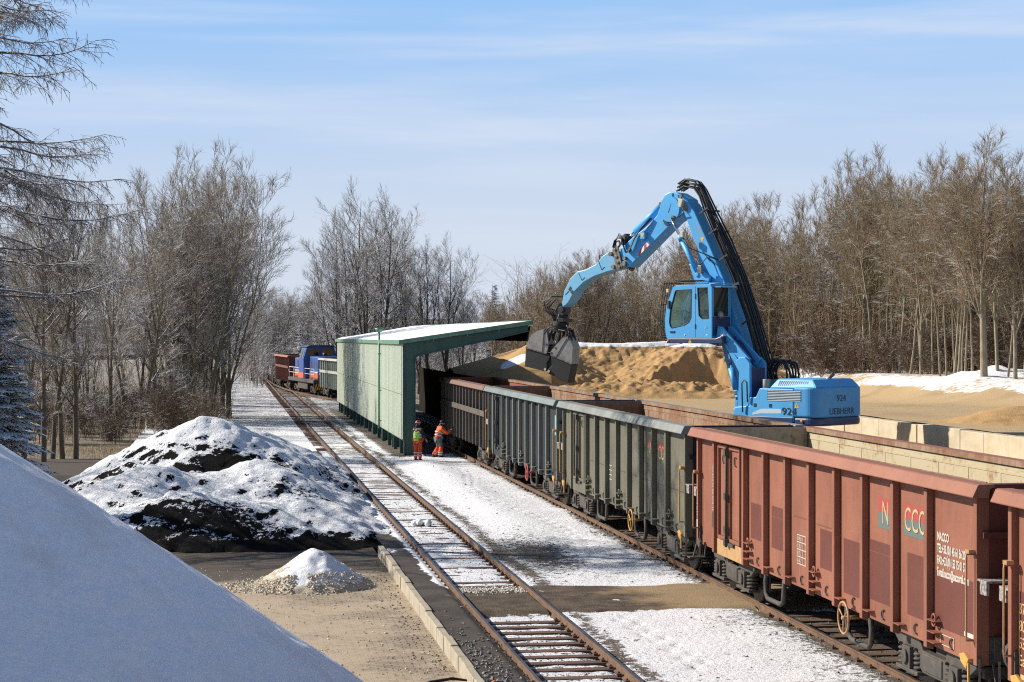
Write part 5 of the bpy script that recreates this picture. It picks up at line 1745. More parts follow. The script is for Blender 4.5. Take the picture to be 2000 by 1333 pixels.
# boom cylinders with brackets
for y in (0.42, -0.42):
    mb = MB(); mb.cyl((2.07, y, 7.02), (2.80, y, 8.18), 0.085, 16); mb.cyl((2.74, y, 8.09), (2.84, y, 8.25), 0.105, 16)
    c_ = EX(mb, 'boom_cylinder', P_SKY)
    mb = MB(); mb.cyl((2.82, y, 8.22), (3.19, y, 8.80), 0.045, 12); EX(mb, 'piston_rod', M_CHROME, c_)
    mb = MB(); mb.prism([(2.44, 7.36), (2.30, 7.36), (1.62, 6.95), (1.66, 6.74), (2.16, 6.72)], y - 0.05, y + 0.05, 'y'); mb.cyl((2.10, y - 0.09, 7.02), (2.10, y + 0.09, 7.02), 0.07, 14)
    EX(mb, 'bracket', P_SKY, bevel=0.02)
    mb = MB(); mb.box(2.55, 2.68, y + 0.09, y + 0.2, 8.18, 8.36); EX(mb, 'valve', M_CREAM, c_, 0.015)
    mb = MB(); mb.box(1.85, 2.0, y + 0.08, y + 0.16, 7.05, 7.3); EX(mb, 'valve', M_GREASE, c_, 0.015)
    mb = MB(); mb.tube([(2.6, y + 0.12, 8.15), (2.35, y + 0.14, 7.85), (1.9, 0.34, 7.65), (1.35, 0.33, 7.45)], 0.018, 6)
    mb.tube([(1.95, y + 0.14, 7.3), (1.8, 0.36, 7.55), (1.5, 0.34, 7.3)], 0.018, 6)
    EX(mb, 'hose', M_HOSE)
# elbow and stick
spoly = [(3.72, 9.40), (3.58, 9.57), (3.36, 9.65), (3.08, 9.60), (2.66, 9.38), (2.58, 9.12), (2.92, 8.88), (3.22, 8.70), (4.2, 7.98), (5.10, 7.32), (5.36, 7.50), (5.46, 7.92), (4.9, 8.30), (4.22, 8.66), (3.90, 8.95), (3.78, 9.2)]
mb = MB(); mb.prism(spoly, -0.26, 0.26, 'y')
stick = EX(mb, 'stick', P_SKY, bevel=0.03)
mb = MB()
mb.cyl((3.36, 0.265, 9.10), (3.36, 0.30, 9.10), 0.40, 30)
mb.cyl((3.36, -0.30, 9.10), (3.36, -0.265, 9.10), 0.40, 30)
EX(mb, 'elbow_plate', P_SKY, stick)
mb = MB(); mb.cyl((3.17, 0.30, 8.82), (3.17, 0.40, 8.82), 0.07, 14); mb.cyl((2.72, -0.33, 9.1), (2.72, 0.33, 9.1), 0.09, 16); mb.cyl((2.86, 0.27, 9.5), (2.86, 0.36, 9.5), 0.05, 12); EX(mb, 'pin', M_GREASE, stick)
mb = MB(); mb.prism([(2.92, 9.42), (2.72, 9.36), (2.80, 9.12), (2.90, 9.14)], 0.30, 0.42, 'y'); EX(mb, 'elbow_lamp', M_CREAM, stick, 0.02)
mb = MB(); mb.tube([(3.0, 0.3, 9.52), (2.85, 0.36, 9.1), (2.70, 0.38, 8.95), (2.95, 0.34, 8.85)], 0.02, 6); mb.tube([(3.25, 0.27, 9.6), (3.28, 0.29, 9.3), (3.4, 0.3, 9.0)], 0.012, 5); EX(mb, 'hose', M_HOSE, stick)
mb = MB(); mb.cyl((3.86, 0.0, 9.27), (5.02, 0.0, 8.47), 0.12, 18); mb.cyl((3.78, 0, 9.32), (3.90, 0, 9.24), 0.145, 18); c_ = EX(mb, 'stick_cylinder', P_SKY)
mb = MB(); mb.cyl((5.02, 0, 8.47), (5.42, 0, 8.16), 0.06, 12); EX(mb, 'piston_rod', M_CHROME, c_)
mb = MB(); mb.prism([(3.70, 9.30), (3.76, 9.38), (3.86, 9.38), (3.90, 9.24), (3.80, 9.16)], -0.18, 0.2, 'y'); EX(mb, 'cylinder_eye', M_GREASE, c_, 0.02)
# striped marker and box on the stick
for k in range(4):
    a, b = k / 4, (k + 1) / 4
    p0, p1 = Vector((4.68, 7.66)), Vector((4.20, 8.03))
    q0, q1 = Vector((4.62, 7.86)), Vector((4.24, 8.15))
    m_ = MB(); m_.prism([tuple(p0.lerp(p1, a)), tuple(p0.lerp(p1, b)), tuple(q0.lerp(q1, b)), tuple(q0.lerp(q1, a))], 0.2615, 0.266, 'y')
    EX(m_, 'marker_stripe', M_SIGNRED if k % 2 == 0 else M_SIGNWHITE, stick)
mb = MB(); mb.box(4.30, 4.48, 0.262, 0.40, 8.20, 8.40); b_ = EX(mb, 'junction_box', P_SKY, stick, 0.01)
mb = MB(); mb.prism([(4.31, 8.37), (4.47, 8.37), (4.39, 8.23)], 0.4015, 0.404, 'y'); EX(mb, 'warning_sign', M_WARN, b_)
mb = MB(); mb.prism([(3.62, 8.78), (3.50, 8.73), (3.34, 8.62), (3.52, 8.60), (3.58, 8.70)], 0.2615, 0.32, 'y'); EX(mb, 'bracket', M_DECALDK, stick)
for k in range(4):
    mb = MB(); o_ = 0.27 + 0.025 * k
    mb.tube([(4.1, o_, 8.85), (4.45, o_ + 0.05, 8.55), (4.75, o_ + 0.04, 8.35 - 0.05 * k), (4.95, o_ + 0.05, 8.0 - 0.06 * k), (5.1, o_ + 0.06, 7.8), (5.25, o_ + 0.03, 7.95 + 0.05 * k), (5.3, o_, 8.25), (5.45, o_ + 0.04, 8.42 - 0.05 * k), (5.62, o_, 8.20), (5.70, o_, 7.98)], 0.018, 6)
    EX(mb, 'hose', M_HOSE, stick)
mb = MB(); mb.prism([(5.48, 8.34), (5.30, 8.42), (5.16, 8.30), (5.30, 8.02), (5.45, 8.05)], -0.22, 0.22, 'y'); mb.cyl((5.28, -0.3, 8.26), (5.28, 0.3, 8.26), 0.09, 14); EX(mb, 'tilt_link', M_DKGREY, bevel=0.02)
# link plates between stick and gooseneck
for y in (0.27, -0.31):
    mb = MB()
    mb.prism([(5.74, 7.90), (5.68, 8.06), (5.50, 8.02), (5.36, 7.55), (5.30, 7.32), (5.38, 7.22), (5.52, 7.24), (5.62, 7.42)], y, y + 0.05, 'y')
    for (x, z) in ((5.62, 7.90), (5.55, 7.68), (5.48, 7.50), (5.42, 7.33)): mb.cyl((x, y - 0.02, z), (x, y + 0.08, z), 0.05, 12)
    EX(mb, 'link_plate', M_GREASE, bevel=0.01)
mb = MB(); mb.cyl((5.80, -0.34, 7.78), (5.80, 0.36, 7.78), 0.075, 14); mb.cyl((5.70, -0.34, 7.36), (5.70, 0.36, 7.36), 0.07, 14); mb.cyl((5.22, -0.3, 7.45), (5.22, 0.36, 7.45), 0.08, 14); mb.cyl((5.2, 0.2, 7.62), (5.2, 0.36, 7.62), 0.06, 12); EX(mb, 'pin', M_GREASE)
mb = MB()
mb.tube([(5.7 + 0.10 * math.cos(t_), 0.1, 8.10 + 0.10 * math.sin(t_)) for t_ in np.linspace(0, 2 * math.pi, 16)[:-1]], 0.035, 8, True); EX(mb, 'lifting_eye', M_GREASE)
# gooseneck
gpoly = [(5.92, 7.88), (6.25, 7.73), (6.54, 7.47), (7.00, 7.31), (7.37, 7.25), (7.69, 7.02), (7.95, 6.64), (8.06, 6.22), (8.02, 6.08), (7.78, 6.22), (7.48, 6.60), (7.08, 6.89), (6.60, 7.08), (6.05, 7.21), (5.52, 7.30), (5.40, 7.50), (5.55, 7.86)]
mb = MB(); mb.prism(gpoly, -0.22, 0.22, 'y')
goose = EX(mb, 'gooseneck', P_SKYOLD, bevel=0.025)
mb = MB()
for (a, b) in (((6.45, 7.62), (6.28, 7.28)), ((7.30, 7.20), (7.15, 6.96))):
    mb.bar((a[0], 0.224, a[1]), (b[0], 0.224, b[1]), 0.02, 0.006); mb.bar((b[0], 0.224, b[1]), (b[0] - 0.12, 0.224, b[1] + 0.09), 0.02, 0.006)
mb.prism([(7.76, 6.66), (7.68, 6.60), (7.60, 6.72), (7.68, 6.78)], 0.2215, 0.228, 'y'); mb.prism([(7.66, 6.56), (7.58, 6.50), (7.52, 6.60), (7.60, 6.66)], 0.2215, 0.228, 'y')
mb.bar((7.90, 0.224, 6.5), (7.74, 0.224, 6.62), 0.02, 0.006)
EX(mb, 'weld_mark', M_DECALDK, goose)
for (x, z, dx) in ((6.55, 7.60, 0.0), (8.0, 6.72, 0.06)):
    mb = MB(); mb.tube([(x, 0.0, z - 0.12), (x + dx + 0.04, 0.0, z + 0.16), (x - 0.16 + dx, 0.0, z + 0.15)], 0.018, 5); EX(mb, 'hose_guide', M_DKGREY, goose)
# grab: yoke, rotator, arms, two shells, turned on its rotator
gr = MB()
gr.prism([(-0.06, 6.22), (0.20, 6.22), (0.22, 5.95), (0.10, 5.80), (-0.16, 5.82), (-0.20, 5.98)], -0.16, 0.16, 'y')
gr.cyl((0.06, -0.24, 6.02), (0.06, 0.24, 6.02), 0.10, 16)
grab = EX(gr, 'grab', M_DKGREY, bevel=0.015)
grab.location = (8.22, 0, 0)
grab.rotation_euler = (0, 0, R(193))


def GU(a): return (1000 + 0.135 * a - 1093) / 58.5 / 0.95      # zoomed plan of the grab -> metres
def GZ(b): return EYE - (580 + 0.135 * b - 653) / 58.5
def GP(l): return [(GU(a), GZ(b)) for a, b in l]


mb = MB(); mb.cyl((0.02, 0, 5.84), (-0.05, 0, 5.55), 0.20, 20); mb.cyl((-0.06, 0, 5.60), (-0.11, 0, 5.36), 0.27, 22, 0.24); mb.box(0.0, 0.2, -0.3, 0.3, 5.60, 5.72); EX(mb, 'rotator', M_GRABDARK, grab, 0.01)
mb = MB(); mb.box(-0.36, 0.22, -0.2, 0.2, 5.28, 5.40); mb.bar((-0.12, 0.0, 5.28), (-0.20, 0, 4.62), 0.07, 0.12); EX(mb, 'grab_head', M_GRABDARK, grab, 0.02)
for y in (0.12, -0.12):
    for (p0, p1, p2) in (((-0.36, y, 5.34), (-0.48, y, 4.98), (-0.50, y, 4.80)), ((0.28, y, 5.34), (0.40, y, 4.98), (0.44, y, 4.86))):
        mb = MB(); mb.cyl(p0, p1, 0.05, 12); mb.cyl(p1, p2, 0.03, 10); EX(mb, 'grab_cylinder', M_GRABDARK, grab)
    mb = MB(); mb.bar((-0.02, y * 1.3, 5.3), (-0.22, y * 1.3, 4.66), 0.05, 0.08); EX(mb, 'grab_arm', M_GRABDARK, grab, 0.01)
for k in range(6):
    mb = MB(); y = -0.22 + 0.07 * k
    mb.tube([(0.10, y * 0.6, 6.42), (-0.20, y - 0.08, 6.46), (-0.52 - 0.05 * (k % 2), y - 0.10, 6.30 - 0.05 * k), (-0.55 + 0.04 * k, y - 0.1, 6.02), (-0.28, y, 5.80), (-0.16, y, 5.5)], 0.017, 6)
    EX(mb, 'hose', M_HOSE, grab)
mb = MB()
mb.tube([(0.1, -0.3, 5.5), (-0.35, -0.34, 5.42), (-0.55, -0.3, 5.2)], 0.02, 6); mb.tube([(0.0, -0.3, 5.34), (0.36, -0.34, 5.30), (0.42, -0.3, 5.0)], 0.02, 6)
mb.tube([(0.22, -0.2, 5.6), (0.36, -0.28, 5.40), (0.30, -0.3, 5.1)], 0.02, 6)
EX(mb, 'hose', M_HOSE, grab)
GY = 0.24
Lg = GP([(150, 735), (180, 660), (240, 560), (330, 497), (445, 468), (492, 515), (518, 690), (488, 820)])
Lb = GP([(148, 738), (488, 826), (552, 842), (482, 960), (490, 1055), (450, 1075), (130, 1010)])
Rg = GP([(552, 838), (550, 800), (575, 765), (785, 545), (850, 600), (900, 720), (882, 968)])
Rb = GP([(550, 846), (880, 974), (820, 1240), (500, 1105), (492, 1060), (565, 992)])
for (g_, b_, line) in ((Lg, Lb, GP([(420, 802), (447, 475)])), (Rg, Rb, GP([(632, 872), (812, 600)]))):
    mb = MB()
    mb.prism(g_, -GY, -GY + 0.04, 'y'); mb.prism(g_, GY - 0.04, GY, 'y')
    n = len(g_)
    for i in range(n - 1 if g_ is Rg else n - 2):
        a, c = g_[i], g_[i + 1]
        mb.add([(a[0], -GY + 0.04, a[1]), (c[0], -GY + 0.04, c[1]), (c[0], GY - 0.04, c[1]), (a[0], GY - 0.04, a[1])], [(0, 1, 2, 3)], False)
    EX(mb, 'grab_shell', M_STEEL, grab)
    mb = MB(); mb.prism(b_, -GY + 0.03, GY - 0.03, 'y'); EX(mb, 'shell_lower_shade', M_GRABDARK, grab, 0.012)  # lower shell coloured black, its shade put into the material
    mb = MB(); mb.bar((line[0][0], -GY - 0.006, line[0][1]), (line[1][0], -GY - 0.006, line[1][1]), 0.02, 0.012)
    a, c = (g_[0], g_[-1]) if g_ is Lg else (g_[-1], g_[0])
    mb.bar((a[0], -GY + 0.012, a[1]), (c[0], -GY + 0.012, c[1]), 0.03, 0.045)
    EX(mb, 'shell_edge', M_GREASE, grab)
    mb = MB()
    for (x, z) in (GP([(487, 690), (500, 795)]) if g_ is Lg else GP([(632, 742), (568, 812)])): mb.cyl((x, -GY - 0.001, z), (x, -GY - 0.008, z), 0.035, 12)
    EX(mb, 'pin', M_DECALDK, grab)
mb = MB()
for (x, z) in GP([(465, 1048), (522, 1075)]): mb.cyl((x, -GY + 0.02, z), (x, -GY - 0.01, z), 0.045, 12)
EX(mb, 'pin', M_CREAM, grab)

# ---------------------------------------------------------------- the blue locomotive
P_LOCO = pmat('loco_blue', (0.028, 0.085, 0.29), [((0.022, 0.065, 0.23), 1.5, 0.4, 0.7)], None, 0.4)
P_LOCOSTR = pmat('loco_orange', (0.62, 0.10, 0.02), [((0.5, 0.09, 0.02), 2, 0.5, 0.7)], None, 0.5)
P_LOCODK = pmat('loco_roof', (0.03, 0.04, 0.09), (), None, 0.6)
sl = 157.0
LL = 13.9
a_, b_ = right_centre(sl), right_centre(sl + LL)
lo = thing('locomotive', 'blue diesel locomotive with orange and white stripe between distant wagons', 'locomotive', W(sl, a_), TH + math.atan2(a_ - b_, LL))


def LO(mb, name, mat, parent=None, bevel=0.0): return mb.build(name, mat, parent or lo, bevel)


mb = MB(); mb.box(-1.5, 1.5, 0.0, LL, 1.05, 1.35); mb.box(-1.3, 1.3, 4.2, 9.6, 0.45, 1.05); LO(mb, 'frame', M_BOGIE, bevel=0.03)
mb = MB(); mb.box(-0.95, 0.95, 0.9, 5.3, 1.36, 3.30); hd = LO(mb, 'short_hood', P_LOCO, bevel=0.12)
mb = MB(); mb.box(-0.98, 0.98, 7.7, LL - 0.7, 1.36, 3.10); hd2 = LO(mb, 'long_hood', P_LOCO, bevel=0.12)
mb = MB(); mb.prism([(-1.48, 1.36), (1.48, 1.36), (1.48, 3.1), (1.20, 4.05), (0.9, 4.2), (-0.9, 4.2), (-1.20, 4.05), (-1.48, 3.1)], 5.3, 7.7, 'y'); cb = LO(mb, 'cab', P_LOCO, bevel=0.05)
mb = MB(); mb.prism([(-1.30, 4.06), (-0.95, 4.24), (0.95, 4.24), (1.30, 4.06), (1.25, 4.04), (0.9, 4.2), (-0.9, 4.2), (-1.25, 4.04)], 5.0, 8.0, 'y'); LO(mb, 'cab_roof', P_LOCODK, cb)
for (hh, ya, yb_, x, z) in ((hd, 0.9, 5.3, 0.957, 1.36), (hd2, 7.7, LL - 0.7, 0.987, 1.36)):
    mb = MB()
    for sx in (-1, 1): mb.box(*sorted((sx * x, sx * (x + 0.006))), ya + 0.1, yb_ - 0.1, z + 0.04, z + 0.52)
    mb.box(-x + 0.15, x - 0.15, ya - 0.006, ya - 0.001, z + 0.04, z + 0.52)
    LO(mb, 'stripe', P_LOCOSTR, hh)
    mb = MB()
    for sx in (-1, 1): mb.box(*sorted((sx * x, sx * (x + 0.006))), ya + 0.1, yb_ - 0.1, z + 0.53, z + 0.64)
    mb.box(-x + 0.15, x - 0.15, ya - 0.006, ya - 0.001, z + 0.53, z + 0.64)
    LO(mb, 'stripe', M_SIGNWHITE, hh)
    mb = MB()
    for k in range(3):
        for sx in (-1, 1): mb.box(*sorted((sx * x, sx * (x + 0.012))), ya + 0.5 + k * 1.4, ya + 1.3 + k * 1.4, z + 0.9, z + 1.5)
    LO(mb, 'grille', P_LOCODK, hh)
mb = MB(); mb.box(-1.487, -1.482, 5.4, 7.6, 1.4, 1.88); LO(mb, 'stripe', P_LOCOSTR, cb)
for sx in (-1, 1):
    for (ya, yb_) in ((5.5, 6.4), (6.6, 7.5)):
        mb = MB(); mb.add([(sx * 1.475, ya, 3.13), (sx * 1.475, yb_, 3.13), (sx * 1.265, yb_, 3.86), (sx * 1.265, ya, 3.86), (sx * 1.435, ya, 3.13), (sx * 1.435, yb_, 3.13), (sx * 1.225, yb_, 3.86), (sx * 1.225, ya, 3.86)],
                          [(0, 1, 2, 3), (4, 7, 6, 5), (0, 4, 5, 1), (1, 5, 6, 2), (2, 6, 7, 3), (3, 7, 4, 0)])
        mb.M = None
        o_ = LO(mb, 'window', M_GLASSD, cb); o_.location.x = sx * 0.02
for x0 in (-1.05, 0.15):
    mb = MB(); mb.box(x0, x0 + 0.9, 5.26, 5.295, 3.36, 3.92); LO(mb, 'window', M_GLASSD, cb)
mb = MB()
for sx in (-1, 1):
    for (y0, y1) in ((0.1, 1.7), (2.1, 4.9), (8.3, 10.8), (11.2, 13.7)):
        x = sx * 1.42
        mb.tube([(x, y0, 1.3), (x, y0, 2.25), (x, y1, 2.25), (x, y1, 1.3)], 0.025, 5); mb.tube([(x, y0, 1.8), (x, y1, 1.8)], 0.02, 5)
for y in (0.08, LL - 0.08): mb.tube([(-1.4, y, 1.3), (-1.4, y, 2.25), (-0.3, y, 2.25), (-0.3, y, 1.3)], 0.025, 5); mb.tube([(1.4, y, 1.3), (1.4, y, 2.25), (0.3, y, 2.25), (0.3, y, 1.3)], 0.025, 5)
LO(mb, 'handrail', M_SIGNWHITE)
for y in (2.6, LL - 2.6): put_bogie(lo, y)
for x in (-0.875, 0.875):
    make_buffer(lo, x, 0.0, -1); make_buffer(lo, x, LL, 1)
mb = MB()
for k in range(4): mb.prism([(-1.45 + k * 0.2, 0.5), (-1.35 + k * 0.2, 0.5), (-1.15 + k * 0.2, 1.0), (-1.25 + k * 0.2, 1.0)], -0.012, -0.006, 'y')
LO(mb, 'hazard_stripe', M_WARN)
mb = MB(); mb.box(-1.48, -0.5, -0.005, 0.1, 0.5, 1.05); mb.box(0.5, 1.48, -0.005, 0.1, 0.5, 1.05); LO(mb, 'step_board', M_BOGIE)
for x in (-0.6, 0.6):
    mb = MB(); mb.cyl((x, 0.90, 2.75), (x, 0.84, 2.75), 0.11, 14); LO(mb, 'headlight', M_SIGNWHITE)
mb = MB(); mb.cyl((0, 3.0, 3.25), (0, 3.0, 3.6), 0.18, 12); LO(mb, 'exhaust', P_LOCODK)
# ---------------------------------------------------------------- two railway workers
def skin_mesh(name, joints, edges, root, mat, parent, sub=2):
    keys = list(joints)
    me = bpy.data.meshes.new(name)
    me.from_pydata([joints[k][0] for k in keys], [(keys.index(a), keys.index(b)) for a, b in edges], [])
    o = bpy.data.objects.new(name, me)
    COL.objects.link(o)
    md = o.modifiers.new('skin', 'SKIN')
    md.use_smooth_shade = True
    if not me.skin_vertices: me.skin_vertices.new()
    for i, k in enumerate(keys):
        r = joints[k][1]
        me.skin_vertices[0].data[i].radius = (r, r) if not isinstance(r, tuple) else r
        me.skin_vertices[0].data[i].use_root = (k == root)
    s = o.modifiers.new('sub', 'SUBSURF'); s.levels = sub; s.render_levels = sub
    dg = bpy.context.evaluated_depsgraph_get()
    me2 = bpy.data.meshes.new_from_object(o.evaluated_get(dg))
    bpy.data.objects.remove(o); bpy.data.meshes.remove(me)
    me2.name = name
    me2.materials.clear(); me2.materials.append(mat)
    for p in me2.polygons: p.use_smooth = True
    o = bpy.data.objects.new(name, me2)
    COL.objects.link(o)
    o.parent = parent
    return o


M_SKIN = pmat('skin', (0.50, 0.28, 0.20), [((0.44, 0.22, 0.16), 20, 0.4, 0.6)], None, 0.6)
M_HIVISG = pmat('green_vest_cloth', (0.46, 0.78, 0.05), [((0.40, 0.68, 0.045), 9, 0.4, 0.6)], (14, 0.5, 0.02), 0.8)
M_HIVISO = pmat('orange_jacket_cloth', (0.75, 0.13, 0.02), [((0.65, 0.10, 0.02), 7, 0.4, 0.6)], (9, 0.8, 0.04), 0.8)
M_TROUS = pmat('orange_trouser_cloth', (0.72, 0.09, 0.025), [((0.6, 0.08, 0.02), 7, 0.4, 0.6)], (10, 0.8, 0.04), 0.8)
M_NAVYC = pmat('navy_coat_cloth', (0.014, 0.018, 0.035), [((0.024, 0.028, 0.05), 7, 0.4, 0.6)], (10, 0.6, 0.03), 0.9)
M_GREYC = pmat('grey_trouser_cloth', (0.10, 0.105, 0.11), [((0.14, 0.14, 0.14), 7, 0.4, 0.6)], (10, 0.6, 0.03), 0.9)
M_REFLECT = pmat('reflective_tape', (0.52, 0.55, 0.56), (), None, 0.4)
M_REDHAT = pmat('red_helmet', (0.42, 0.03, 0.035), (), None, 0.4)
M_BOOT = pmat('black_boots', (0.014, 0.013, 0.012), (), None, 0.6)


def hand(J, E, wrist, side, fwd, pre):
    """palm, five fingers of different lengths; appended to the joint lists"""
    w = Vector(wrist)
    f = Vector(fwd).normalized()
    sd = Vector(side).normalized()
    palm = w + f * 0.075
    J[pre + 'palm'] = (tuple(palm), (0.036, 0.022))
    for i, (o, l) in enumerate(((-0.033, 0.065), (-0.011, 0.08), (0.011, 0.075), (0.032, 0.055))):
        a = palm + sd * o + f * 0.025
        b = a + f * l * 0.5 + Vector((0, 0, -0.01))
        c = b + f * l * 0.4 + Vector((0, 0, -0.025))
        for nm, p, r in (('a', a, 0.010), ('b', b, 0.009), ('c', c, 0.0075)): J[f'{pre}f{i}{nm}'] = (tuple(p), r)
        E += [(pre + 'palm', f'{pre}f{i}a'), (f'{pre}f{i}a', f'{pre}f{i}b'), (f'{pre}f{i}b', f'{pre}f{i}c')]
    t1 = w + f * 0.035 - sd * 0.045; t2 = t1 + f * 0.045 - sd * 0.01
    J[pre + 't1'] = (tuple(t1), 0.011); J[pre + 't2'] = (tuple(t2), 0.009)
    E += [(pre + 'palm', pre + 't1'), (pre + 't1', pre + 't2')]


def person(label, loc, rz, pose):
    root = thing('person', label, 'person', loc, rz, None)
    p = pose
    J = {}
    J['pelvis'] = (p['pelvis'], 0.125); J['waist'] = (p['waist'], 0.115); J['chest'] = (p['chest'], (0.155, 0.115))
    J['neck'] = (p['neck'], 0.055); J['head'] = (p['head'], 0.085); J['crown'] = (p['crown'], 0.082)
    E = [('pelvis', 'waist'), ('waist', 'chest'), ('chest', 'neck'), ('neck', 'head'), ('head', 'crown')]
    for s in ('L', 'R'):
        J['hip' + s] = (p['hip' + s], 0.092); J['knee' + s] = (p['knee' + s], 0.062); J['ank' + s] = (p['ank' + s], 0.045); J['toe' + s] = (p['toe' + s], 0.038)
        J['sh' + s] = (p['sh' + s], 0.062); J['el' + s] = (p['el' + s], 0.045); J['wr' + s] = (p['wr' + s], 0.031)
        E += [('pelvis', 'hip' + s), ('hip' + s, 'knee' + s), ('knee' + s, 'ank' + s), ('ank' + s, 'toe' + s), ('chest', 'sh' + s), ('sh' + s, 'el' + s), ('el' + s, 'wr' + s)]
        fw = Vector(p['wr' + s]) - Vector(p['el' + s])
        hand(J, E, p['wr' + s], (0, 1, 0) if abs(fw.normalized().y) < 0.7 else (1, 0, 0), fw, s)
        E.append(('wr' + s, s + 'palm'))
    body = skin_mesh('body', J, E, 'pelvis', M_SKIN, root)

    def shell(name, mat, names, edges, grow, rt, over=None):
        JJ = {}
        for n in names:
            r = J[n][1]
            JJ[n] = (J[n][0], tuple(v + grow for v in r) if isinstance(r, tuple) else r + grow)
        for k, v in (over or {}).items(): JJ[k] = v
        return skin_mesh(name, JJ, edges, rt, mat, root)
    return root, body, shell, J


def mid(a, b, t): return tuple(Vector(a).lerp(Vector(b), t))


def ring(mb, c, n, rx, ry, h, yaw=0.0, tilt=0.0):
    """a band of tape round a limb or the trunk"""
    pts = []
    M = Matrix.Translation(Vector(c)) @ Matrix.Rotation(yaw, 4, 'Z') @ Matrix.Rotation(tilt, 4, 'Y')
    vs = []
    for k in range(n):
        a = 2 * math.pi * k / n
        for z in (-h / 2, h / 2): vs.append(tuple(M @ Vector((rx * math.cos(a), ry * math.sin(a), z))))
    mb.add(vs, [(2 * k, 2 * ((k + 1) % n), 2 * ((k + 1) % n) + 1, 2 * k + 1) for k in range(n)], True)


# faces +x (towards the wagon); seen from behind-left
ps = dict(pelvis=(0, 0, 0.90), waist=(0.0, 0, 1.06), chest=(0.0, 0, 1.28), neck=(0.01, 0, 1.45), head=(0.03, 0, 1.55), crown=(0.03, 0, 1.63),
          hipL=(0, 0.09, 0.84), kneeL=(0.02, 0.10, 0.47), ankL=(-0.01, 0.10, 0.09), toeL=(0.13, 0.11, 0.045),
          hipR=(0, -0.09, 0.84), kneeR=(0.03, -0.10, 0.47), ankR=(0.02, -0.10, 0.09), toeR=(0.16, -0.11, 0.045),
          shL=(0.0, 0.19, 1.37), elL=(0.03, 0.25, 1.11), wrL=(0.20, 0.24, 0.92),
          shR=(0.0, -0.19, 1.37), elR=(0.06, -0.25, 1.12), wrR=(0.26, -0.22, 0.95))
r1, body, shell, J = person('worker in green hi-vis vest and red helmet standing before the shed corner', W(77.9, 7.98, -0.16), TH + R(48), ps)
shell('coat', M_NAVYC, ['pelvis', 'waist', 'chest', 'shL', 'shR', 'elL', 'elR', 'wrL', 'wrR', 'neck'],
      [('hem', 'pelvis'), ('pelvis', 'waist'), ('waist', 'chest'), ('chest', 'neck'), ('chest', 'shL'), ('chest', 'shR'), ('shL', 'elL'), ('elL', 'wrL'), ('shR', 'elR'), ('elR', 'wrR')], 0.028, 'pelvis', {'hem': ((0, 0, 0.70), 0.165)})
shell('vest', M_HIVISG, ['waist', 'chest'], [('lo', 'waist'), ('waist', 'chest'), ('chest', 'hi'), ('chest', 'sa'), ('chest', 'sb')], 0.066, 'waist',
      {'lo': ((0, 0, 0.99), 0.178), 'hi': ((0, 0, 1.40), 0.10), 'sa': ((0, 0.12, 1.38), 0.085), 'sb': ((0, -0.12, 1.38), 0.085)})
mb = MB(); ring(mb, (0, 0, 1.03), 24, 0.182, 0.196, 0.05); ring(mb, (0, 0, 1.15), 24, 0.178, 0.20, 0.05); mb.build('reflective_band', M_REFLECT, r1)
shell('trousers', M_TROUS, ['pelvis', 'hipL', 'hipR', 'kneeL', 'kneeR', 'ankL', 'ankR'], [('pelvis', 'hipL'), ('pelvis', 'hipR'), ('hipL', 'kneeL'), ('hipR', 'kneeR'), ('kneeL', 'ankL'), ('kneeR', 'ankR')], 0.03, 'pelvis')
mb = MB()
for s in (0.10, -0.10):
    for z in (0.26, 0.38): ring(mb, (0.01, s, z), 16, 0.100, 0.100, 0.045)
mb.build('reflective_band', M_REFLECT, r1)
for s in ('L', 'R'):
    mb = MB(); a, t_ = ps['ank' + s], ps['toe' + s]
    mb.ball((a[0] + 0.05, a[1], 0.055), 0.14, 0.062, 0.058); mb.cyl((a[0], a[1], 0.05), (a[0], a[1], 0.17), 0.062, 12); mb.build('boot', M_BOOT, r1)
mb = MB(); mb.ball((0.03, 0, 1.66), 0.125, 0.112, 0.095, 16, 8); mb.cyl((0.045, 0, 1.63), (0.045, 0, 1.645), 0.135, 18); mb.build('helmet', M_REDHAT, r1)
mb = MB(); ring(mb, (0.03, 0, 1.655), 20, 0.128, 0.116, 0.02); mb.build('helmet_stripe', M_SIGNWHITE, r1)
mb = MB(); mb.ball((0.0, 0, 1.50), 0.10, 0.10, 0.10); mb.build('scarf', M_NAVYC, r1)
mb = MB()
for s in (-0.03, 0.03): mb.ball((0.108, s, 1.585), 0.009, 0.012, 0.008, 8, 6)
mb.ball((0.125, 0, 1.565), 0.018, 0.013, 0.02, 8, 6); mb.build('face', M_SKIN, r1)

ps2 = dict(pelvis=(0, 0, 0.86), waist=(0.02, 0, 1.02), chest=(0.08, 0, 1.22), neck=(0.14, 0, 1.38), head=(0.18, 0, 1.47), crown=(0.19, 0, 1.54),
           hipL=(0, 0.10, 0.80), kneeL=(0.06, 0.13, 0.45), ankL=(-0.16, 0.14, 0.12), toeL=(-0.04, 0.15, 0.05),
           hipR=(0, -0.10, 0.80), kneeR=(0.10, -0.10, 0.46), ankR=(0.04, -0.11, 0.09), toeR=(0.18, -0.12, 0.045),
           shL=(0.08, 0.20, 1.30), elL=(0.24, 0.28, 1.06), wrL=(0.45, 0.20, 1.12),
           shR=(0.08, -0.20, 1.30), elR=(0.28, -0.27, 1.08), wrR=(0.48, -0.18, 1.20))
r2, body, shell, J = person('worker in bright orange jacket leaning towards the brown wagon', W(80.1, 9.10, -0.16), TH + R(14), ps2)
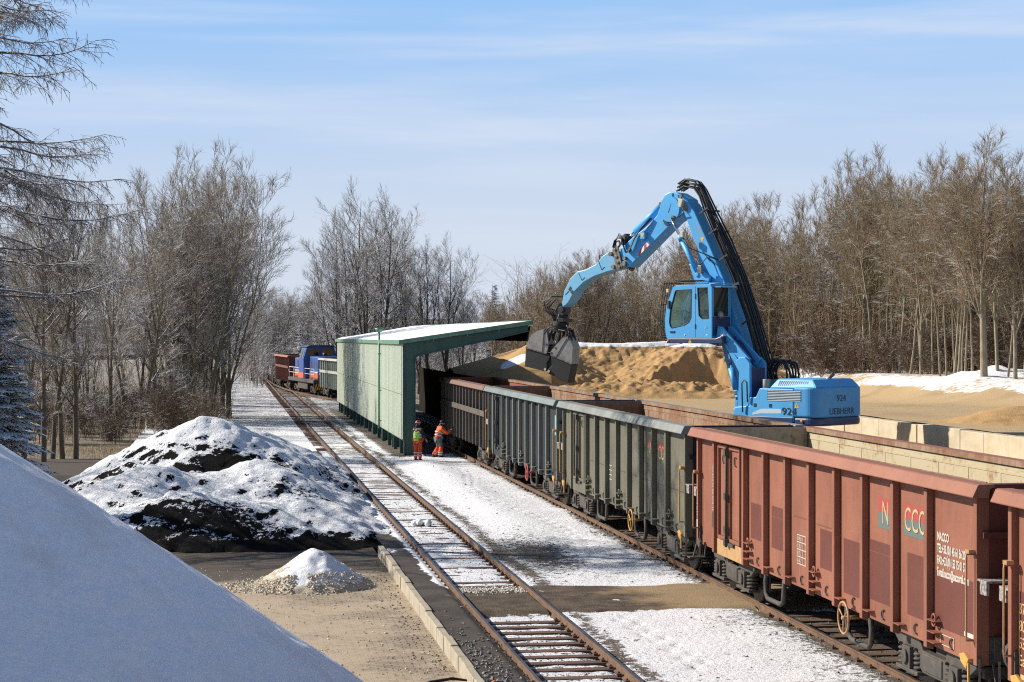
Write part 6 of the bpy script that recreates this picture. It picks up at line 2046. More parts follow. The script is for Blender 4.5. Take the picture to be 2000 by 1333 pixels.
shell('jacket', M_HIVISO, ['waist', 'chest', 'shL', 'shR', 'elL', 'elR', 'wrL', 'wrR'],
      [('hem', 'waist'), ('waist', 'chest'), ('chest', 'nk'), ('chest', 'shL'), ('chest', 'shR'), ('shL', 'elL'), ('elL', 'wrL'), ('shR', 'elR'), ('elR', 'wrR')], 0.05, 'waist', {'hem': ((0.0, 0, 0.90), 0.17), 'nk': ((0.12, 0, 1.33), 0.10)})
mb = MB(); ring(mb, (0.02, 0, 0.97), 24, 0.185, 0.20, 0.05, 0, 0.3); ring(mb, (0.045, 0, 1.10), 24, 0.19, 0.215, 0.05, 0, 0.35); mb.build('reflective_band', M_REFLECT, r2)
shell('trousers', M_GREYC, ['pelvis', 'hipL', 'hipR', 'kneeL', 'kneeR'], [('pelvis', 'hipL'), ('pelvis', 'hipR'), ('hipL', 'kneeL'), ('hipR', 'kneeR')], 0.03, 'pelvis')
for s in ('L', 'R'):
    k, a = ps2['knee' + s], ps2['ank' + s]
    mb = MB(); mb.tube([mid(k, a, -0.15), mid(k, a, 0.5), mid(k, a, 0.95)], [0.095, 0.098, 0.10], 14)
    mb.build('legging', M_TROUS, r2)
    mb = MB()
    for t_ in (0.55, 0.8): ring(mb, mid(k, a, t_), 14, 0.103, 0.103, 0.04)
    mb.build('reflective_band', M_REFLECT, r2)
    mb = MB(); mb.ball((a[0] + 0.05, a[1], a[2] - 0.035), 0.14, 0.062, 0.058); mb.cyl((a[0], a[1], a[2] - 0.04), (a[0], a[1], a[2] + 0.08), 0.062, 12); mb.build('boot', M_BOOT, r2)
mb = MB(); mb.ball((0.19, 0, 1.57), 0.115, 0.10, 0.075, 16, 8); mb.cyl((0.26, 0, 1.545), (0.33, 0, 1.535), 0.05, 10); mb.ball((0.13, 0, 1.43), 0.10, 0.095, 0.08); mb.build('cap', M_BOOT, r2)
mb = MB()
for s in (-0.03, 0.03): mb.ball((0.262, s, 1.50), 0.009, 0.012, 0.008, 8, 6)
mb.ball((0.276, 0, 1.48), 0.018, 0.013, 0.02, 8, 6); mb.build('face', M_SKIN, r2)
# ---------------------------------------------------------------- trees
def bark_mat(name, c1, c2, snow_amt, moss=None, sc=8.0, up_lo=0.25):
    t = NT(name)
    c = t.mix(t.ramp(t.noise((sc, sc, sc * 0.35), 5, 0.65), 0.35, 0.68), c1, c2)
    if moss: c = t.mix(t.ramp(t.noise(1.3, 4, off=4.0), 0.5, 0.7, 0, 0.7), c, moss)
    if snow_amt > 0:
        u = t.upness()
        n = t.noise(2.6, 4, 0.65, off=2.0)
        f = t.ramp(t.math('ADD', u, t.math('MULTIPLY', n, 0.9)), up_lo + 1.15 - snow_amt, up_lo + 1.30 - snow_amt)
        c = t.mix(f, c, (0.80, 0.82, 0.86))
    return t.out(c, 0.9, None, spec=0.1)


M_BARK_L = bark_mat('dark_bark_snowy', (0.10, 0.08, 0.058), (0.175, 0.14, 0.10), 0.52, (0.11, 0.115, 0.06))
M_TWIG_L = bark_mat('twigs_snowy', (0.225, 0.185, 0.138), (0.32, 0.268, 0.205), 0.36, None, 3.0)
M_BARK_M = bark_mat('grey_bark_snowy', (0.055, 0.048, 0.042), (0.11, 0.095, 0.08), 0.45)
M_TWIG_M = bark_mat('grey_twigs_snowy', (0.155, 0.135, 0.115), (0.235, 0.205, 0.175), 0.56, None, 3.0)
M_BARK_R = bark_mat('pale_bark', (0.21, 0.18, 0.13), (0.33, 0.29, 0.22), 0.10, (0.20, 0.175, 0.10))
M_TWIG_R = bark_mat('warm_twigs', (0.23, 0.172, 0.105), (0.32, 0.245, 0.155), 0.17, None, 3.0)
M_TWIG_B = bark_mat('brown_bush_twigs', (0.11, 0.075, 0.048), (0.18, 0.125, 0.078), 0.2, None, 3.0)
M_BARK_LA = bark_mat('larch_bark', (0.08, 0.062, 0.052), (0.16, 0.12, 0.095), 0.40)
M_TWIG_LA = bark_mat('larch_twigs', (0.085, 0.063, 0.046), (0.15, 0.11, 0.078), 0.42, None, 3.0)


class Branches:
    def __init__(self): self.b = {}          # (npts, sides) -> [pts, radii]

    def add(self, pts, rad, sides):
        k = (len(pts), sides)
        e = self.b.setdefault(k, [[], []])
        e[0].append(pts); e[1].append(rad)

    def mesh(self, name, mat, parent=None):
        co, qs, base = [], [], 0
        for (n, s), (P, Rd) in self.b.items():
            P = np.array(P, float); Rd = np.array(Rd, float)
            B = len(P)
            T = np.gradient(P, axis=1)
            T /= np.linalg.norm(T, axis=2, keepdims=True) + 1e-9
            ref = np.where(np.abs(T[..., 2:3]) > 0.9, np.array([1.0, 0, 0]), np.array([0, 0, 1.0]))
            U = np.cross(T, ref); U /= np.linalg.norm(U, axis=2, keepdims=True) + 1e-9
            V = np.cross(U, T)                 # points up for level twigs
            a = 2 * np.pi * (np.arange(s) + 0.0) / s
            ringv = P[:, :, None, :] + Rd[:, :, None, None] * (np.sin(a)[None, None, :, None] * U[:, :, None, :] + np.cos(a)[None, None, :, None] * V[:, :, None, :])
            co.append(ringv.reshape(-1, 3))
            idx = base + np.arange(B * n * s).reshape(B, n, s)
            i0, i1 = idx[:, :-1], idx[:, 1:]
            q = np.stack([i0, np.roll(i0, -1, 2), np.roll(i1, -1, 2), i1], -1).reshape(-1, 4)
            qs.append(q)
            base += B * n * s
        return fast_mesh(name, np.concatenate(co), np.concatenate(qs), mat, parent, True)


def rvec(rr): return Vector((rr.gauss(0, 1), rr.gauss(0, 1), rr.gauss(0, 1)))


def limb(rr, p, d, length, r0, r1, n, wander, up):
    pts, rad = [tuple(p)], [r0]
    seg = length / (n - 1)
    d = d.normalized()
    dirs = [d.copy()]
    for i in range(1, n):
        d = (d + rvec(rr) * wander + Vector((0, 0, up))).normalized()
        p = p + d * seg
        t = i / (n - 1)
        pts.append(tuple(p)); rad.append(r0 + (r1 - r0) * t); dirs.append(d.copy())
    return pts, rad, dirs


def side_dir(rr, d, ang):
    q = d.cross(rvec(rr)).normalized()
    return (d * math.cos(ang) + q * math.sin(ang)).normalized()


def at_t(pts, rad, dirs, t):
    x = t * (len(pts) - 1)
    i = min(int(x), len(pts) - 2)
    f = x - i
    return Vector(pts[i]).lerp(Vector(pts[i + 1]), f), rad[i] + (rad[i + 1] - rad[i]) * f, dirs[i]


def bare_tree(name, seed, H, r0, first, n1, n2, n3, n4, l1, mats, label, cat='tree', stems=1, fork=0.0, lead=(8, 24), ang=(30, 60), up1=0.07, up2=0.055, twig=0.0075, lean=0.03, n4l=0.34, taper=1.4):
    """a trunk that forks into leaders (fork > 0), stems from the ground (fork = 0, stems > 1) or runs through"""
    rr = random.Random(seed)
    root = thing(name, label, cat)
    TB, CB = Branches(), Branches()
    starts = []
    if fork > 0 and stems > 1:
        tp, tr, td = limb(rr, Vector((0, 0, -0.25)), Vector((rr.uniform(-lean, lean), rr.uniform(-lean, lean), 1)), H * fork + 0.25, r0 * 1.15, r0 * 0.8, 7, 0.03, 0.03)
        TB.add(tp, tr, 8)
        for st in range(stems):
            a = 2 * math.pi * st / stems + rr.uniform(-0.4, 0.4)
            ld = lead[0] + (lead[1] - lead[0]) * ((st + rr.uniform(0, 0.8)) / stems)
            if st == 0: ld *= 0.4
            q = math.tan(R(ld))
            a = st * 2.4 + rr.uniform(-0.4, 0.4)
            hf = 0.95 - 0.22 * (ld / 30.0) ** 1.5
            t0 = 1.0 if st == 0 else rr.uniform(0.62, 0.98)
            p, r, d = at_t(tp, tr, td, min(t0, 0.999))
            starts.append((p, Vector((q * math.cos(a), q * math.sin(a), 1)), (H * hf * (1 if st == 0 else rr.uniform(0.9, 1.0)) - p.z), r0 * (0.62 if st == 0 else rr.uniform(0.38, 0.55)), 0.06))
    elif stems > 1:
        for st in range(stems):
            a = 2 * math.pi * st / stems + rr.uniform(-0.3, 0.3)
            q = math.tan(R(rr.uniform(*lead)))
            starts.append((Vector((0.30 * math.cos(a), 0.30 * math.sin(a), -0.2)), Vector((q * math.cos(a), q * math.sin(a), 1)), H * (1.0 if st == 0 else rr.uniform(0.74, 0.98)), r0 * rr.uniform(0.55, 0.85), first))
    else:
        starts.append((Vector((0, 0, -0.2)), Vector((rr.uniform(-lean, lean), rr.uniform(-lean, lean), 1)), H, r0, first))
    for (base, d0, hs, rs, fst) in starts:
        tp, tr, td = limb(rr, base, d0, hs, rs, 0.012, 12, 0.035, 0.03)
        tr = [max(0.010, rs * (1 - 0.94 * (i / 11) ** 0.8)) for i in range(12)]
        TB.add(tp, tr, 8)
        m1 = n1
        for i in range(m1):
            t = fst + (0.985 - fst) * ((i + rr.uniform(0, 0.9)) / m1) ** 0.9
            p, r, d = at_t(tp, tr, td, t)
            rel = (t - fst) / (1 - fst)
            L1 = H * l1 * (0.62 + 0.38 * rel / 0.3 if rel < 0.3 else 1.0 - 0.60 * ((rel - 0.3) / 0.7) ** taper) * rr.uniform(0.65, 1.15)
            d1 = side_dir(rr, d, R(rr.uniform(*ang)) * (1.0 - 0.25 * rel))
            r1 = max(0.011, min(r * 0.6, 0.010 + L1 * 0.013))
            p1, q1, e1 = limb(rr, p, d1, L1, r1, 0.007, 7, 0.06, up1)
            TB.add(p1, q1, 5)
            m2 = max(3, int(n2 * (0.5 + 0.6 * L1 / (H * l1))))
            for j in range(m2):
                t2 = 0.16 + 0.84 * (j + rr.uniform(0, 0.9)) / m2
                pp, r2, dd = at_t(p1, q1, e1, min(t2, 0.99))
                L2 = L1 * 0.58 * (1.05 - 0.55 * t2) * rr.uniform(0.6, 1.2)
                d2 = side_dir(rr, dd, R(rr.uniform(20, 46)))
                p2, q2, e2 = limb(rr, pp, d2, L2, max(0.010, min(r2 * 0.65, 0.026)), twig * 0.9, 5, 0.06, up2)
                CB.add(p2, q2, 4)
                m3 = max(2, int(n3 * rr.uniform(0.7, 1.25)))
                for k in range(m3):
                    t3 = 0.12 + 0.88 * (k + rr.uniform(0, 0.9)) / m3
                    pp3, r3, dd3 = at_t(p2, q2, e2, min(t3, 0.99))
                    L3 = max(0.25, L2 * 0.55 * rr.uniform(0.6, 1.2))
                    d3 = side_dir(rr, dd3, R(rr.uniform(18, 44)))
                    p3, q3, e3 = limb(rr, pp3, d3, L3, twig * 1.2, twig * 0.7, 4, 0.06, up2)
                    CB.add(p3, q3, 3)
                    for w in range(n4):
                        t4 = 0.2 + 0.8 * (w + rr.random()) / n4
                        pp4, r4, dd4 = at_t(p3, q3, e3, min(t4, 0.99))
                        d4 = side_dir(rr, dd4, R(rr.uniform(15, 42)))
                        p4, q4, e4 = limb(rr, pp4, d4, n4l * rr.uniform(0.6, 1.4), twig * 0.85, twig * 0.5, 3, 0.05, up2)
                        CB.add(p4, q4, 3)
    TB.mesh('trunk', mats[0], root)
    CB.mesh('crown', mats[1], root)
    root['_h'] = H
    return root


def needle_mat(name, c1, c2, snow):
    t = NT(name)
    c = t.mix(t.noise(3.5, 4), c1, c2)
    f = t.ramp(t.math('ADD', t.upness(), t.math('MULTIPLY', t.noise(1.9, 4, 0.6, off=1.0), 1.1)), 1.32 - snow, 1.45 - snow)
    c = t.mix(f, c, (0.78, 0.80, 0.85))
    return t.out(c, 0.85, None, spec=0.15)


M_NEEDLE = needle_mat('spruce_needles', (0.012, 0.024, 0.019), (0.024, 0.042, 0.03), 0.12)
M_NEEDLE2 = needle_mat('far_spruce_needles', (0.018, 0.028, 0.022), (0.032, 0.045, 0.033), 0.18)


def spruce(label, seed, H, rad, mat, dens=1.0):
    rr = random.Random(seed)
    root = thing('spruce_tree', label, 'tree')
    TB = Branches()
    tp, tr, td = limb(rr, Vector((0, 0, -0.2)), Vector((0, 0, 1)), H, 0.16 * H / 10, 0.02, 8, 0.01, 0.02)
    TB.add(tp, tr, 8)
    co, qs = [], []

    def blade(a, b, w, up):
        """a flat spray of needles, 2 cm thick, hanging slightly"""
        a, b = Vector(a), Vector(b)
        t = (b - a).normalized()
        s = t.cross(Vector((0, 0, 1)))
        if s.length < 0.1: s = Vector((1, 0, 0))
        s = s.normalized() * w
        m = a.lerp(b, 0.45)
        dz = Vector((0, 0, -0.25 * w))
        i = len(co)
        co.extend([tuple(a + Vector((0, 0, 0.012))), tuple(m + s + dz), tuple(b + dz), tuple(m - s + dz), tuple(a - Vector((0, 0, 0.03))), ])
        qs.extend([(i, i + 1, i + 2), (i, i + 2, i + 3), (i + 4, i + 2, i + 1), (i + 4, i + 3, i + 2)])

    z = 0.06 * H
    while z < H * 0.985:
        f = 1 - z / H
        nb = max(4, int((5 + 5 * f) * dens))
        for k in range(nb):
            a = rr.uniform(0, 2 * math.pi)
            L = rad * (f ** 0.85) * rr.uniform(0.72, 1.12) + 0.12
            d = Vector((math.cos(a), math.sin(a), 0.10 - 0.30 * f))
            p, q, e = limb(rr, Vector((0, 0, z + rr.uniform(-0.1, 0.1))), d, L, 0.025 * f + 0.008, 0.006, 6, 0.05, -0.02 + 0.05 * (1 - f))
            TB.add(p, q, 4)
            m = max(4, int(L * 8 * dens))
            for j in range(m):
                t_ = 0.12 + 0.88 * (j + rr.random()) / m
                pp, r_, dd = at_t(p, q, e, min(t_, 0.99))
                sgn = 1 if j % 2 else -1
                s = dd.cross(Vector((0, 0, 1))).normalized() * sgn
                l2 = (0.22 + 0.38 * L * (1 - t_) * 0.8) * rr.uniform(0.7, 1.2)
                dr = (s * 0.8 + dd * 0.65 + Vector((0, 0, -0.30 * rr.random()))).normalized()
                q0 = pp
                ns = max(1, int(l2 / 0.20))
                for h_ in range(ns):
                    q1 = q0 + dr * (l2 / ns) + Vector((0, 0, -0.02))
                    blade(q0 - dr * 0.05, q1 + dr * 0.06, 0.075 * rr.uniform(0.7, 1.2), 0)
                    if rr.random() < 0.75:
                        s2 = dr.cross(Vector((0, 0, 1))).normalized() * rr.choice((-1, 1))
                        blade(q0, q0 + (s2 * 0.75 + dr * 0.5) * 0.22 + Vector((0, 0, -0.05)), 0.05, 0)
                    q0 = q1
        z += (0.20 + 0.16 * f) * H / 12 / max(0.8, dens)
    TB.mesh('trunk', M_BARK_L, root)
    fast_mesh('crown', np.array(co), np.array(qs), mat, root, False, tri=True)
    root['_h'] = H
    return root


def place(o, X, Y, h, rz, zb, label=None, group=None, rr=random):
    k = h / o['_h']
    o.location = (X, Y, zb)
    o.rotation_euler = (0, 0, rz)
    kx = k * rr.uniform(0.92, 1.1)
    o.scale = (kx, kx, k)
    if label: o['label'] = label
    if group: o['group'] = group
    return o


PROTO, USED = {}, set()


def proto(key, fn):
    PROTO[key] = fn


def get(key):
    if key not in USED:
        USED.add(key)
        PROTO[key] = PROTO[key]()
        return PROTO[key]
    return copy_tree(PROTO[key])


ML, MM, MR = (M_BARK_L, M_TWIG_L), (M_BARK_M, M_TWIG_M), (M_BARK_R, M_TWIG_R)
proto('broadA', lambda: bare_tree('bare_tree', 11, 15, 0.15, 0.05, 14, 8, 5, 3, 0.25, ML, '', stems=3, fork=0.26, lead=(4, 18), ang=(34, 62), up1=0.085))
proto('broadB', lambda: bare_tree('bare_tree', 12, 15, 0.16, 0.05, 14, 8, 5, 3, 0.28, ML, '', stems=3, fork=0.12, lead=(5, 22), ang=(36, 66), up1=0.085))
proto('multi', lambda: bare_tree('bare_tree', 13, 15, 0.13, 0.22, 11, 7, 5, 3, 0.20, ML, '', stems=6, lead=(2, 12), ang=(30, 56), up1=0.08))
proto('vase', lambda: bare_tree('bare_tree', 14, 15, 0.18, 0.04, 14, 8, 5, 3, 0.26, ML, '', stems=4, fork=0.13, lead=(3, 18), ang=(32, 60), up1=0.10))
proto('straight', lambda: bare_tree('bare_tree', 15, 15, 0.17, 0.16, 26, 8, 5, 3, 0.27, ML, '', ang=(34, 62), lean=0.05, up1=0.09))
proto('midA', lambda: bare_tree('bare_tree', 21, 17, 0.26, 0.04, 15, 8, 5, 3, 0.26, MM, '', stems=3, fork=0.18, lead=(3, 16), ang=(34, 64), up1=0.09))
proto('midB', lambda: bare_tree('bare_tree', 22, 17, 0.24, 0.05, 14, 8, 5, 3, 0.23, MM, '', stems=3, fork=0.24, lead=(3, 14), ang=(32, 60), up1=0.10))
proto('midC', lambda: bare_tree('bare_tree', 23, 13, 0.16, 0.05, 13, 8, 5, 3, 0.26, MM, '', stems=3, fork=0.14, lead=(4, 18), ang=(34, 62), up1=0.09))
proto('poleA', lambda: bare_tree('slender_tree', 31, 13, 0.09, 0.34, 26, 4, 4, 3, 0.15, MR, '', ang=(24, 48), lean=0.10, taper=1.0))
proto('poleB', lambda: bare_tree('slender_tree', 32, 13, 0.095, 0.05, 9, 5, 5, 3, 0.18, MR, '', stems=4, fork=0.40, lead=(5, 24), ang=(26, 52), lean=0.08))
proto('poleC', lambda: bare_tree('slender_tree', 33, 13, 0.08, 0.40, 22, 3, 4, 3, 0.13, MR, '', ang=(24, 48), lean=0.12, taper=0.9))
proto('poleD', lambda: bare_tree('slender_tree', 34, 13, 0.11, 0.05, 9, 6, 5, 3, 0.21, MR, '', stems=5, fork=0.32, lead=(5, 28), ang=(26, 55), lean=0.06))
proto('wide', lambda: bare_tree('bare_tree', 41, 11, 0.13, 0.05, 9, 7, 5, 3, 0.23, MR, '', stems=7, fork=0.12, lead=(6, 34), ang=(28, 58)))
proto('tall', lambda: bare_tree('bare_tree', 42, 13, 0.16, 0.05, 9, 7, 5, 3, 0.20, MR, '', stems=7, fork=0.40, lead=(5, 30), ang=(24, 52)))
proto('bush', lambda: bare_tree('bare_bush', 51, 3.2, 0.03, 0.08, 9, 6, 4, 2, 0.42, (M_TWIG_B, M_TWIG_B), '', 'bush', stems=9, lead=(6, 30), ang=(20, 50), twig=0.006, n4l=0.2))
proto('larch', lambda: larch())
proto('spruceN', lambda: spruce('', 61, 11, 2.6, M_NEEDLE, 1.5))
proto('spruceF', lambda: spruce('', 62, 11, 2.3, M_NEEDLE2, 0.9))


def larch():
    """trunk with long level limbs that droop and hang thin knobbly twigs"""
    rr = random.Random(77)
    root = thing('larch_tree', '', 'tree')
    TB, CB = Branches(), Branches()
    H = 23.0
    tp, tr, td = limb(rr, Vector((0, 0, -0.3)), Vector((0, 0, 1)), H, 0.30, 0.03, 12, 0.01, 0.02)
    TB.add(tp, tr, 10)
    for i in range(108):
        t = 0.27 + 0.71 * (i + rr.random()) / 108
        p, r, d = at_t(tp, tr, td, t)
        a = rr.uniform(0, 2 * math.pi)
        L = (6.1 * (1 - t) ** 0.55 + 0.4) * rr.uniform(0.65, 1.1)
        d1 = Vector((math.cos(a), math.sin(a), rr.uniform(-0.12, 0.18)))
        n = 9
        p1, q1, e1 = [tuple(p)], [min(0.05, 0.012 + L * 0.008)], [d1.normalized()]
        dd = d1.normalized(); pp = p.copy()
        for k in range(1, n):
            f = k / (n - 1)
            dd = (dd + rvec(rr) * 0.045 + Vector((0, 0, (-0.085 if f < 0.55 else 0.12)))).normalized()
            pp = pp + dd * (L / (n - 1))
            p1.append(tuple(pp)); q1.append(q1[0] * (1 - f) + 0.007 * f); e1.append(dd.copy())
        TB.add(p1, q1, 5)
        m = int(8 + L * 5.5)
        for j in range(m):
            t2 = 0.12 + 0.88 * (j + rr.random()) / m
            b, r2, ee = at_t(p1, q1, e1, min(t2, 0.995))
            s = ee.cross(Vector((0, 0, 1))).normalized() * rr.choice((-1, 1))
            d2 = (s * rr.uniform(0.3, 0.9) + ee * rr.uniform(0.3, 0.9) + Vector((0, 0, rr.uniform(-0.45, 0.25)))).normalized()
            L2 = (0.35 + 0.24 * L * (1 - 0.6 * t2)) * rr.uniform(0.5, 1.15)
            p2, q2, e2 = limb(rr, b, d2, L2, 0.010, 0.006, 5, 0.10, -0.06)
            CB.add(p2, q2, 4)
            for k in range(int(3 + L2 * 5)):
                b3, r3, e3 = at_t(p2, q2, e2, rr.uniform(0.1, 0.99))
                d3 = (Vector((rr.gauss(0, 0.5), rr.gauss(0, 0.5), rr.uniform(-1.2, 0.2))) + e3 * 0.5).normalized()
                p3, q3, e3_ = limb(rr, b3, d3, rr.uniform(0.14, 0.42), 0.0065, 0.0045, 4, 0.14, -0.05)
                CB.add(p3, q3, 3)
    TB.mesh('trunk', M_BARK_LA, root)
    CB.mesh('crown', M_TWIG_LA, root)
    root['_h'] = H
    return root


def px(x, Y): return (x - 1000) / 3640.0 * Y
def ztop(y, Y): return EYE + (653 - y) / 3640.0 * Y


def ground_left(X, Y): return float(base_z(np.array([X]), np.array([Y]))[0])
def ground_right(X, Y): return float(forest_z(np.array([X]), np.array([Y]))[0])


RT = random.Random(2024)
# far left: the larch by the frame's edge and a dark spruce below it
L_ = get('larch'); place(L_, px(-75, 50), 50, 21.5, 0.6, -0.4, 'big larch with long drooping snowy limbs at the left edge', None, RT)
S_ = get('spruceN'); place(S_, px(-22, 64), 64, 9.2, 0.3, -0.6, 'dark green spruce with snow on its boughs at the left edge', None, RT)
# the trees on the left bank, front row
GL = 'bare trees on the bank left of the track'
front = [(45, 86, 380, 'straight'), (84, 80, 385, 'straight'), (101, 82, 395, 'straight'), (122, 84, 368, 'straight'), (147, 82, 372, 'straight'), (215, 100, 408, 'broadA'), (245, 108, 415, 'straight'),
         (342, 112, 352, 'multi'), (372, 114, 298, 'vase'), (404, 116, 330, 'multi'), (436, 122, 322, 'vase'), (446, 120, 288, 'vase'), (300, 118, 345, 'broadA')]
FRONT_LABELS = ['straight bare tree beside the dark spruce at the left edge', 'straight dark-trunked tree, left one of the close pair on the left bank', 'straight dark-trunked tree, right one of the close pair on the left bank',
                'forking bare tree just right of the close pair on the left bank', 'straight dark-trunked tree right of the forking one on the left bank', 'wide bare tree standing behind the left end of the coal heap',
                'straight bare tree left of the many-stemmed tree behind the coal heap', 'many-stemmed bare tree directly above the coal heap peak', 'tall forking bare tree behind the peak of the coal heap',
                'many-stemmed bare tree just right of the coal heap peak', 'tall bare tree left of the one nearest the track', 'tallest bare tree of the left bank, nearest the track', 'low wide bare tree among the left trees above the coal heap']
for (x, Y, yt, k), fl in zip(front, FRONT_LABELS):
    X = px(x, Y); zb = ground_left(X, Y)
    place(get(k), X, Y, ztop(yt, Y) - zb, RT.uniform(0, 6.28), zb, fl, GL, RT)
for i in range(20):
    x = RT.uniform(-60, 430)
    Y = RT.uniform(108, 150 + 0.06 * max(0, 470 - x))
    yt = np.interp(x, [-60, 60, 150, 230, 300, 370, 430, 480, 540, 590], [380, 400, 395, 430, 390, 340, 345, 330, 385, 470]) + RT.uniform(10, 110)
    X = px(x, Y); zb = ground_left(X, Y)
    k = RT.choice(['broadA', 'straight', 'vase', 'multi', 'straight'])
    place(get(k), X, Y, ztop(yt, Y) - zb, RT.uniform(0, 6.28), zb, 'bare tree in the dense back rows of the left bank', 'bare trees in the back rows on the left', RT)
# unseen neighbours on the bank that throw the shade across the snow
for (X, Y, h) in ((-25, 72, 14), (-31, 64, 15), (-26, 58, 13)):
    place(get(RT.choice(['broadB', 'vase', 'broadA'])), X, Y, h, RT.uniform(0, 6.28), -0.8, 'bare tree standing on the left bank beyond the picture edge', 'bare trees beyond the left edge', RT)
# bushes along the foot of the bank
for i in range(30):
    Y = RT.uniform(112, 200); d = RT.uniform(-6.5, -1.2)
    v = W(Y, d)
    h = RT.uniform(1.2, 2.8)
    place(get('bush'), v.x, v.y, h, RT.uniform(0, 6.28), -0.5, 'leafless brown bush along the left side of the track', 'brown bushes at the foot of the left bank', RT)
for i in range(22):
    x, Y = RT.uniform(60, 420), RT.uniform(94, 116)
    X = px(x, Y)
    place(get('bush'), X, Y, RT.uniform(1.4, 3.0), RT.uniform(0, 6.28), ground_left(X, Y), 'leafless brown bush under the trees of the left bank', 'brown bushes under the left trees', RT)
# the group behind the shed
GM = 'snow-dusted bare trees behind the shed'
for (x, Y, yt, k) in ((690, 166, 368, 'midA'), (655, 170, 440, 'midC'), (715, 160, 425, 'midB'), (752, 168, 383, 'midA'), (735, 175, 430, 'midB'), (792, 172, 448, 'midB'), (818, 178, 490, 'midC'), (845, 170, 468, 'midB'), (872, 174, 470, 'midA'), (902, 180, 530, 'midC'), (632, 186, 505, 'midC'), (675, 182, 455, 'midB'), (925, 184, 575, 'midC'), (770, 184, 460, 'midC')):
    X = px(x, Y)
    place(get(k), X, Y, ztop(yt, Y) + 0.6, RT.uniform(0, 6.28), -0.6, {690: 'tallest snow-dusted bare tree, above the left half of the shed roof', 752: 'second tallest snow-dusted bare tree behind the shed, right of the vent pipe'}.get(x) or {'midA': 'tall snow-dusted bare tree behind the shed roof', 'midB': 'upright snow-dusted bare tree behind the shed', 'midC': 'smaller snow-dusted bare tree behind the shed'}[k], GM, RT)
for i in range(36):
    x, Y = RT.uniform(480, 1000) if i < 26 else RT.uniform(470, 620), RT.uniform(205, 255)
    X = px(x, Y)
    place(get(RT.choice(['midC', 'broadB', 'midB'])), X, Y, ztop(RT.uniform(560, 610), Y) + 0.6, RT.uniform(0, 6.28), -0.6, 'low bare tree in the far thicket behind the shed', 'far thicket trees behind the shed', RT)
for (x, Y, yt) in ((965, 172, 552), (985, 180, 598), (586, 205, 628), (600, 212, 622), (950, 190, 610), (640, 205, 640)):
    X = px(x, Y)
    lb = 'pointed dark spruce rising above the shed roof' if x == 965 else 'small far spruce among the bare trees behind the shed'
    place(get('spruceF'), X, Y, ztop(yt, Y) + 0.6, RT.uniform(0, 6.28), -0.6, lb, None if x == 965 else 'small far spruces', RT)
# the wood behind the sand heap
for i in range(46):
    x = RT.uniform(955, 1450); Y = RT.uniform(124, 165)
    yt = np.interp(x, [955, 1000, 1080, 1150, 1210, 1260, 1330, 1400, 1450], [585, 560, 520, 480, 495, 480, 455, 410, 400]) + RT.uniform(-8, 60) * (1 if i > 14 else 0.2)
    X = px(x, Y); zb = max(0.2, ground_right(X, Y))
    place(get(RT.choice(['wide', 'wide', 'tall', 'poleD', 'midC'])), X, Y, ztop(yt, Y) - zb, RT.uniform(0, 6.28), zb, 'bare brown tree in the wood behind the sand heap', 'bare trees behind the sand heap', RT)
# the big wood on the right: front trunks, then the deep back rows
sil = lambda x: float(np.interp(x, [1400, 1450, 1500, 1560, 1620, 1660, 1690, 1730, 1780, 1830, 1870, 1905, 1950, 2000, 2100], [400, 385, 375, 385, 360, 300, 296, 325, 345, 300, 280, 255, 300, 320, 320]))
GR = 'slender trees at the front of the right-hand wood'
big = get('tall'); X = px(1922, 91); place(big, X, 91, ztop(258, 91) - 2.4, 1.1, 2.4, 'tallest thick-trunked bare tree at the front of the right-hand wood', None, RT)
for (x, Y, yt, k) in ((1712, 100, 300, 'poleA'), (1735, 99, 420, 'poleC'), (1755, 96, 340, 'poleB'), (1775, 94, 330, 'poleA'), (1800, 93, 360, 'poleD'), (1822, 92, 300, 'poleC'), (1838, 90, 380, 'poleA'), (1848, 90, 350, 'poleC'), (1862, 88, 400, 'poleB'),
                      (1880, 87, 360, 'poleC'), (1900, 86, 350, 'poleA'), (1950, 84, 330, 'poleB'), (1965, 83, 350, 'poleA'), (1985, 82, 315, 'poleD'), (2010, 82, 330, 'poleA'), (2040, 82, 330, 'poleB'), (1690, 112, 296, 'poleD'), (1668, 113, 304, 'poleB'), (1640, 114, 380, 'poleA'), (1610, 116, 370, 'poleC'), (1580, 118, 400, 'poleB'), (1545, 121, 390, 'poleA'), (1510, 122, 385, 'poleD'), (1480, 124, 400, 'poleB')):
    Y += 8; X = px(x, Y); zb = ground_right(X, Y)
    place(get(k), X, Y, ztop(yt, Y) - zb, RT.uniform(0, 6.28), zb, 'slender pale-trunked bare tree at the front of the right-hand wood', GR, RT)
for i in range(34):
    d = RT.uniform(37.2, 42); s = RT.uniform(72, 122)
    v = W(s, d); xx = 1000 + 3640 * v.x / v.y
    zb = ground_right(v.x, v.y)
    place(get(RT.choice(['poleA', 'poleC', 'poleC', 'poleB'])), v.x, v.y, ztop(sil(xx) + RT.uniform(15, 120), v.y) - zb, RT.uniform(0, 6.28), zb, 'slender pale-trunked bare tree at the front of the right-hand wood', GR, RT)
for i in range(76):
    x = RT.uniform(1390, 2120); Y = RT.uniform(122, 165) - 22 * (x - 1400) / 600
    yt = sil(x) + RT.uniform(4, 95)
    X = px(x, Y); zb = ground_right(X, Y)
    place(get(RT.choice(['poleA', 'poleB', 'poleC', 'poleD', 'wide', 'poleD', 'tall'])), X, Y, ztop(yt, Y) - zb, RT.uniform(0, 6.28), zb, 'bare brown tree deep in the right-hand wood', 'bare trees deep in the right-hand wood', RT)
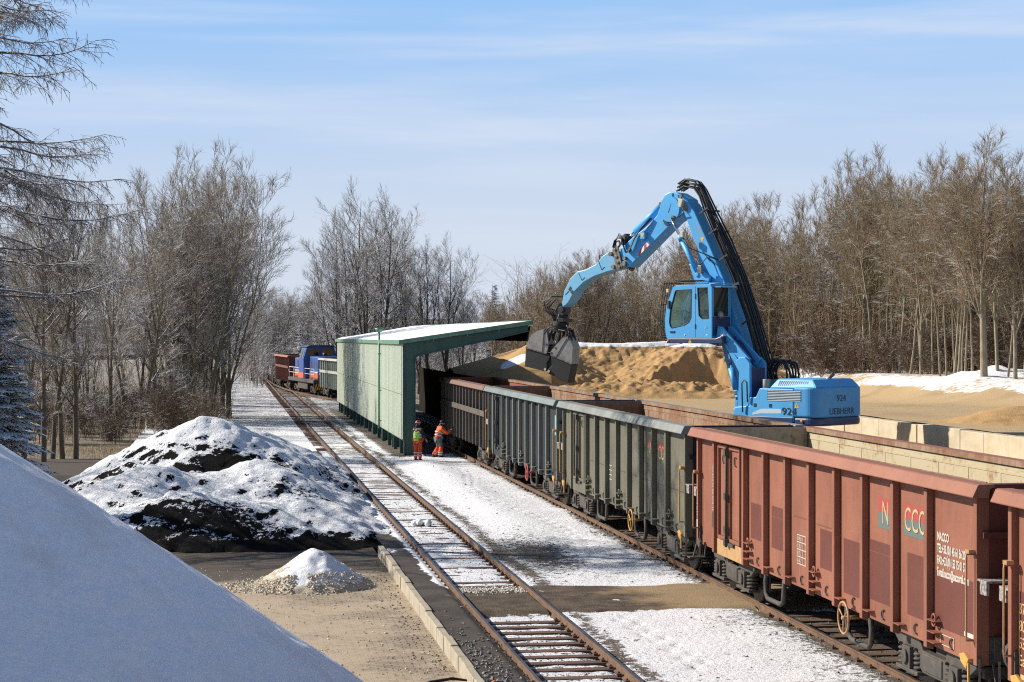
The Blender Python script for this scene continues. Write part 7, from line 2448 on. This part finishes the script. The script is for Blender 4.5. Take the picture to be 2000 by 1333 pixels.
for i in range(50):
    x = RT.uniform(1440, 2080); Y = RT.uniform(116, 140) - 22 * (x - 1400) / 600
    X = px(x, Y); zb = ground_right(X, Y)
    place(get('bush'), X, Y, RT.uniform(1.5, 3.6), RT.uniform(0, 6.28), zb, 'leafless brown bush under the right-hand wood', 'brown bushes under the right-hand wood', RT)
for k, p in PROTO.items():
    if not callable(p) and '_h' in p: pass
for o in list(bpy.data.objects):
    if '_h' in o: del o['_h']
# ---------------------------------------------------------------- small things and scatter
def stones(name, pts, sizes, mat, seed, kind=True):
    """many little angular stones in one mesh"""
    rr = np.random.default_rng(seed)
    n = len(pts)
    base = np.array([(1, 0, 0), (-1, 0, 0), (0, 1, 0), (0, -1, 0), (0, 0, 1), (0, 0, -1)], float)
    tri = np.array([(0, 2, 4), (2, 1, 4), (1, 3, 4), (3, 0, 4), (2, 0, 5), (1, 2, 5), (3, 1, 5), (0, 3, 5)])
    v = base[None] * rr.uniform(0.6, 1.3, (n, 6, 1)) + rr.normal(0, 0.18, (n, 6, 3))
    a = rr.uniform(0, 6.28, n)
    c, s = np.cos(a)[:, None], np.sin(a)[:, None]
    x = v[..., 0] * c - v[..., 1] * s; y = v[..., 0] * s + v[..., 1] * c
    v = np.stack([x, y, v[..., 2] * 0.7], -1) * np.asarray(sizes)[:, None, None] + np.asarray(pts)[:, None, :]
    f = (tri[None] + 6 * np.arange(n)[:, None, None]).reshape(-1, 3)
    o = fast_mesh(name, v.reshape(-1, 3), f, mat, None, False, tri=True)
    if kind: o['kind'] = 'stuff'
    return o


def stone_mat(name, a, b, sc=20):
    t = NT(name)
    return t.out(t.mix(t.ramp(t.noise(sc, 2), 0.35, 0.65), a, b), 0.9)


M_ST_GREY = stone_mat('ballast_stone', (0.09, 0.08, 0.07), (0.24, 0.21, 0.18))
M_ST_PALE = stone_mat('pale_gravel_stone', (0.38, 0.32, 0.23), (0.64, 0.57, 0.45))
RN = np.random.default_rng(5)


def scatter(n, d0, d1, s0, s1, fn, zf):
    D = RN.uniform(d0, d1, n * 3); S = RN.uniform(s0, s1, n * 3)
    keep = RN.random(n * 3) < fn(D, S)
    D, S = D[keep][:n], S[keep][:n]
    return np.stack([-S * ST + D * CT, S * CT + D * ST, zf(D, S)], -1)


P_ = scatter(6500, 6.25, 13.0, 18, 84, lambda D, S: np.clip(verge_bare(D, S, 0) * 1.6, 0.03, 1) * (1 - ((S > 34.4) & (S < 39.1))), lambda D, S: verge_z(D, S) + 0.0)
stones('ballast_stones', P_, RN.uniform(0.012, 0.042, len(P_)), M_ST_GREY, 1)
P_ = scatter(1500, 4.7, 6.1, 20, 60, lambda D, S: 0.8 * (S < 34.4) + 0.25 * (S > 39), lambda D, S: verge_z(D, S))
stones('ballast_stones', P_, RN.uniform(0.012, 0.035, len(P_)), M_ST_GREY, 2)
P_ = scatter(420, 3.9, 4.6, 24, 36, lambda D, S: np.exp(-((S - 29.5) / 2.2) ** 2) * np.exp(-((D - 4.1) / 0.28) ** 2) + 0.04, lambda D, S: 0 * D - 0.045)
stones('ballast_stones', P_, RN.uniform(0.012, 0.045, len(P_)), stone_mat('grey_chippings', (0.10, 0.10, 0.10), (0.28, 0.27, 0.25)), 3)
P_ = scatter(420, 4.75, 6.1, 36.9, 38.6, lambda D, S: np.exp(-((S - 38.0) / 0.35) ** 2), lambda D, S: 0 * D - 0.07)
stones('crossing_gravel', P_, RN.uniform(0.012, 0.04, len(P_)), stone_mat('white_gravel', (0.42, 0.38, 0.31), (0.68, 0.64, 0.56)), 4)
# pale gravel spilled round the small heap
a = RN.normal(3.9, 1.1, 1500); r = 0.72 + np.abs(RN.normal(0, 0.34, 1500))
X_, Y_ = -4.35 + r * np.cos(a) * 1.15 - 0.25 * (np.cos(a) < 0), 40.5 + r * np.sin(a) * 0.95
Z_ = np.maximum(gh_z(X_, Y_), -0.275) + 0.01
stones('spilled_gravel', np.stack([X_, Y_, Z_], -1), RN.uniform(0.012, 0.045, 1500), M_ST_PALE, 5)
D_ = RN.uniform(-2, 3.7, 900); S_ = RN.uniform(26, 44, 900)
stones('paving_debris', np.stack([-S_ * ST + D_ * CT, S_ * CT + D_ * ST, 0 * D_ - 0.275], -1), RN.uniform(0.006, 0.028, 900) * np.where(RN.random(900) < 0.05, 1.8, 1), M_ST_PALE, 6)
D_ = 3.62 - np.abs(RN.normal(0, 0.35, 420)); S_ = RN.uniform(24, 45, 420)
stones('kerb_debris', np.stack([-S_ * ST + D_ * CT, S_ * CT + D_ * ST, 0 * D_ - 0.278], -1), RN.uniform(0.006, 0.026, 420), stone_mat('dark_crumbs', (0.05, 0.04, 0.03), (0.16, 0.12, 0.08)), 7)
# snow clods
M_CLOD = NT('snow_clod')
M_CLOD = M_CLOD.out(SNOW, 0.75, M_CLOD.bump(M_CLOD.noise(14, 5), 0.6, 0.03), spec=0.2)
for (s, d, r_, lb) in ((51.6, 5.45, 0.24, 'lump of snow between the rails of the left track'), (44.9, 3.98, 0.20, 'clump of snow lying on the dark asphalt by the coal heap')):
    rr = random.Random(int(s))
    mb = MB()
    for k in range(9):
        mb.ball((rr.gauss(0, r_ * 0.55), rr.gauss(0, r_ * 0.4), rr.uniform(0, r_ * 0.25)), r_ * rr.uniform(0.3, 0.55), r_ * rr.uniform(0.3, 0.5), r_ * rr.uniform(0.25, 0.45), 9, 6)
    o = mb.build('snow_clump', M_CLOD, None, loc=W(s, d, -0.10))
    tag(o, lb, 'snow lump')
# the charred branch on the paving and a red stone on the asphalt
mb = MB()
mb.tube([(-0.75, -0.12, 0.03), (-0.3, -0.02, 0.05), (0.1, 0.06, 0.07), (0.6, 0.22, 0.05)], [0.018, 0.03, 0.035, 0.015], 7)
mb.tube([(-0.45, 0.03, 0.03), (0.0, 0.18, 0.10), (0.35, 0.30, 0.12), (0.75, 0.33, 0.05)], [0.03, 0.028, 0.025, 0.012], 7)
mb.tube([(-0.2, 0.0, 0.05), (0.25, -0.02, 0.08), (0.62, 0.16, 0.06)], [0.02, 0.02, 0.01], 6)
v = W(28.4, 3.15)
br = mb.build('branch', pmat('charred_wood', (0.028, 0.022, 0.018), [((0.07, 0.05, 0.03), 9, 0.5, 0.7)], None, 0.9), None, loc=(v.x, v.y, -0.27), rz=R(12))
tag(br, 'dark broken branch lying on the sandy paving beside the kerb', 'branch')
mb = MB(); mb.ball((0, 0, 0), 0.05, 0.04, 0.04, 7, 5)
v = W(27.6, 3.98)
tag(mb.build('brick_piece', pmat('brick_red', (0.42, 0.13, 0.06), [((0.5, 0.2, 0.12), 20, 0.5, 0.6)], None, 0.9), None, loc=(v.x, v.y, -0.02)), 'small red piece of brick on the asphalt by the kerb', 'brick')


# dry grass: fringes of thin blades
def grass(name, centres, n, spread, hmin, hmax, mat, seed):
    rg = np.random.default_rng(seed)
    c = np.array(centres, float)
    i = rg.integers(0, len(c), n)
    p = c[i] + np.stack([rg.normal(0, spread, n), rg.normal(0, spread, n), np.zeros(n)], -1)
    h = rg.uniform(hmin, hmax, n)
    a = rg.uniform(0, 6.28, n)
    w = 0.006
    lean = np.stack([np.cos(a), np.sin(a)], -1) * (h * rg.uniform(0.1, 0.7, n))[:, None]
    sx, sy = -np.sin(a) * w, np.cos(a) * w
    z0 = np.zeros(n)
    v = np.stack([p + np.stack([sx, sy, z0], -1), p - np.stack([sx, sy, z0], -1), p + np.stack([np.cos(a) * w, np.sin(a) * w, z0], -1), p + np.concatenate([lean, h[:, None]], 1)], 1)
    f = (np.array([(0, 1, 3), (1, 2, 3), (2, 0, 3)])[None] + 4 * np.arange(n)[:, None, None]).reshape(-1, 3)
    o = fast_mesh(name, v.reshape(-1, 3), f, mat, None, False, tri=True)
    o['kind'] = 'stuff'
    return o


M_DRY = stone_mat('dry_grass_blades', (0.33, 0.22, 0.10), (0.46, 0.34, 0.18), 2)
cs = []
for i in range(60):
    v = W(random.Random(i).uniform(84, 104), random.Random(i + 99).uniform(1.0, 3.6)); cs.append((v.x, v.y, -0.42))
grass('dry_grass', cs, 9000, 0.5, 0.05, 0.22, M_DRY, 3)
cs = []
rr = random.Random(8)
for i in range(160):
    Y = rr.uniform(70, 96); X = px(rr.uniform(60, 330), Y); cs.append((X, Y, ground_left(X, Y)))
grass('dry_grass', cs, 7000, 0.8, 0.05, 0.28, M_DRY, 4)
cs = []
for i in range(120):
    Y = rr.uniform(95, 190); v = W(Y, rr.uniform(-4.0, 0.6)); cs.append((v.x, v.y, -0.5))
grass('dry_grass', cs, 12000, 0.7, 0.12, 0.45, M_DRY, 5)
cs = []
for i in range(90):
    v = W(rr.uniform(26, 78), rr.uniform(6.5, 9.6)); cs.append((v.x, v.y, -0.17))
grass('dry_grass', cs, 1500, 0.12, 0.03, 0.14, M_DRY, 6)


# thickets: far tangle of saplings that reads as one mass
def thicket(name, n, fpos, hmin, hmax, mat, seed):
    rr = random.Random(seed)
    B = Branches()
    for i in range(n):
        X, Y, z = fpos(rr)
        h = rr.uniform(hmin, hmax)
        p, q, e = limb(rr, Vector((X, Y, z - 0.1)), Vector((rr.uniform(-0.2, 0.2), rr.uniform(-0.2, 0.2), 1)), h, 0.012 + 0.004 * h, 0.006, 5, 0.06, 0.03)
        B.add(p, q, 4)
        for k in range(7):
            b, r_, d = at_t(p, q, e, rr.uniform(0.2, 0.98))
            p2, q2, e2 = limb(rr, b, side_dir(rr, d, R(rr.uniform(25, 60))), h * rr.uniform(0.15, 0.35), 0.009, 0.005, 4, 0.12, 0.05)
            B.add(p2, q2, 3)
            for j in range(3):
                b3, r_, d3 = at_t(p2, q2, e2, rr.uniform(0.3, 0.98))
                p3, q3, e3 = limb(rr, b3, side_dir(rr, d3, R(rr.uniform(25, 60))), h * rr.uniform(0.06, 0.16), 0.007, 0.004, 3, 0.12, 0.04)
                B.add(p3, q3, 3)
    o = B.mesh(name, mat)
    o['kind'] = 'stuff'
    return o


def f_left(rr):
    Y = rr.uniform(96, 175); X = px(rr.uniform(-40, 440), Y)
    return X, Y, ground_left(X, Y)


def f_mid(rr):
    Y = rr.uniform(185, 235); X = px(rr.uniform(470, 1010), Y)
    return X, Y, -0.6


def f_right(rr):
    x = rr.uniform(1000, 2090); Y = rr.uniform(124, 165) - (28 * (x - 1400) / 600 if x > 1400 else 0); X = px(x, Y)
    return X, Y, max(0.3, ground_right(X, Y))


thicket('undergrowth', 600, f_left, 1.2, 3.6, M_TWIG_L, 1)
thicket('undergrowth', 700, f_mid, 2.0, 6.0, M_TWIG_M, 2)
thicket('undergrowth', 2400, f_right, 2.0, 8.0, M_TWIG_R, 3)

# snowy houses half hidden behind the trees
M_PLASTER = pmat('grey_plaster', (0.33, 0.31, 0.28), [((0.26, 0.25, 0.22), 2, 0.4, 0.7)], None, 0.9)
M_ROOFT = pmat('dark_roof_tiles', (0.07, 0.06, 0.058), [((0.10, 0.08, 0.07), 3, 0.4, 0.7)], None, 0.8)
M_SNOWF = pmat('far_roof_snow', SNOW, (), None, 0.7)


def house(label, X, Y, z, w, l, h, rh, rz, snow=True):
    r_ = thing('house', label, 'house', (X, Y, z), rz)
    m_ = MB(); m_.box(-w / 2, w / 2, -l / 2, l / 2, 0, h); wl_ = m_.build('wall', M_PLASTER, r_)
    m_ = MB()
    m_.prism([(-w / 2 - 0.4, h), (w / 2 + 0.4, h), (0, h + rh)], -l / 2 - 0.4, l / 2 + 0.4, 'y'); rf = m_.build('roof', M_ROOFT, r_)
    if snow:
        m_ = MB()
        k = rh / (w / 2 + 0.4)
        m_.prism([(-w / 2 - 0.4, h + 0.06), (0, h + rh + 0.06), (w / 2 + 0.4, h + 0.06), (w / 2 + 0.4, h + 0.2), (0, h + rh + 0.22), (-w / 2 - 0.4, h + 0.2)], -l / 2 - 0.35, l / 2 + 0.35, 'y'); m_.build('roof_snow', M_SNOWF, rf)
    for y in (-l / 4, l / 4):
        for sx in (-1, 1):
            m_ = MB(); m_.box(*sorted((sx * (w / 2 + 0.005), sx * (w / 2 + 0.04))), y - 0.5, y + 0.5, 1.0, 2.2); m_.build('window', M_DECALDK, r_)
    m_ = MB(); m_.box(-0.5, 0.5, -l / 2 - 0.04, -l / 2 - 0.005, 0.05, 2.1); m_.build('door', M_DECALDK, r_)
    return r_


house('low house with a white snow-covered roof behind the left trees', px(92, 128), 128, -4.2, 7, 11, 2.2, 2.3, R(78))
house('house with a grey roof far behind the trees and the shed', px(772, 250), 250, -0.6, 10, 14, 4.2, 3.6, R(84), False)
# small concrete cabinet with a snow cap among the left trees
v = (px(300, 106), 106.0, -1.0)
cbn = thing('concrete_cabinet', 'small grey concrete cabinet with a snow cap among the left trees', 'cabinet', v, R(20))
mb = MB(); mb.box(-0.45, 0.45, -0.4, 0.4, 0, 1.5); mb.build('housing', M_PLASTER, cbn, 0.03)
mb = MB(); mb.box(-0.6, 0.6, -0.55, 0.55, 1.5, 1.62); mb.build('roof_slab', M_PLASTER, cbn, 0.02)
mb = MB(); mb.box(-0.56, 0.56, -0.5, 0.5, 1.622, 1.72); mb.build('roof_snow', M_SNOWF, cbn, 0.04)
mb = MB(); mb.box(-0.3, 0.3, -0.43, -0.405, 0.2, 1.3); mb.build('door', M_DKGREY, cbn)
